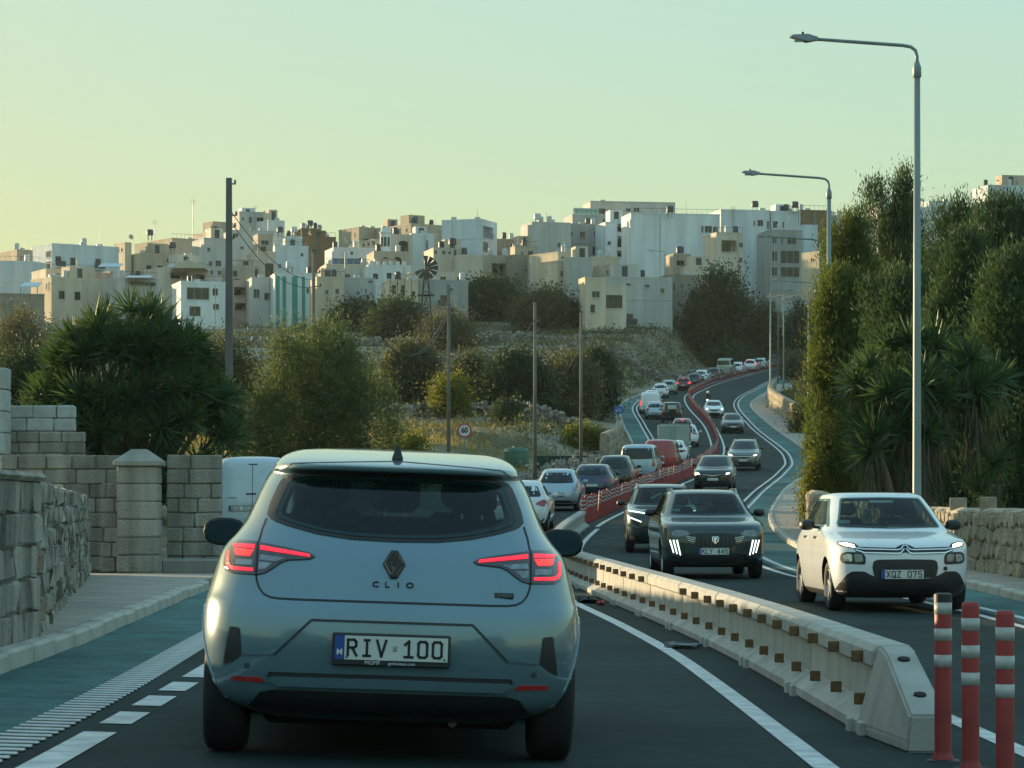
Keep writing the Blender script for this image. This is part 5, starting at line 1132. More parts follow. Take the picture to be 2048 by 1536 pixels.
# end face of the garden wall and two loose blocks on top of it
for u0, u1, v0, v1, lab in ((1897, 1936, 988, 1019, 'squared stone block lying on the wall behind the white car roof'), (1963, 1991, 988, 1017, 'smaller squared block on the wall at its further side')):
    Y = 42.5; x0, _, zt = at(u0, v0, Y); x1, _, zb = at(u1, v1, Y); rx = float(RWALL(Y)) + .08
    ww = x1 - x0; xx = (x0 + x1) / 2
    o = MB().cbox(-ww / 2, ww / 2, -.12, .12, 0, .24, .015).obj('loose_block', STONE2, None, (rx + .12 if False else float(RWALL(xx * 0 + Y)) + .24, Y * (float(RWALL(Y)) + .24) / xx, .05 + 1.14), (0, 0, R_(60)))
    tag(o, lab, 'stone block', 'loose blocks on the wall')
# ---------------------------------------------------------------- litter by the barrier, tanks
def crumple(name, label, c, loc, sx, sy, sz, seed, cat):
    r_ = random.Random(seed); bm = bmesh.new(); bmesh.ops.create_icosphere(bm, subdivisions=3, radius=1)
    for v in bm.verts:
        n = math.sin(v.co.x * 5 + seed) * .25 + math.sin(v.co.y * 7 + v.co.z * 4) * .2 + r_.uniform(-.12, .12); v.co *= 1 + n; v.co = Vector((v.co.x * sx, v.co.y * sy, max(0, v.co.z * sz + sz * .6)))
    me = bpy.data.meshes.new(name); bm.to_mesh(me); bm.free(); o = link(name, me, mat(name, c, .85, var=.35, scale=20, bump=.5), None, loc); tag(o, label, cat); return o
x, y, z = 1.02, 19.6, float(roadz(1.3, 19.6)); crumple('cloth_rag', 'grey rag lying against the barrier foot', (.20, .22, .23), (1.50, 25.2, float(roadz(1.5, 25.2)) + .005), .16, .10, .03, 3, 'rag')
crumple('car_debris', 'black broken car part on the road edge beside the tail light', (.015, .016, .017), (1.0, 36.5, float(roadz(1.0, 36.5)) + .005), .13, .36, .05, 5, 'debris')
crumple('plastic_scrap', 'small red and white scrap beside the black debris', (.35, .06, .06), (1.14, 35.6, float(roadz(1.14, 35.6)) + .005), .05, .10, .035, 6, 'scrap')
GREENT = mat('green_tank_plastic', (.05, .14, .09), .55, var=.2, scale=2, streak=True)
x, y, z = at(1033, 893, 150); z = float(groundz(x, y)) - .05; o = empty('water_tank', (x, y, z)); tag(o, 'round green plastic tank standing in dry grass', 'tank')
MB().lathe([(.62, 0), (.66, .1), (.66, .95), (.60, 1.05), (.2, 1.1), (.0001, 1.1)], 24).obj('tank_body', GREENT, o, smooth=True); MB().lathe([(.2, 1.1), (.2, 1.18), (.0001, 1.19)], 14).obj('lid', GREENT, o)
for k in range(3): MB().lathe([(.675, .25 + k * .28), (.675, .29 + k * .28)], 24).obj('rib', GREENT, o)
fo = empty('mesh_fence', (at(1068, 893, 152)[0], 152, float(groundz(2.5, 152)) - .1)); tag(fo, 'dark green net fence running beside the green tank', 'fence')
for k in range(6):
    MB().tube([(k * .72, 0, 0), (k * .72, 0, 1.15)], .03, 6).obj('post', GREENT, fo)
    if k < 5: MB().cbox(k * .72 + .02, k * .72 + .70, -.01, .01, .05, 1.1, .004).obj('net_panel', mat('green_net', (.018, .045, .032), .9, var=.4, scale=9), fo)

# wavy sealed joint across the oncoming lane, weeds at the foot of the near wall
P = []
for k in range(24):
    t = k / 23; u = 1176 + 88 * t; v = 1063 + 2.5 * math.sin(t * 9) + 1.5 * t; Yv = 76 - 1.2 * math.sin(t * 7); x = (u - 1024) / FPX * Yv; P.append((x, Yv))
V = []
for x, y in P: V += [(x, y - .06, float(roadz(x, y)) + .006), (x, y + .06, float(roadz(x, y)) + .006)]
MB().add(V, [(2*i, 2*i+1, 2*i+3, 2*i+2) for i in range(23)]).obj('sealed_joint', WHITEPAINT, road)
# ---------------------------------------------------------------- the town on the hill
WALLM = {}
PAL = dict(W=(.76, .79, .78), w=(.62, .70, .72), C=(.68, .57, .42), T=(.52, .44, .33), G=(.53, .53, .49), g=(.38, .39, .37), B=(.24, .155, .085), L=(.66, .58, .46), P=(.52, .40, .33), S=(.33, .29, .225))
def wallm(c):
    if c not in WALLM:
        b = PAL[c]; WALLM[c] = mat('render_' + {'W': 'white', 'w': 'pale', 'C': 'cream', 'T': 'tan', 'G': 'grey', 'g': 'dark_grey', 'B': 'brown', 'L': 'limestone', 'P': 'pinkish', 'S': 'stone'}[c], b, .9, c2=tuple(x * .74 for x in b), scale=.7, detail=10, bump=.4, bscale=6, bdist=.04, streak=True, rnd=.08)
    return WALLM[c]
PANE = glassmat('window_glass', (.02, .028, .03), .08)
FRAMEM = mat('window_frame', (.30, .31, .30), .6, var=.1); DARKF = mat('dark_window_frame', (.06, .065, .065), .6, var=.1)
TANKM = mat('roof_tank', (.05, .06, .07), .5, var=.2); TANKW = mat('white_tank', (.5, .52, .52), .5, var=.1)
TEALN = mat('teal_netting', (.06, .30, .25), .9, var=.2, scale=.5)

def face_grid(mb, x0, x1, z0, z1, holes, place, mi=0):
    """a wall face with rectangular openings, their reveals and back panels"""
    xs = sorted({x0, x1, *[h[0] for h in holes], *[h[1] for h in holes]}); zs = sorted({z0, z1, *[h[2] for h in holes], *[h[3] for h in holes]})
    xs = [x for x in xs if x0 <= x <= x1]; zs = [z for z in zs if z0 <= z <= z1]
    for a, b in zip(xs[:-1], xs[1:]):
        for c, d in zip(zs[:-1], zs[1:]):
            m, n = (a + b) / 2, (c + d) / 2
            if any(h[0] < m < h[1] and h[2] < n < h[3] for h in holes): continue
            mb.add([place(a, 0, c), place(b, 0, c), place(b, 0, d), place(a, 0, d)], [(0, 1, 2, 3)], mi)
    for a, b, c, d, dep in holes:
        P = [(a, c), (b, c), (b, d), (a, d)]
        for i in range(4):
            p, q = P[i], P[(i + 1) % 4]; mb.add([place(p[0], 0, p[1]), place(q[0], 0, q[1]), place(q[0], dep, q[1]), place(p[0], dep, p[1])], [(3, 2, 1, 0)], mi)
        mb.add([place(a, dep, c), place(b, dep, c), place(b, dep, d), place(a, dep, d)], [(0, 1, 2, 3)], mi)

def bld(name, label, u0, uc, u1, vt, vb, Y, a, c, wins=(), D=9., stuff=(), cat='building', par=.0, group='buildings of the hillside town'):
    """uc is the upright edge nearest the camera: the front runs from it to u1 (a>=0) or to u0 (a<0), the other side is the side wall"""
    a = min(a + 7, 34) if 0 <= a else a; a_ = R_(a); s = FPX / Y; xc, _, zt = at(uc, vt, Y); zb = at(uc, vb, Y)[2]; zg = min(zb, float(groundz(xc, Y))) - 2.5
    o = empty(name, (xc, Y, zg), a_); tag(o, label, cat, group); H = zt - zg; co = math.cos(a_); si = abs(math.sin(a_))
    if a >= 0:
        W = (u1 - uc) / s / co; X0, X1 = 0, W
        if uc > u0 and si > .02: D = (uc - u0) / s / si
    else:
        W = (uc - u0) / s / co; X0, X1 = -W, 0
        if u1 > uc: D = (u1 - uc) / s / si
    D = min(max(D, 7 if Y > 360 and W > 3 else 4), 16)
    hf, hs = [], []
    def Z(v): return CAMZ - (v - HOR) / s - zg
    items = []
    for wn in wins:
        ua, va, ub, vb_ = wn[:4]; k = wn[4] if len(wn) > 4 else 'w'; za, zb_ = Z(vb_), Z(va)
        if k.startswith('s'):
            if a >= 0: ya, yb = (uc - ub) / s / si, (uc - ua) / s / si
            else: ya, yb = (ua - uc) / s / si, (ub - uc) / s / si
            ya, yb = max(.1, ya), min(D - .1, yb); hs.append((ya, yb, za, zb_, 1.3 if 'l' in k else .16)); items.append((k, ya, yb, za, zb_, True))
        else:
            xa, xb = (ua - uc) / s / co, (ub - uc) / s / co; xa, xb = max(X0 + .08, xa), min(X1 - .08, xb)
            if xb - xa < .1: continue
            hf.append((xa, xb, za, zb_, 1.4 if k == 'l' else .16)); items.append((k, xa, xb, za, zb_, False))
    mb = MB()
    face_grid(mb, X0, X1, 0, H, hf, lambda x, d, z: (x, d, z))
    sx = 0.
    if a >= 0: face_grid(mb, 0, D, 0, H, hs, lambda y, d, z: (d, D - y if False else y, z)); mb.add([(X1, 0, 0), (X1, D, 0), (X1, D, H), (X1, 0, H)], [(0, 1, 2, 3)])
    else: face_grid(mb, 0, D, 0, H, hs, lambda y, d, z: (-d, y, z)); mb.add([(X0, 0, 0), (X0, D, 0), (X0, D, H), (X0, 0, H)], [(3, 2, 1, 0)])
    mb.add([(X0, D, 0), (X1, D, 0), (X1, D, H), (X0, D, H)], [(3, 2, 1, 0)])
    w = mb.obj('wall', wallm(c), o)
    ro = MB().box(X0 + .01, X1 - .01, .01, D - .01, H - .02, H + .004).obj('roof', wallm('S'), o)
    pr = MB(); t = .14; ph = .22 + par
    pr.box(X0 - .03, X1 + .03, -.03, t, H, H + ph).box(X0 - .03, X1 + .03, D - t, D + .03, H, H + ph).box(X0 - .03, X0 + t, t, D - t, H, H + ph).box(X1 - t, X1 + .03, t, D - t, H, H + ph); pr.obj('parapet', wallm(c), o)
    rq = random.Random(int(uc * 7 + vt))
    if Y > 360 and W > 3.2 and 'blank' not in label and 'top floor' not in label and rq.random() < .38:
        rw_ = min(W * .5, rq.uniform(2.2, 4.5)); rx = X0 + rq.uniform(.2, W - rw_ - .2); ry = rq.uniform(.6, 2.4); rh_ = rq.uniform(1.2, 2.3); cc = rq.choice([c, c, 'L', 'W', 'T'])
        rr_ = MB().box(rx, rx + rw_, ry, ry + 2.8, H - .05, H + rh_).obj('roof_room', wallm(cc), o); MB().box(rx + rw_ * .3, rx + rw_ * .3 + .8, ry - .02, ry + .02, H + .1, H + min(2.0, rh_ - .25)).obj('door', DARKF, rr_)
    if Y > 360 and W > 4 and rq.random() < .6:
        f = MB()
        for fl in range(1, 5):
            zz = H - fl * 3.15 + .2
            if zz > 2 and not any(h_[2] - .1 < zz < h_[3] + .1 for h_ in hf): f.box(X0 - .02, X1 + .02, -.05, .02, zz, zz + .14)
        if f.V: f.obj('floor_band', wallm(c), o)
    if Y > 360 and W > 3:
        for i in range(rq.randint(1, 3)):
            xx = X0 + rq.uniform(.5, W - .5); yy = rq.uniform(.7, 3)
            if rq.random() < .5: MB().lathe([(.38, 0), (.4, .1), (.4, .85), (.3, 1.0), (.0001, 1.05)], 10, 'z', (xx, yy, H + .35)).obj('water_tank', rq.choice([TANKM, TANKW]), o)
            else: MB().cbox(xx - .45, xx + .45, yy, yy + .35, H, H + .75, .03).obj('condenser_unit', TANKW, o)
        if rq.random() < .5: xx = X0 + rq.uniform(.3, W - .3); MB().tube([(xx, .6, H), (xx, .6, H + rq.uniform(1.5, 3))], .03, 5).obj('aerial_pole', STEELP, o)
        if rq.random() < .5: xx = X0 + rq.uniform(.3, W - .3); MB().tube([(xx, -.06, 0), (xx, -.06, H)], .05, 5).obj('drain_pipe', wallm('G'), o)
    if Y > 360 and W > 3 and rq.random() < .45:
        f = MB()
        for i in range(int(W / .8) + 1): f.box(X0 + i * .8, X0 + i * .8 + .03, .02, .05, H + ph, H + ph + .7)
        f.box(X0, X1, .02, .05, H + ph + .68, H + ph + .73); f.obj('roof_rail', DARKF, o)
    if Y > 360 and len(wins) < 4 and W > 3.5 and not any(t in label for t in ('blank', 'plain', 'parapet', 'wall', 'unfinished', 'netting')):
        zr = (at(uc, vt, Y)[2] - zg); n_ = int(W / 2.2)
        for fl in range(1, 3):
            for i in range(n_):
                xx = X0 + (i + .5) * W / n_ + rq.uniform(-.3, .3); zz = H - fl * 3.0 + rq.uniform(-.1, .1)
                if rq.random() < .55 and all(not (h_[0] - 1.0 < xx < h_[1] + 1.0 and h_[2] - .9 < zz + .6 < h_[3] + .9) for h_ in hf):
                    wf = MB().box(xx - .48, xx + .48, -.05, .03, zz, zz + 1.25).obj('window', FRAMEM, o); MB().box(xx - .42, xx + .42, -.065, -.045, zz + .06, zz + 1.19).obj('pane', PANE, wf)
                    if rq.random() < .3: MB().box(xx - .9, xx + .9, -.8, .02, zz - .5, zz - .38).obj('balcony_slab', wallm(c), o); MB().box(xx - .9, xx + .9, -.8, -.76, zz - .38, zz + .45).obj('balcony_rail', DARKF, o)
    for k, p, q, za, zb_, side in items:
        def pl(x, d, z): return ((x, d, z) if not side else ((d, x, z) if a >= 0 else (-d, x, z)))
        def bxx(m, x0, x1, d0, d1, z0, z1):
            A, B = pl(x0, d0, z0), pl(x1, d1, z1); m.box(min(A[0], B[0]), max(A[0], B[0]), min(A[1], B[1]), max(A[1], B[1]), z0, z1); return m
        if 'l' in k:
            f = MB(); bxx(f, p, q, -.12, .02, za - .12, za); f.obj('balcony_slab', wallm(c), o)
            n = max(2, int((q - p) / .5)); f = MB(); bxx(f, p, q, -.09, -.05, za + .95, za + 1.0)
            for i in range(n + 1): xx = p + (q - p - .03) * i / n; bxx(f, xx, xx + .03, -.09, -.05, za, za + .95)
            f.obj('balcony_rail', DARKF, o)
            m_ = (p + q) / 2; g = min(.9, (q - p) * .28); f = MB(); bxx(f, m_ - g, m_ + g, 1.3 if not side else 1.2, 1.36 if not side else 1.26, za, min(zb_ - .3, za + 2.1)); f.obj('balcony_door', PANE, o)
        else:
            e = .06 if (q - p) < 1.6 else .09
            f = MB(); bxx(f, p, p + e, .04, .10, za, zb_); bxx(f, q - e, q, .04, .10, za, zb_); bxx(f, p + e, q - e, .04, .10, za, za + e); bxx(f, p + e, q - e, .04, .10, zb_ - e, zb_)
            n = 1 if (q - p) < 1.9 else int((q - p) / 1.1)
            for i in range(1, n + 1): xx = p + (q - p) * i / (n + 1); bxx(f, xx - .03, xx + .03, .05, .09, za + e, zb_ - e)
            wf = f.obj('window', FRAMEM if k != 'd' else DARKF, o)
            f = MB(); bxx(f, p + e * .5, q - e * .5, .11, .14, za + e * .5, zb_ - e * .5); f.obj('pane', PANE, wf)
            f = MB(); bxx(f, p - .08, q + .08, -.07, .04, za - .1, za - .01); f.obj('sill', wallm(c), wf)
    return o, (X0, X1, D, H, zg)

def tank(u, v, Y, m=TANKM, label='', r=.55, h=1.1):
    x, _, z = at(u, v, Y); o = empty('roof_tank', (x, Y, z)); tag(o, label, 'water tank', 'water tanks on the roofs')
    MB().lathe([(r, .3), (r * 1.02, .35), (r * 1.02, h), (r * .8, h + .15), (.0001, h + .2)], 14).obj('tank_body', m, o, smooth=True)
    for k in range(4): t = k * math.pi / 2 + .7; MB().box(r * .75 * math.cos(t) - .04, r * .75 * math.cos(t) + .04, r * .75 * math.sin(t) - .04, r * .75 * math.sin(t) + .04, -.6, .3).obj('leg', STEELP, o)
def aerial(u, v0, v1, Y, label, r=.05):
    x, _, z1 = at(u, v1, Y); z0 = at(u, v0, Y)[2]; o = empty('roof_aerial_mast', (x, Y, z1 - 3)); tag(o, label, 'aerial', 'aerials on the roofs')
    MB().tube([(0, 0, 0), (0, 0, z0 - z1 + 3)], r, 6).obj('mast', STEELP, o)
    b = MB()
    for k in range(4): zz = z0 - z1 + 3 - .2 - k * .18; b.box(-.5 + k * .07, .5 - k * .07, -.02, .02, zz, zz + .035)
    b.obj('elements', STEELP, o)
def dish(u, v, Y, label):
    x, _, z = at(u, v, Y); o = empty('satellite_dish', (x, Y, z)); tag(o, label, 'dish', 'dishes on the roofs')
    MB().lathe([(.0001, 0), (.25, .03), (.45, .12), (.44, .14), (.0001, .03)], 14, 'y').obj('bowl', TANKW, o, (0, 0, .4), (R_(-25), 0, R_(160)))
    MB().tube([(0, 0, -.8), (0, 0, .4)], .04, 6).obj('stand', STEELP, o)
    MB().tube([(0, .1, .4), (.1, .5, .55)], .025, 5).obj('feed_arm', STEELP, o)

N = 'town_house'; A = 'apartment_block'
bld('shade_house', 'unseen limestone house added to shade the road, just outside the picture beside the yucca', -900, -420, -60, 380, 1000, 54, 8, 'L', [(-300, 560, -220, 680), (-160, 560, -100, 680)], D=11, group='unseen houses added for shade')  # unseen house added to cast shade on the roadside wall and road
bld(N, 'blank pale blue-white wall at the left picture edge', -60, 0, 93, 524, 600, 430, 3, 'w')
bld(N, 'low tan flat house above the blank wall at the picture edge', -20, 34, 84, 501, 530, 455, 25, 'T', [(40, 513, 43, 524), (55, 513, 58, 524)])
bld(A, 'pale blue-white block with balconies on its sunny end', 84, 104, 226, 489, 600, 425, 28, 'w', [(88, 500, 101, 514, 'sl'), (88, 522, 101, 538, 'sl')])
bld(N, 'sunlit cream house top right of the blank pale block', 224, 250, 262, 487, 540, 452, 45, 'C', [(230, 495, 236, 503, 's'), (240, 495, 245, 503, 's')])
bld(A, 'long old tan terrace with small arched windows in the sun', 250, 344, 403, 478, 560, 470, 55, 'T', [(256, 499, 260, 506, 's'), (278, 493, 283, 505, 's'), (290, 493, 294, 503, 's'), (302, 493, 306, 503, 's'), (315, 493, 319, 503, 's'), (328, 493, 332, 503, 's'), (334, 493, 338, 503, 's')])
bld(N, 'small sunlit roof house with dark doorways on the ridge', 405, 420, 452, 465, 500, 505, 30, 'L', [(424, 470, 428, 478), (432, 471, 437, 478), (442, 470, 449, 478)])
bld(N, 'tiny stair tower on the ridge left of the thick pole', 420, 426, 452, 445, 480, 515, 30, 'T', [(431, 452, 436, 460)])
bld(A, 'top grey-white house with two dark windows on the ridge', 470, 479, 534, 428, 470, 525, 14, 'G', [(484, 434, 488, 441), (497, 433, 503, 446), (512, 433, 526, 441)], par=.3)
bld(N, 'plain white box house right of the ridge top', 530, 536, 568, 442, 480, 520, 20, 'W', [(552, 455, 556, 462)])
bld(A, 'broad pale wall below the ridge top, right of the pole', 452, 460, 546, 462, 560, 490, 8, 'G', [(480, 492, 487, 498), (466, 466, 476, 474), (520, 480, 528, 488)])
bld(A, 'stepped grey-white block with long balcony shade', 540, 545, 604, 474, 560, 485, 10, 'W', [(552, 500, 560, 509), (566, 500, 574, 509), (580, 500, 588, 509)])
bld(N, 'lower storey of pale terraces under the brown block', 546, 550, 616, 493, 580, 470, 6, 'w', [(556, 528, 562, 536), (600, 505, 606, 512)])
bld(A, 'brown rendered block at the ridge end', 600, 603, 642, 459, 520, 500, 8, 'B', [(612, 466, 618, 472), (628, 466, 634, 472)])
bld(A, 'lower brown rendered block at the ridge end', 612, 616, 671, 475, 540, 480, 8, 'B', [(634, 487, 641, 493), (655, 487, 662, 493)])
bld(N, 'narrow tan tower house with one square window', 511, 516, 545, 470, 530, 460, 10, 'T', [(522, 480, 537, 491)])
bld(N, 'tan house with a tall dark shutter below the tower', 506, 509, 551, 505, 570, 440, 8, 'L', [(530, 526, 546, 560, 'd')])
bld(N, 'house with pointed sunlit gable and open veranda', 318, 330, 412, 536, 590, 420, 35, 'L', [(340, 545, 372, 556, 'l'), (378, 545, 404, 556)])
bld(A, 'grey-white house block right of the veranda house', 400, 408, 454, 478, 580, 445, 15, 'G', [(417, 522, 424, 532), (430, 520, 441, 532), (420, 540, 426, 549), (434, 540, 442, 549), (414, 495, 420, 503)])
bld(N, 'white modern house with a wide glass front', 356, 362, 452, 567, 650, 380, 10, 'W', [(373, 574, 417, 599), (423, 575, 434, 590), (378, 612, 400, 632), (424, 606, 436, 618)], par=.15)
bld(N, 'cream cottage with lit gable end at the far left', 81, 103, 202, 556, 620, 400, 38, 'C', [(88, 565, 92, 578, 's'), (95, 563, 99, 580, 's')])
bld(N, 'low upper room with two dark windows above the cream cottage', 88, 92, 157, 540, 570, 412, 20, 'L', [(111, 545, 118, 552), (130, 545, 141, 553)])
bld(N, 'sunlit pinkish terrace wall beside the low upper room', 150, 220, 226, 545, 570, 408, 60, 'P')
bld(N, 'shed with pale slanting canopy over the yucca tops', 225, 250, 312, 556, 600, 395, 25, 'G', [(256, 562, 306, 570, 'l')])
bld(N, 'mid-tan house with long flat roof behind the veranda house', 255, 285, 400, 508, 560, 450, 30, 'T', [(330, 514, 336, 522), (350, 514, 356, 522)])
bld(N, 'tan lower house right of the thick pole', 456, 462, 520, 533, 600, 415, 10, 'T', [(466, 541, 474, 553, 'd'), (508, 537, 514, 552, 'd')])
bld(N, 'pinkish house with dark balcony openings above the shrub', 458, 465, 504, 563, 630, 395, 12, 'P', [(468, 574, 490, 591, 'l'), (496, 580, 501, 590), (470, 606, 490, 620, 'l')])
bld(N, 'grey house with one blue-grey window left of the green netting', 500, 504, 551, 557, 640, 390, 6, 'G', [(507, 578, 519, 596), (528, 585, 540, 600)])
o, (X0, X1, D, H, zg) = bld(N, 'pale house hung with strips of teal netting', 546, 550, 634, 548, 640, 385, 4, 'W', [(612, 575, 618, 586)])
s = FPX / 385
for ua, ub in ((552, 559), (565, 572), (584, 595), (604, 610)):
    MB().box((ua - 550) / s, (ub - 550) / s, -.12, -.06, 1.0, H - .3).obj('netting_strip', TEALN, o)
bld(N, 'cream house with two small square windows above the olive tree', 630, 634, 688, 556, 640, 375, 6, 'C', [(650, 579, 657, 589), (670, 577, 678, 588)])
bld(N, 'long grey-green blank house wall beside the cream house', 684, 688, 750, 558, 630, 378, 4, 'G', [(736, 560, 745, 566)])
bld(N, 'low house with tilted solar panels on its roof', 648, 653, 740, 530, 580, 410, 5, 'L', [(660, 548, 664, 555), (690, 547, 700, 555), (716, 547, 722, 554)])
bld(N, 'white house with two dark doors above the solar roof', 660, 667, 756, 497, 560, 435, 8, 'W', [(687, 516, 692, 525, 'd'), (718, 514, 725, 525, 'd'), (700, 502, 706, 509), (740, 518, 750, 526)])
bld(N, 'old apartment house with sunlit west end on the skyline', 704, 718, 763, 456, 520, 490, 35, 'T', [(708, 464, 711, 474, 's'), (708, 480, 711, 487, 's')])
bld(N, 'tan flat house behind the sunlit west end', 758, 763, 802, 457, 500, 488, 12, 'T', [(780, 480, 786, 486), (790, 480, 796, 486)])
bld(N, 'row of sunlit little arches below the skyline house', 715, 752, 764, 480, 515, 470, 50, 'C', [(722, 483, 727, 490, 's'), (733, 482, 738, 490, 's'), (744, 481, 749, 489, 's')])
castle, (X0, X1, D, H, zg) = bld(N, 'white house with battlements and two round-topped windows', 733, 737, 822, 532, 600, 405, 4, 'W', [(746, 547, 756, 558, 'd'), (773, 545, 783, 557, 'd')])
s = FPX / 405
for k in range(6): MB().box(.2 + k * .95, .75 + k * .95, -.02, .25, H + .2, H + .75).obj('merlon', wallm('W'), castle)
lo, (X0, X1, D, H, zg) = bld(N, 'tan loggia house with one big dark arch', 776, 780, 824, 471, 545, 425, 6, 'L', [(797, 487, 817, 504, 'l')])
s = FPX / 425; cxx = (807 - 780) / s; rad = 10 / s
P = [(cxx - rad, H - 16 / s)] + [(cxx + rad * math.cos(t), H - 16 / s + rad * .62 * math.sin(t)) for t in np.linspace(math.pi, 0, 14)]
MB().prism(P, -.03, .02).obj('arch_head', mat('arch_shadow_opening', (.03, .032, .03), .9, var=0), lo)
l2, (X0, X1, D, H, zg) = bld(N, 'middle terrace with two dark arches under the loggia house', 742, 748, 815, 505, 560, 415, 5, 'T', [(763, 521, 780, 530, 'l'), (789, 518, 802, 528, 'l')])
s = FPX / 415
for ua, ub, vt_ in ((763, 780, 521), (789, 802, 518)):
    c0 = ((ua + ub) / 2 - 748) / s; rad = (ub - ua) / 2 / s; zz = H - (vt_ - 505) / s
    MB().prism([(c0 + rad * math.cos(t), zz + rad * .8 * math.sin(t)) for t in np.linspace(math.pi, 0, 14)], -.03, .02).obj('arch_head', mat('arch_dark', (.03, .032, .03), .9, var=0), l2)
bay = empty('round_bay_house', at(771, 560, 422)); tag(bay, 'white rounded bay tower beside the loggia house', 'building', 'buildings of the hillside town')
MB().lathe([(.85, -2), (.85, 7.0), (.98, 7.05), (.98, 7.25), (.7, 7.3), (.7, 7.9), (.0001, 8.0)], 18).obj('wall', wallm('W'), bay, smooth=False)
for t in (-2.2, -1.57, -.95): MB().cbox(-.18, .18, -.03, .03, 5.0, 6.4, .01).obj('window', PANE, bay, (.86 * math.cos(t), .86 * math.sin(t), 0), (0, 0, t + math.pi / 2))
bld(N, 'plain white wall house right of the big arch', 820, 823, 868, 469, 540, 430, 5, 'W', [(852, 480, 856, 500)])
bld(N, 'tan skyline house with lit corner left of the tall white block', 808, 822, 884, 449, 500, 480, 35, 'T', [(834, 460, 842, 466), (811, 455, 815, 464, 's')])
bld(A, 'tall blank blue-white block with balconies on its right end', 883, 963, 991, 440, 530, 440, -20, 'w', [(966, 450, 986, 474, 'sl'), (966, 482, 976, 502, 's')])
bld(N, 'white house with square windows and a tall stair window', 862, 867, 934, 498, 590, 400, 6, 'L', [(868, 501, 874, 508), (884, 501, 891, 508), (907, 498, 913, 538), (896, 502, 902, 508), (862, 530, 869, 541)])
bld(N, 'plain white party wall right of the stair window house', 910, 914, 966, 512, 590, 398, 4, 'L')
bld(N, 'low pale house with one window beside the windpump', 816, 822, 910, 546, 600, 385, 5, 'L', [(880, 552, 892, 561)])
sc_, (X0, X1, D, H, zg) = bld(N, 'unfinished tan stone house with scaffolding', 775, 778, 838, 562, 640, 370, 4, 'C', [(784, 570, 792, 588, 'd'), (802, 570, 810, 590, 'd'), (822, 582, 830, 592, 'd')])
for k in range(5): MB().tube([(.1 + k * .95, -.5, 0), (.1 + k * .95, -.5, H + .4)], .05, 6).obj('scaffold_pole', WOODP, sc_)
bld(N, 'long green-grey stone house behind the windpump', 834, 838, 936, 562, 630, 372, 3, 'g', [(900, 575, 906, 582)])
bld(N, 'tan house with one wide glazed loggia', 955, 961, 1024, 513, 600, 410, 8, 'T', [(984, 526, 1018, 551, 'l')])
bld(N, 'plain tan house right of the glazed loggia', 1020, 1024, 1062, 512, 600, 406, 6, 'S', [(1030, 545, 1036, 552), (1050, 536, 1058, 543)])
bld(N, 'grey narrow house beside the sunlit cream tower', 1058, 1062, 1086, 515, 600, 404, 4, 'G')
bld(N, 'brown low roof rooms left of the tall grey block', 986, 992, 1055, 480, 540, 450, 10, 'S', [(1021, 486, 1031, 492), (1040, 484, 1052, 492), (996, 502, 1000, 510)])
bld(N, 'small house with two dark windows in front of the grey block', 1026, 1030, 1076, 494, 540, 430, 6, 'T', [(1042, 503, 1047, 511), (1056, 501, 1066, 511)])
bld(A, 'tall plain grey block with a stepped roof', 1056, 1064, 1142, 446, 560, 440, 8, 'G', [(1115, 484, 1121, 494)])
bld(A, 'grey apartment block with curved balconies', 1108, 1113, 1214, 449, 560, 450, 5, 'g', [(1120, 459, 1125, 466), (1160, 462, 1171, 476), (1150, 491, 1166, 510), (1185, 491, 1199, 509), (1140, 463, 1146, 471), (1188, 462, 1196, 472)])
bld(A, 'pale block with three stacked dark balcony openings', 1206, 1211, 1263, 446, 560, 445, 6, 'w', [(1235, 447, 1258, 463, 'l'), (1235, 471, 1259, 494, 'l'), (1235, 500, 1259, 513, 'l'), (1215, 482, 1222, 490)])
pent, (X0, X1, D, H, zg) = bld(A, 'wide penthouse storey with glass railing on the skyline', 1138, 1145, 1290, 431, 480, 470, 4, 'G', [(1187, 437, 1193, 444), (1206, 437, 1222, 445)])
MB().box(.2, 4.6, .1, .14, H + .25, H + 1.3).obj('glass_rail', mat('rail_glass', (.35, .5, .45), .1, var=0), pent)
bld(A, 'set-back grey-white top floor, the highest roof on the skyline', 1174, 1181, 1352, 404, 450, 485, 3, 'G', [(1192, 416, 1212, 428), (1252, 415, 1262, 421), (1268, 414, 1280, 421)])
bld(A, 'huge blank white party wall of the biggest block', 1258, 1262, 1442, 428, 590, 430, 3, 'W', [(1404, 449, 1409, 463), (1411, 449, 1426, 463), (1428, 450, 1438, 464)])
bld(A, 'taller white block right of the huge blank wall', 1436, 1442, 1541, 421, 620, 438, 4, 'W', [(1508, 440, 1512, 450), (1516, 438, 1528, 451), (1535, 440, 1554, 456)])
bld(N, 'bright sunlit parapet room on top of the blank wall', 1288, 1318, 1320, 430, 445, 436, 70, 'C')
bld(N, 'cream house with open balcony in front of the white block', 1428, 1433, 1488, 467, 580, 415, 6, 'L', [(1443, 480, 1474, 503, 'l'), (1479, 484, 1487, 494), (1479, 514, 1486, 524)])
bld(A, 'grey and white modern block with long dark window bands', 1534, 1540, 1606, 462, 600, 425, 5, 'g', [(1545, 471, 1554, 487), (1562, 471, 1567, 487), (1575, 472, 1594, 488), (1561, 500, 1601, 527), (1561, 533, 1601, 554), (1544, 502, 1555, 522), (1544, 534, 1555, 552)])
o, (X0, X1, D, H, zg) = bld(A, 'white upper block above the modern dark windows', 1538, 1542, 1602, 424, 470, 440, 4, 'W', [(1546, 442, 1556, 456), (1565, 443, 1569, 456)])
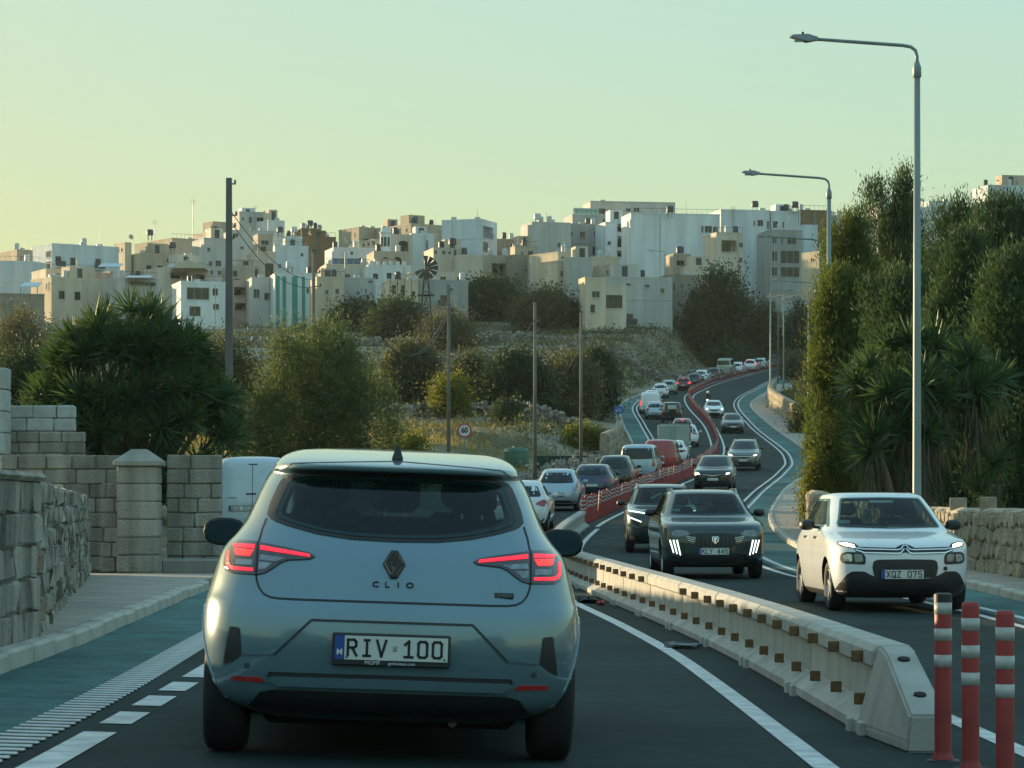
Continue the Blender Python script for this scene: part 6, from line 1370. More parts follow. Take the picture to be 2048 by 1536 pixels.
bld(A, 'brown limestone block on the skyline beside the second lamp', 1596, 1600, 1656, 422, 560, 450, 5, 'B', [(1604, 445, 1610, 450), (1625, 444, 1632, 450), (1640, 446, 1646, 451)])
bld(N, 'white narrow house wedged by the brown block', 1602, 1606, 1636, 452, 600, 432, 3, 'w')
bld(N, 'sunlit rounded cream house peeping out beside the conifer', 1618, 1640, 1672, 505, 600, 395, 40, 'C', [(1624, 515, 1630, 522, 's')])
bld(N, 'pale flat house right of the second lamp', 1652, 1660, 1702, 436, 560, 455, 6, 'G', [(1676, 452, 1684, 458)])
bld(N, 'white house with dark hipped roof behind the conifers', 1690, 1700, 1752, 440, 560, 450, 10, 'W', [(1712, 444, 1740, 449)])
bld(N, 'grey-white box between the conifer tops', 1758, 1762, 1800, 408, 520, 470, 4, 'G')
bld(N, 'pale box house right of the tall lamp pole', 1850, 1858, 1912, 404, 520, 468, 8, 'w', [(1886, 410, 1890, 420)])
bld(A, 'pale block at the upper right picture edge', 1968, 1976, 2070, 372, 520, 460, 5, 'w')
bld(N, 'tan stair turret with a tank on its roof', 1342, 1347, 1382, 510, 590, 405, 6, 'T', [(1353, 520, 1369, 531), (1353, 548, 1370, 564, 'l')])
bld(N, 'low cream wall house left of the round dark tree', 1376, 1380, 1440, 533, 600, 400, 5, 'L')
bld(N, 'sunlit cream tower house with small balcony', 1083, 1115, 1134, 524, 630, 390, 50, 'C', [(1121, 541, 1128, 553), (1121, 560, 1128, 566)])
bld(N, 'plain grey party wall of the sunlit tower house', 1130, 1134, 1184, 517, 640, 388, 5, 'G')
bld(N, 'small roof room on top of the sunlit tower house', 1101, 1116, 1152, 506, 530, 396, 50, 'C', [(1122, 512, 1128, 522)])
bld(N, 'cream house with deep shaded terrace', 1180, 1184, 1240, 516, 580, 400, 6, 'C', [(1187, 535, 1200, 547), (1205, 534, 1212, 548), (1184, 552, 1212, 558, 'l')])
bld(N, 'sunlit little stair block above the limestone house', 1211, 1222, 1224, 531, 570, 392, 60, 'C', [(1213, 540, 1217, 546, 's')])
bld(N, 'warm limestone cottage with a central window and arched door', 1166, 1170, 1212, 557, 640, 370, 4, 'C', [(1184, 582, 1200, 595), (1181, 609, 1190, 625, 'd')])
bld(N, 'limestone annex with a wide closed garage', 1206, 1211, 1253, 572, 640, 372, 4, 'L', [(1212, 590, 1245, 616, 'd')])
bld(N, 'long grey-green low house between cottage and turret', 1206, 1212, 1346, 556, 640, 382, 3, 'G', [(1252, 566, 1262, 571), (1290, 568, 1300, 574), (1322, 575, 1330, 585)])
bld(N, 'tan tower corner beside the turret', 1330, 1333, 1400, 552, 620, 392, 4, 'S', [(1345, 565, 1352, 580), (1362, 568, 1368, 576)])
bld(N, 'small stone utility hut below the white kiosk', 1294, 1298, 1346, 629, 665, 385, 5, 'S', [(1303, 633, 1309, 655, 'd')], D=4)
bld('white_kiosk', 'white box kiosk on the bank below the town', 1303, 1307, 1334, 605, 622, 395, 4, 'W', [(1323, 608, 1328, 614)], D=4, cat='kiosk')
# old rubble building on the left
rb, (X0, X1, D, H, zg) = bld('stone_ruin', 'old rubble stone building with tiny square openings at the left edge', -40, -10, 84, 590, 670, 300, 10, 'S', [(5, 605, 10, 612), (17, 605, 22, 612), (40, 606, 46, 612), (58, 607, 63, 611), (3, 642, 9, 650)])
for u, v, Y, m, lab in ((1360, 510, 404, TANKM, 'dark tank on the tan stair turret'), (905, 494, 398, TANKM, 'dark tank on the stair window house'), (560, 468, 484, TANKM, 'dark tank on the stepped grey-white block'), (588, 468, 484, TANKW, 'white tank on the stepped grey-white block'), (300, 474, 472, TANKM, 'tank on the old tan terrace'), (1075, 443, 442, TANKW, 'white tank on the tall plain grey block'),
                   (1510, 418, 440, TANKM, 'black tank on the taller white block'), (1590, 419, 440, TANKM, 'dark tank at the corner of the white upper block'), (620, 455, 500, TANKM, 'tank on the brown block'), (580, 540, 386, TANKW, 'white dome tank above the teal netting house'), (1340, 428, 430, TANKM, 'small black tank on the huge blank wall'), (345, 500, 450, TANKM, 'dark tank on the long flat tan roof')):
    tank(u, v, Y, m, lab)
for u, v0, v1, Y, lab in ((386, 398, 470, 480, 'tallest thin mast on the ridge'), (309, 440, 478, 480, 'thin mast above the old tan terrace'), (510, 410, 428, 525, 'mast on the top ridge house'), (1597, 412, 424, 440, 'stub mast at the white upper block'), (1130, 566, 600, 380, 'thin mast beside the sunlit tower house'), (1466, 412, 424, 438, 'thin mast on the taller white block'), (690, 505, 545, 405, 'thin mast above the solar roof')):
    aerial(u, v0, v1, Y, lab, .06)
for u, v, Y, lab in ((500, 455, 489, 'dish on the broad pale wall'), (640, 458, 499, 'dish on the brown block roof'), (263, 478, 471, 'dish on the tan terrace'), (700, 490, 434, 'dish on the white house with dark doors'), (880, 470, 430, 'dish beside the plain white wall house')):
    dish(u, v, Y, lab)
SOLAR = mat('solar_panel', (.04, .06, .08), .15, .3, var=.1, scale=3)
for k in range(4):
    x, _, z = at(672 + k * 14, 529, 412); o = empty('solar_panel', (x, 412, z)); tag(o, '%s tilted solar panel counted from the left on the low house roof' % ['first', 'second', 'third', 'fourth'][k], 'solar panel', 'solar panels on the low roof')
    MB().box(-.48, .48, -.8, .8, -.03, .03).obj('panel', SOLAR, o, (0, 0, .5), (R_(32), 0, 0)); MB().box(-.4, .4, .3, .36, -.6, .8).obj('stand', STEELP, o)
# gable roofs and canopies that lie on houses
def canopy(u0, u1, v0, v1, Y, label, m):
    a = Vector(at(u0, v1, Y)); b = Vector(at(u1, v0, Y)); o = empty('roof_canopy', tuple(a)); tag(o, label, 'canopy', 'sheet canopies over terraces'); L = b.x - a.x; h = b.z - a.z
    MB().add([(0, 0, 0), (L, 0, 0), (L, 3.5, h), (0, 3.5, h), (0, 0, .1), (L, 0, .1), (L, 3.5, h + .1), (0, 3.5, h + .1)], [(0, 3, 2, 1), (4, 5, 6, 7), (0, 1, 5, 4), (1, 2, 6, 5), (2, 3, 7, 6), (3, 0, 4, 7)]).obj('sheet', m, o)
    for xx in (.1, L - .1): MB().box(xx - .05, xx + .05, 0, .1, -2.4, 0).obj('post', STEELP, o)
SHEET = mat('pale_sheet', (.5, .56, .60), .5, var=.1)
canopy(250, 300, 548, 556, 394, 'pale sheet canopy over the shed', SHEET); canopy(335, 372, 522, 534, 421, 'pale sheet canopy beside the sunlit gable', SHEET); canopy(40, 76, 562, 574, 398, 'pale sheet canopy at the far left cottage', SHEET); canopy(196, 240, 524, 534, 418, 'pale sheet canopy under the blank block', SHEET)
gx_, gy_, gz_ = at(375, 536, 418); o = MB().prism([(-2.6, 0), (2.6, 0), (0, 1.35)], 0, 6).obj('gable_roof', wallm('C'), None, (gx_, gy_, gz_)); tag(o, 'sunlit triangular gable over the veranda house', 'roof')
# ---------------------------------------------------------------- windpump
IRON = mat('rusty_iron', (.10, .095, .085), .8, .3, var=.3, scale=4)
x, _, zt = at(852, 545, 255); zb = float(groundz(x, 255)); o = empty('wind_pump', (x, 255, zb)); tag(o, 'old lattice windpump tower with a broken wheel', 'windpump'); h = zt - zb
for sx in (-1, 1):
    for sy in (-1, 1): MB().tube([(sx * 1.0, sy * 1.0, 0), (sx * .16, sy * .16, h)], .06, 5).obj('leg', IRON, o)
for k in range(6):
    t0, t1 = k / 6, (k + 1) / 6; w0, w1 = 1 - .84 * t0, 1 - .84 * t1; b = MB()
    for sy in (-1, 1):
        b.tube([(-w0, sy * w0, t0 * h), (w1, sy * w1, t1 * h)], .028, 4).tube([(w0, sy * w0, t0 * h), (-w1, sy * w1, t1 * h)], .028, 4).tube([(-w0, sy * w0, t0 * h), (w0, sy * w0, t0 * h)], .028, 4)
        b.tube([(sy * w0, -w0, t0 * h), (sy * w1, w1, t1 * h)], .028, 4)
    b.obj('brace', IRON, o)
MB().cbox(-.75, .75, -.75, .75, h * .80, h * .80 + .08, .02).obj('platform', IRON, o)
MB().lathe([(.12, 0), (.12, .9), (.0001, .95)], 8, 'z', (0, 0, h - .2)).obj('hub', IRON, o)
for k in range(9):
    t = k * 2 * math.pi / 12; M = Matrix.Translation((0, -.3, h + .4)) @ Matrix.Rotation(t, 4, 'Y'); MB().add([tuple(M @ Vector(p)) for p in ((-.06, 0, .2), (.06, .05, .2), (.22, .1, 1.1), (-.22, -.05, 1.1))], [(0, 1, 2, 3)]).obj('blade', IRON, o)
# ---------------------------------------------------------------- plants
def leaf_mesh(name, C, Dv, l, w, seed=0, cup=.0):
    """rhombic leaves at C along Dv"""
    r = np.random.default_rng(seed); n = len(C); Dv = Dv / np.linalg.norm(Dv, axis=1, keepdims=True)
    q = r.normal(size=(n, 3)); q -= Dv * (q * Dv).sum(1, keepdims=True); q /= np.linalg.norm(q, axis=1, keepdims=True)
    ll = (l * r.uniform(.6, 1.35, n))[:, None]; ww = (w * r.uniform(.7, 1.3, n))[:, None]
    V = np.stack([C, C + Dv * ll * .5 + q * ww, C + Dv * ll, C + Dv * ll * .5 - q * ww], 1).reshape(-1, 3)
    F = np.arange(n * 4).reshape(-1, 4); return mesh_np(name, V, F)
def crown_points(blobs, n, clump, per, seed, shell=.55):
    r = np.random.default_rng(seed); B = np.array(blobs, float); area = (B[:, 3] * B[:, 5] + B[:, 4] * B[:, 5]); pr = area / area.sum(); nc = max(1, n // per)
    k = r.choice(len(B), nc, p=pr); d = r.normal(size=(nc, 3)); d /= np.linalg.norm(d, axis=1, keepdims=True)
    rad = shell + (1 - shell) * r.random(nc) ** .6; rad *= 1 + .16 * np.sin(d[:, 0] * 6 + k) * np.cos(d[:, 2] * 7 + k * 2)
    c = B[k, :3] + d * B[k, 3:] * rad[:, None]
    cs = clump * r.uniform(.5, 1.4, nc)
    P = np.repeat(c, per, 0) + r.normal(size=(nc * per, 3)) * np.repeat(cs, per)[:, None]; out = np.repeat(d, per, 0)
    return P, out
def trunk_mb(h, r0, limbs, seed, lean=.1, spread=.5):
    q = random.Random(seed); mb = MB(); P = [(0, 0, -.3)]
    for k in range(1, 5): P.append((q.uniform(-lean, lean) * k * .5, q.uniform(-lean, lean) * k * .5, h * k / 4))
    mb.tube(P, [r0 * 1.25, r0, r0 * .85, r0 * .7, r0 * .5], 8)
    for k in range(limbs):
        b = Vector(P[2 + k % 2]); a = q.uniform(0, 6.28); L = h * q.uniform(.4, .8)
        mid = b + Vector((math.cos(a) * L * spread * .5, math.sin(a) * L * spread * .5, L * .5)); end = b + Vector((math.cos(a) * L * spread, math.sin(a) * L * spread, L * .95))
        mb.tube([tuple(b), tuple(mid), tuple(end)], [r0 * .5, r0 * .35, r0 * .15], 6)
    return mb
BARK = mat('bark', (.12, .095, .07), .95, var=.35, scale=6, bump=.8, bscale=18, streak=True)
L_OLIVE = leafmat('olive_leaf', (.115, .155, .08), (.05, .078, .042), 1.2, .3)
L_DARK = leafmat('dark_evergreen_leaf', (.058, .09, .05), (.026, .048, .03), .8, .25)
L_CAROB = leafmat('carob_leaf', (.12, .125, .07), (.055, .07, .042), .7, .25)
L_CON = leafmat('conifer_leaf', (.105, .13, .042), (.042, .066, .024), 1.4, .38, tcol=(2.0, 2.0, .7))
L_COND = leafmat('dark_conifer_leaf', (.058, .105, .05), (.026, .055, .03), 1.2, .25)
L_YUC = leafmat('yucca_leaf', (.066, .115, .05), (.03, .064, .032), 1.5, .25, .38)
L_SCRUB = leafmat('scrub_leaf', (.17, .155, .085), (.07, .075, .042), .12, .2)
L_DRY = leafmat('dry_grass', (.30, .25, .13), (.13, .12, .06), .3, .3)
L_BRIGHT = leafmat('bright_leaf', (.16, .17, .04), (.06, .08, .02), 1.5, .4)
L_DEAD = leafmat('dead_yucca_leaf', (.13, .12, .085), (.06, .06, .042), 1.5, .15)

def tree(name, label, x, y, blobs, n, leaf, lm, clump=.25, per=12, seed=1, th=None, tr=.12, limbs=5, cat='tree', group=None, shell=.55, updir=.3, z=None):
    z0 = float(groundz(x, y)) if z is None else z; o = empty(name, (x, y, z0)); tag(o, label, cat, group)
    th = th or max(b[2] for b in blobs); trunk_mb(th * .75, tr, limbs, seed, .1, .35).obj('trunk', BARK, o, smooth=True)
    P, d = crown_points(blobs, n, clump, per, seed, shell); r = np.random.default_rng(seed + 5)
    dd = d * .8 + r.normal(size=P.shape) * .6 + np.array([0, 0, updir]); keep = P[:, 2] > .02
    link('crown', leaf_mesh('crown', P[keep], dd[keep], leaf[0], leaf[1], seed), lm, o); return o

def blobs_for(u0, u1, vt, vb, Y, k, seed, flat=.8):
    """overlapping masses that fill a crown of the given outline"""
    q = random.Random(seed); s = FPX / Y; xc = ((u0 + u1) / 2 - 1024) / s; W = (u1 - u0) / s / 2; z0 = float(groundz(xc, Y)); zt = CAMZ - (vt - HOR) / s - z0; zb = 0.; Hh = (zt - zb) / 2; B = []
    for i in range(k):
        fx = -1 + 2 * (i + .5) / k; top = math.sqrt(max(.1, 1 - fx * fx * .75)); rr = W / k * 1.5
        B.append((fx * W * .78, q.uniform(-.3, .3) * W, zb + Hh * (top * .95) * q.uniform(.85, 1.05), rr * q.uniform(.85, 1.2), rr * 1.1, Hh * top * q.uniform(.9, 1.02)))
    return xc, B
def yfit(u, vb, Y0):
    Ys = np.arange(95., 430., 1.); X = (u - 1024) / FPX * Ys; v = HOR - (groundz(X, Ys) - CAMZ) * FPX / Ys; k = np.where(v <= vb)[0]
    return float(Ys[k[0]]) if len(k) else Y0
def ptree(name, label, u0, u1, vt, vb, Y, n, leaf, lm, k=4, clump=.3, seed=1, group=None, per=12, cat='tree', tr=.12, shell=.55, fine=2.6):
    if group == G_HILL and Y > 135: Yn = min(yfit((u0 + u1) / 2, vb, Y), Y * 1.3, 388); clump *= Yn / Y; leaf = (leaf[0] * Yn / Y, leaf[1] * Yn / Y); Y = Yn
    xc, B = blobs_for(u0, u1, vt, vb, Y, k, seed); n = int(n * fine); leaf = (leaf[0] / fine ** .5, leaf[1] / fine ** .42); return tree(name, label, xc, Y, B, n, leaf, lm, clump, per, seed, None, tr, 5, cat, group, shell)

G_HILL = 'trees and bushes on the hillside'
# yuccas
def yucca(name, label, x, y, heads, leaf_l, lm, seed=1, per=85, dead=0, trunks=()):
    z0 = float(groundz(x, y)); o = empty(name, (x, y, z0)); tag(o, label, 'yucca'); r = np.random.default_rng(seed); VV = []; FF = []; nb = 0
    hub = Vector((0, 0, 0))
    for (hx, hy, hz, sc) in heads:
        ax = np.array([hx * .35, hy * .35, .55 + .06 * hz]); ax /= np.linalg.norm(ax); n = int(per * r.uniform(.8, 1.2))
        d = r.normal(size=(n, 3)); d /= np.linalg.norm(d, axis=1, keepdims=True); d = d + ax * .55; d /= np.linalg.norm(d, axis=1, keepdims=True)
        L = leaf_l * sc * r.uniform(.75, 1.15, n); sd_ = np.cross(d, r.normal(size=(n, 3))); sd_ /= np.linalg.norm(sd_, axis=1, keepdims=True)
        base = np.array([hx, hy, hz]) + r.normal(size=(n, 3)) * .04; droop = r.uniform(.02, .22, n) * (1 - d[:, 2])
        rows = []
        for t, wd in ((0, .6), (.35, 1.), (.7, .75), (1., .04)):
            p = base + d * (L * t)[:, None] - np.array([0, 0, 1.]) * (droop * L * t * t)[:, None]; rows += [p + sd_ * .026 * wd * sc, p - sd_ * .026 * wd * sc]
        V = np.stack(rows, 1).reshape(-1, 3); b = np.arange(n)[:, None] * 8 + nb
        for k in range(3): FF.append(np.concatenate([b + 2*k, b + 2*k + 1, b + 2*k + 3, b + 2*k + 2], 1))
        VV.append(V); nb += n * 8
    link('crown', mesh_np('crown', np.concatenate(VV), np.concatenate(FF)), lm, o)
    if dead:
        VV = []; FF = []; nb = 0
        for (hx, hy, hz, sc) in heads:
            if hz < 1.6: continue
            n = dead; a = r.uniform(0, 6.28, n); b0 = np.stack([hx + .10 * np.cos(a), hy + .10 * np.sin(a), hz - r.uniform(0, 1.2, n)], 1); e = b0 + np.stack([.16 * np.cos(a), .16 * np.sin(a), -leaf_l * r.uniform(.6, 1.1, n)], 1); sd_ = np.stack([-np.sin(a), np.cos(a), 0 * a], 1) * .02
            V = np.stack([b0 + sd_, b0 - sd_, e], 1).reshape(-1, 3); VV.append(V); FF.append(np.arange(n * 3).reshape(-1, 3) + nb); nb += n * 3
        link('dead_leaves', mesh_np('dead_leaves', np.concatenate(VV), np.concatenate(FF)), L_DEAD, o)
    mb = MB()
    for (hx, hy, hz, sc) in heads[::4]: mb.tube([(hx * .15, hy * .15, -.3), (hx * .6, hy * .6, hz * .5), (hx, hy, hz)], [.11, .08, .06], 6)
    mb.obj('trunk', BARK, o, smooth=True)
    return o
q = random.Random(5); Yy = 74; s = FPX / Yy; xc = (262 - 1024) / s; z0 = float(groundz(xc, Yy)); heads = []
for ring, (nh, fr) in enumerate(((1, 0.), (6, .33), (11, .62), (17, .88), (20, .98))):
    for k in range(nh):
        a = 2 * math.pi * (k + q.random() * .6) / nh; R = 2.55 * fr; top = 6.6 - z0 - .2
        hz = top * math.sqrt(max(.02, 1 - (fr * .93) ** 2)) * q.uniform(.9, 1.04) if ring < 4 else q.uniform(1.0, top * .45)
        heads.append((R * math.cos(a) * 1.05, R * math.sin(a) * .9, hz, q.uniform(.9, 1.1)))
for k in range(112):
    a = q.uniform(math.pi * .92, 2.08 * math.pi); t = q.uniform(.02, .95) if k < 62 else q.uniform(.4, .9); R = 2.65 * math.sqrt(1 - (t * .93) ** 2); heads.append((R * math.cos(a) * q.uniform(.8, 1.02), R * math.sin(a) * .8, t * (6.6 - z0 - .2) * q.uniform(.9, 1), q.uniform(.85, 1.1)))
yucca('yucca_plant', 'huge many-headed yucca behind the garden wall', xc, Yy, heads, .78, L_YUC, 3, 80)
q = random.Random(15); Yy = 58; s = FPX / Yy; xc = (1850 - 1024) / s; z0 = float(groundz(xc, Yy)); heads = []
for (u, v) in ((1720, 770), (1745, 730), (1790, 690), (1830, 680), (1880, 690), (1930, 720), (1975, 770), (1770, 790), (1810, 760), (1860, 740), (1900, 800), (1950, 790), (1735, 850), (1765, 860), (1990, 760), (1925, 745), (1840, 720)):
    heads.append(((u - 1850) / s, q.uniform(-.8, .8), CAMZ - (v - HOR) / s - z0, q.uniform(.8, 1.)))
for k in range(20): heads.append((q.uniform(-1.5, 1.5), q.uniform(-.9, .3), q.uniform(1.6, 4.0), q.uniform(.8, 1.)))
yucca('yucca_plant', 'tall yucca with hanging dead leaves over the roadside wall', xc, Yy, heads, .72, L_YUC, 7, 80, dead=36)

ptree('olive_tree', 'rounded silvery olive tree right of the huge yucca', 470, 800, 585, 905, 90, 52000, (.16, .022), L_OLIVE, 5, .20, 4, per=14, tr=.18, shell=.5, fine=1.3)
# conifers on the right
def conifer(label, u0, u1, vt, vb, Y, n, lm, seed, leaf=(.17, .017), k=7, tip=.25, cl=.16, group='conifers behind the roadside wall'):
    s = FPX / Y; xc = ((u0 + u1) / 2 - 1024) / s; W = (u1 - u0) / s / 2; z0 = float(groundz(xc, Y)); zt = CAMZ - (vt - HOR) / s - z0; zb = max(.1, CAMZ - (vb - HOR) / s - z0); B = []; q = random.Random(seed)
    for i in range(k):
        t = (i + .5) / k; rr = W * (1.0 if t < .55 else 1 - (1 - tip) * (t - .55) / .45); hz = (zt - zb) / k
        for j in range(3): B.append((q.uniform(-.35, .35) * rr, q.uniform(-.4, .4) * rr, zb + (zt - zb) * t * .97, rr * q.uniform(.6, .9), rr * q.uniform(.6, .9), hz * q.uniform(.8, 1.05)))
    for j in range(9): B.append((q.uniform(-.8, .8) * W, q.uniform(-.5, .5) * W, zb + (zt - zb) * q.uniform(.45, .9), W * .2, W * .2, hz * 1.1))
    o = empty('conifer_tree', (xc, Y, z0)); tag(o, label, 'tree', group)
    trunk_mb(zt * .8, .16, 0, seed, .05, .25).obj('trunk', BARK, o, smooth=True)
    P, d = crown_points(B, int(n * 1.5), cl, 18, seed, .45); r = np.random.default_rng(seed); dd = d * .5 + np.array([0, 0, .9]) + r.normal(size=P.shape) * .45; kp = P[:, 2] > .05
    link('crown', leaf_mesh('crown', P[kp], dd[kp], leaf[0], leaf[1], seed), lm, o)
conifer('feathery yellow-green conifer lit by the sun at the bend', 1640, 1775, 440, 1000, 92, 70000, L_CON, 31, tip=.3)
conifer('tallest dark pointed conifer behind the tall lamp', 1715, 1900, 343, 980, 97, 60000, L_COND, 32, k=9, tip=.14)
conifer('broad conifer right of the tall lamp', 1830, 1990, 418, 990, 92, 46000, L_COND, 33, tip=.5)
conifer('broad conifer filling the upper picture edge', 1920, 2110, 405, 980, 86, 56000, L_COND, 34, tip=.55)
conifer('lower yellow-green conifer beside the second lamp', 1611, 1735, 545, 1010, 84, 34000, L_CON, 35, tip=.6)
conifer('young conifer leaning out of the dark mass', 1850, 2010, 480, 1000, 72, 40000, L_COND, 36, tip=.6)
conifer('dark conifer behind the yucca', 1720, 1890, 560, 1010, 76, 36000, L_COND, 37, tip=.7)
conifer('deep green conifer at the lower picture edge', 1940, 2130, 520, 1020, 66, 42000, L_COND, 38, tip=.75)
ptree('roadside_shrub', 'bright green creeper at the wall end by the bend', 1608, 1650, 900, 985, 83.5, 3500, (.12, .04), L_BRIGHT, 3, .15, 41, cat='shrub')
ptree('roadside_shrub', 'thin shrub over the far rubble wall', 1585, 1630, 790, 880, 215, 1800, (.35, .09), L_CAROB, 2, .3, 42, cat='shrub')
ptree('prickly_pear', 'dark prickly pear bush with pale tops at the road crest', 1560, 1615, 700, 760, 345, 900, (.55, .2), L_CAROB, 3, .35, 43, cat='shrub', per=8)
G = G_HILL
for a in (('bush_tree', 'dark round bush right of the olive tree', 762, 885, 675, 785, 165, 9000, (.32, .07), L_CAROB, 4, .35, 51),
          ('bush_tree', 'brownish carob nearest the slim pole', 885, 1000, 710, 800, 160, 8000, (.32, .08), L_CAROB, 4, .4, 52),
          ('bush_tree', 'dense dark carob in the middle of the field', 975, 1100, 700, 812, 158, 10000, (.32, .08), L_DARK, 4, .4, 53),
          ('bush_tree', 'brown-green carob left of the square hedge', 1080, 1190, 708, 795, 168, 8000, (.32, .08), L_CAROB, 4, .4, 54),
          ('hedge_tree', 'square dark evergreen above the bend wall', 1150, 1226, 684, 800, 185, 9000, (.32, .08), L_DARK, 3, .35, 55),
          ('bush_tree', 'yellowing shrub at the foot of the carobs', 875, 930, 745, 812, 150, 2600, (.26, .06), L_BRIGHT, 2, .3, 56),
          ('bush_tree', 'grey-green bush under the cream house', 668, 770, 604, 662, 300, 4000, (.55, .14), L_DARK, 3, .6, 57),
          ('bush_tree', 'blue-green bush left of the windpump', 735, 850, 600, 680, 290, 5000, (.55, .14), L_DARK, 4, .6, 58),
          ('bush_tree', 'reed-like shrub at the windpump foot', 855, 940, 626, 700, 270, 4000, (.6, .08), L_SCRUB, 3, .6, 59),
          ('bush_tree', 'big dark tree under the tan houses', 918, 1045, 556, 622, 330, 7000, (.6, .16), L_DARK, 4, .7, 60),
          ('bush_tree', 'open-topped tree left of the sunlit tower house', 1030, 1150, 580, 655, 320, 6000, (.55, .13), L_CAROB, 4, .7, 61),
          ('bush_tree', 'low bush between carobs and town', 1120, 1190, 615, 655, 335, 2600, (.6, .16), L_DARK, 3, .6, 62),
          ('round_tree', 'large dark round tree by the white block', 1372, 1506, 522, 625, 385, 9000, (.65, .18), L_DARK, 4, .8, 63),
          ('round_tree', 'lighter shrub at the foot of the round tree', 1372, 1450, 570, 650, 370, 4000, (.6, .16), L_CAROB, 3, .7, 64),
          ('bush_tree', 'dark bush below the long grey house', 1225, 1300, 604, 640, 350, 3500, (.6, .16), L_DARK, 3, .6, 65),
          ('bush_tree', 'small dark bush left of the kiosk', 1262, 1310, 590, 640, 360, 2200, (.6, .16), L_DARK, 2, .6, 66),
          ('bush_tree', 'bushy tree under the kiosk bank', 1395, 1490, 598, 670, 350, 4000, (.6, .16), L_CAROB, 3, .6, 67),
          ('bush_tree', 'dark bush beside the upper road', 1430, 1500, 692, 742, 372, 3000, (.55, .14), L_DARK, 3, .5, 68),
          ('bush_tree', 'scrubby tree under the modern block', 1500, 1560, 600, 700, 380, 3500, (.6, .16), L_CAROB, 3, .6, 69),
          ('bush_tree', 'dark tree right of the far lamps', 1570, 1640, 590, 700, 375, 4200, (.6, .16), L_DARK, 3, .6, 70),
          ('bush_tree', 'sunny scrub left of the huge yucca', -10, 95, 612, 700, 190, 5000, (.4, .07), L_SCRUB, 3, .5, 71),
          ('bush_tree', 'dark shaded bush at the left picture edge', -40, 130, 690, 830, 95, 9000, (.22, .05), L_DARK, 4, .3, 72),
          ('bush_tree', 'dark scrub behind the yucca and pole', 380, 520, 645, 780, 130, 7000, (.28, .06), L_CAROB, 4, .4, 73),
          ('bush_tree', 'dark thicket behind the olive tree', 560, 740, 650, 780, 140, 8000, (.28, .06), L_DARK, 4, .4, 74),
          ('fig_shrub', 'bright fig shrub above the car roof', 780, 862, 848, 900, 118, 2200, (.18, .07), L_BRIGHT, 3, .2, 75),
          ('fig_shrub', 'sunlit yellow shrub beside the net fence', 1130, 1205, 850, 900, 145, 2600, (.2, .07), L_BRIGHT, 3, .25, 76),
          ('bush_tree', 'dark bush on the rubble bank', 995, 1035, 800, 850, 150, 1800, (.24, .06), L_DARK, 2, .25, 77)):
    ptree(*a[:12], seed=a[12] if len(a) > 12 else 1, group=G) if False else ptree(a[0], a[1], a[2], a[3], a[4], a[5], a[6], a[7], a[8], a[9], a[10], a[11], a[12], G)

# scrub over the terraces and dry grass on the banks
r = np.random.default_rng(99)
def scatter(name, label, n_cl, box, per, leaf, lm, clump, dens, seed, updir=.4, cat='scrub', hscale=.5):
    r = np.random.default_rng(seed); X = r.uniform(box[0], box[1], n_cl); Y = r.uniform(box[2], box[3], n_cl)
    ok = dens(X, Y) > r.random(n_cl); ok &= (X < LKERB(Y) - 2.2) | (X > RWALL(Y) + 1.) | (Y > 400); X, Y = X[ok], Y[ok]; Z = groundz(X, Y); n = len(X)
    cs = clump * r.uniform(.5, 1.6, n); P = np.repeat(np.stack([X, Y, Z], 1), per, 0) + r.normal(size=(n * per, 3)) * np.repeat(cs, per)[:, None] * np.array([1, 1, hscale]); P[:, 2] = np.maximum(P[:, 2], np.repeat(Z, per) - .05)
    d = r.normal(size=P.shape) * .6 + np.array([0, 0, updir]); o = link(name, leaf_mesh(name, P, d, leaf[0], leaf[1], seed), lm); tag(o, label, cat, None, 'stuff'); return o
scatter('hill_scrub', 'low dark scrub covering the terraces', 5200, (-75, 40, 175, 425), 22, (.34, .10), L_CAROB, .8, lambda X, Y: sstep(-.1, .5, vnoise(X, Y, 9, 4) + .35 * sstep(300, 400, Y)), 201)
scatter('hill_undergrowth', 'pale dry undergrowth on the hillside', 12000, (-75, 40, 120, 400), 12, (.36, .035), L_SCRUB, .5, lambda X, Y: sstep(-.3, .4, vnoise(X, Y, 12, 7)), 202, .9)
scatter('bank_grass', 'dry grass on the bank beside the queue', 5200, (-22, 9, 92, 168), 9, (.34, .02), L_DRY, .25, lambda X, Y: .35 + .65 * sstep(-.3, .3, vnoise(X, Y, 5, 3)), 203, 1.4, 'grass')
scatter('wall_weeds', 'weeds and grass behind the roadside wall', 2500, (9, 30, 40, 215), 9, (.34, .03), L_SCRUB, .3, lambda X, Y: .7 + 0 * X, 204, 1.2, 'weeds')
# rubble heaps and field walls of loose stones
def rubble(name, label, fn, n, size, mt, seed):
    r = random.Random(seed); mb = MB()
    LIB = [rubble_stone(r, 1, 1, .8) for _ in range(10)]
    for i in range(n):
        x, y, z = fn(r); m_ = LIB[r.randrange(10)]; sc = size * r.uniform(.5, 1.5); M = Matrix.Translation((x, y, z)) @ Matrix.Rotation(r.uniform(0, 6.28), 4, (r.uniform(-1, 1), r.uniform(-1, 1), r.uniform(.1, 1))) @ Matrix.Scale(sc, 4)
        mb.add([tuple(M @ v.co) for v in m_.vertices], [tuple(p.vertices) for p in m_.polygons])
    o = mb.obj(name, mt, fix=False); tag(o, label, 'rubble', None, 'stuff')
RUBM = mat('rubble_stone_grey', (.34, .31, .26), .95, c2=(.20, .185, .16), scale=1.2, bump=.6, bscale=8)
def f1(r):
    t = r.random(); x = 1 + 4.4 * t + r.gauss(0, .5); y = 128 + 30 * t + r.gauss(0, 1.2); return x, y, float(groundz(x, y)) + abs(r.gauss(.35, .3))
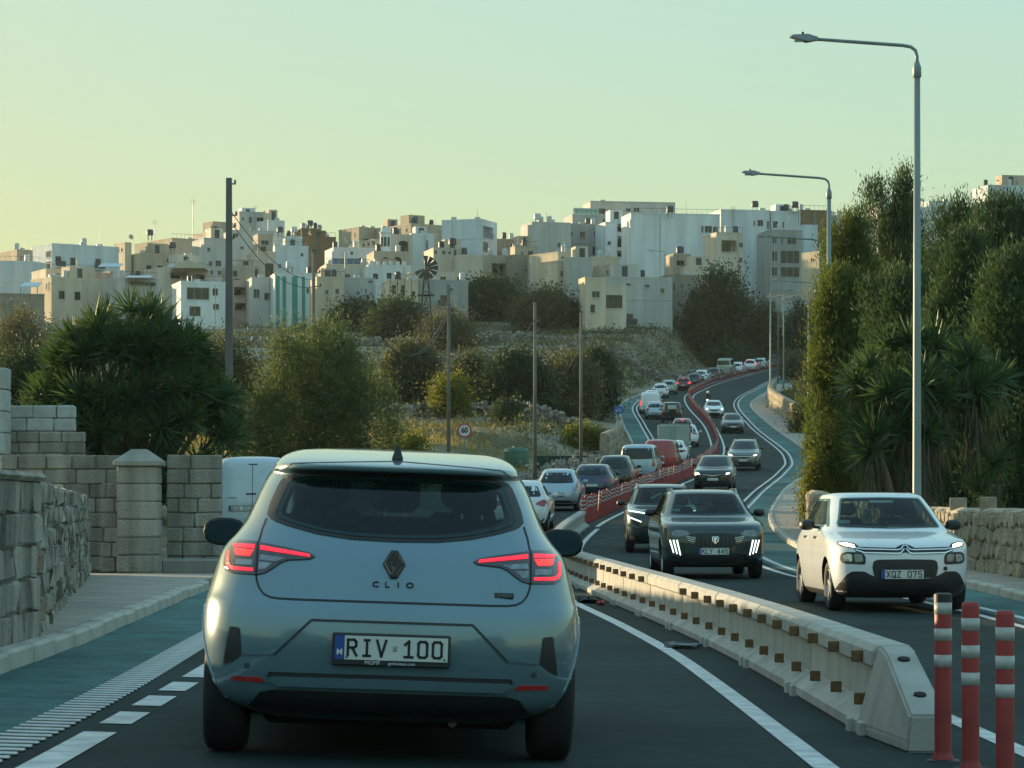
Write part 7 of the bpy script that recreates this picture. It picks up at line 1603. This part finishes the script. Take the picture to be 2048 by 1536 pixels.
rubble('rubble_bank', 'bank of loose grey stones beside the queue of cars', f1, 2600, .15, RUBM, 1)
def wallline(xa, xb, ya, yb, h):
    def f(r): t = r.random(); x = xa + (xb - xa) * t + r.gauss(0, .25); y = ya + (yb - ya) * t + r.gauss(0, .3); return x, y, float(groundz(x, y)) + r.random() * h
    return f
for k, (a, lab) in enumerate((((-9, 8, 196, 200, 1.0), 'long dry-stone field wall across the lower field'), ((-24, 4, 255, 262, 1.0), 'dry-stone terrace wall above the lower field'), ((-40, 8, 300, 306, 1.1), 'dry-stone terrace wall in mid hillside'), ((4, 26, 322, 352, 1.1), 'dry-stone wall above the upper road'), ((-60, 10, 345, 350, 1.2), 'upper dry-stone terrace wall under the town'))):
    L = math.hypot(a[1] - a[0], a[3] - a[2]); rubble('field_wall', lab, wallline(*a), int(L * 34), .24, RUBM, 10 + k)

scatter('bank_scrub', 'rough scrub on the bank above the upper road', 5200, (4, 34, 255, 405), 16, (.32, .08), L_CAROB, .55, lambda X, Y: .25 + .6 * sstep(-.4, .4, vnoise(X, Y, 5, 8)), 205, .6)
scatter('bank_straw', 'dry straw on the bank above the upper road', 5200, (4, 34, 240, 400), 10, (.38, .035), L_DRY, .4, lambda X, Y: .3 + .5 * sstep(-.4, .4, vnoise(X, Y, 6, 9)), 206, 1.2)
for k, (x, y, h_) in enumerate(((-7, -14, 4.5), (-9, -30, 5.5), (-6, -46, 4.8), (11, -16, 4.5), (12, -32, 5.2), (11, -50, 5.0))):  # unseen trees added as a dark band for the car paint to reflect
    tree('reflection_tree', 'unseen bushy tree added for reflections behind the viewpoint, number %s along the road back' % ['one', 'two', 'three', 'four', 'five', 'six'][k], x, y, [(0, 0, h_ * .5, 2.4, 2.6, h_ * .5), (.8, 1.2, h_ * .45, 2, 2, h_ * .45)], 5000, (.4, .14), L_DARK, .4, 12, 300 + k, group='unseen trees added for reflections', z=.2)
# ---------------------------------------------------------------- evening haze
m, n, out = _nodes('evening_haze'); pv_ = n.nodes.new('ShaderNodeVolumePrincipled'); pv_.inputs['Color'].default_value = (.80, .88, .84, 1); pv_.inputs['Density'].default_value = .00007; pv_.inputs['Anisotropy'].default_value = .2
n.links.new(pv_.outputs[0], out.inputs['Volume'])
o = MB().box(-420, 420, -80, 900, -35, 95).obj('haze', m); tag(o, 'thin evening haze over the valley', 'haze', None, 'stuff')
finish_texts()
finish_cars()
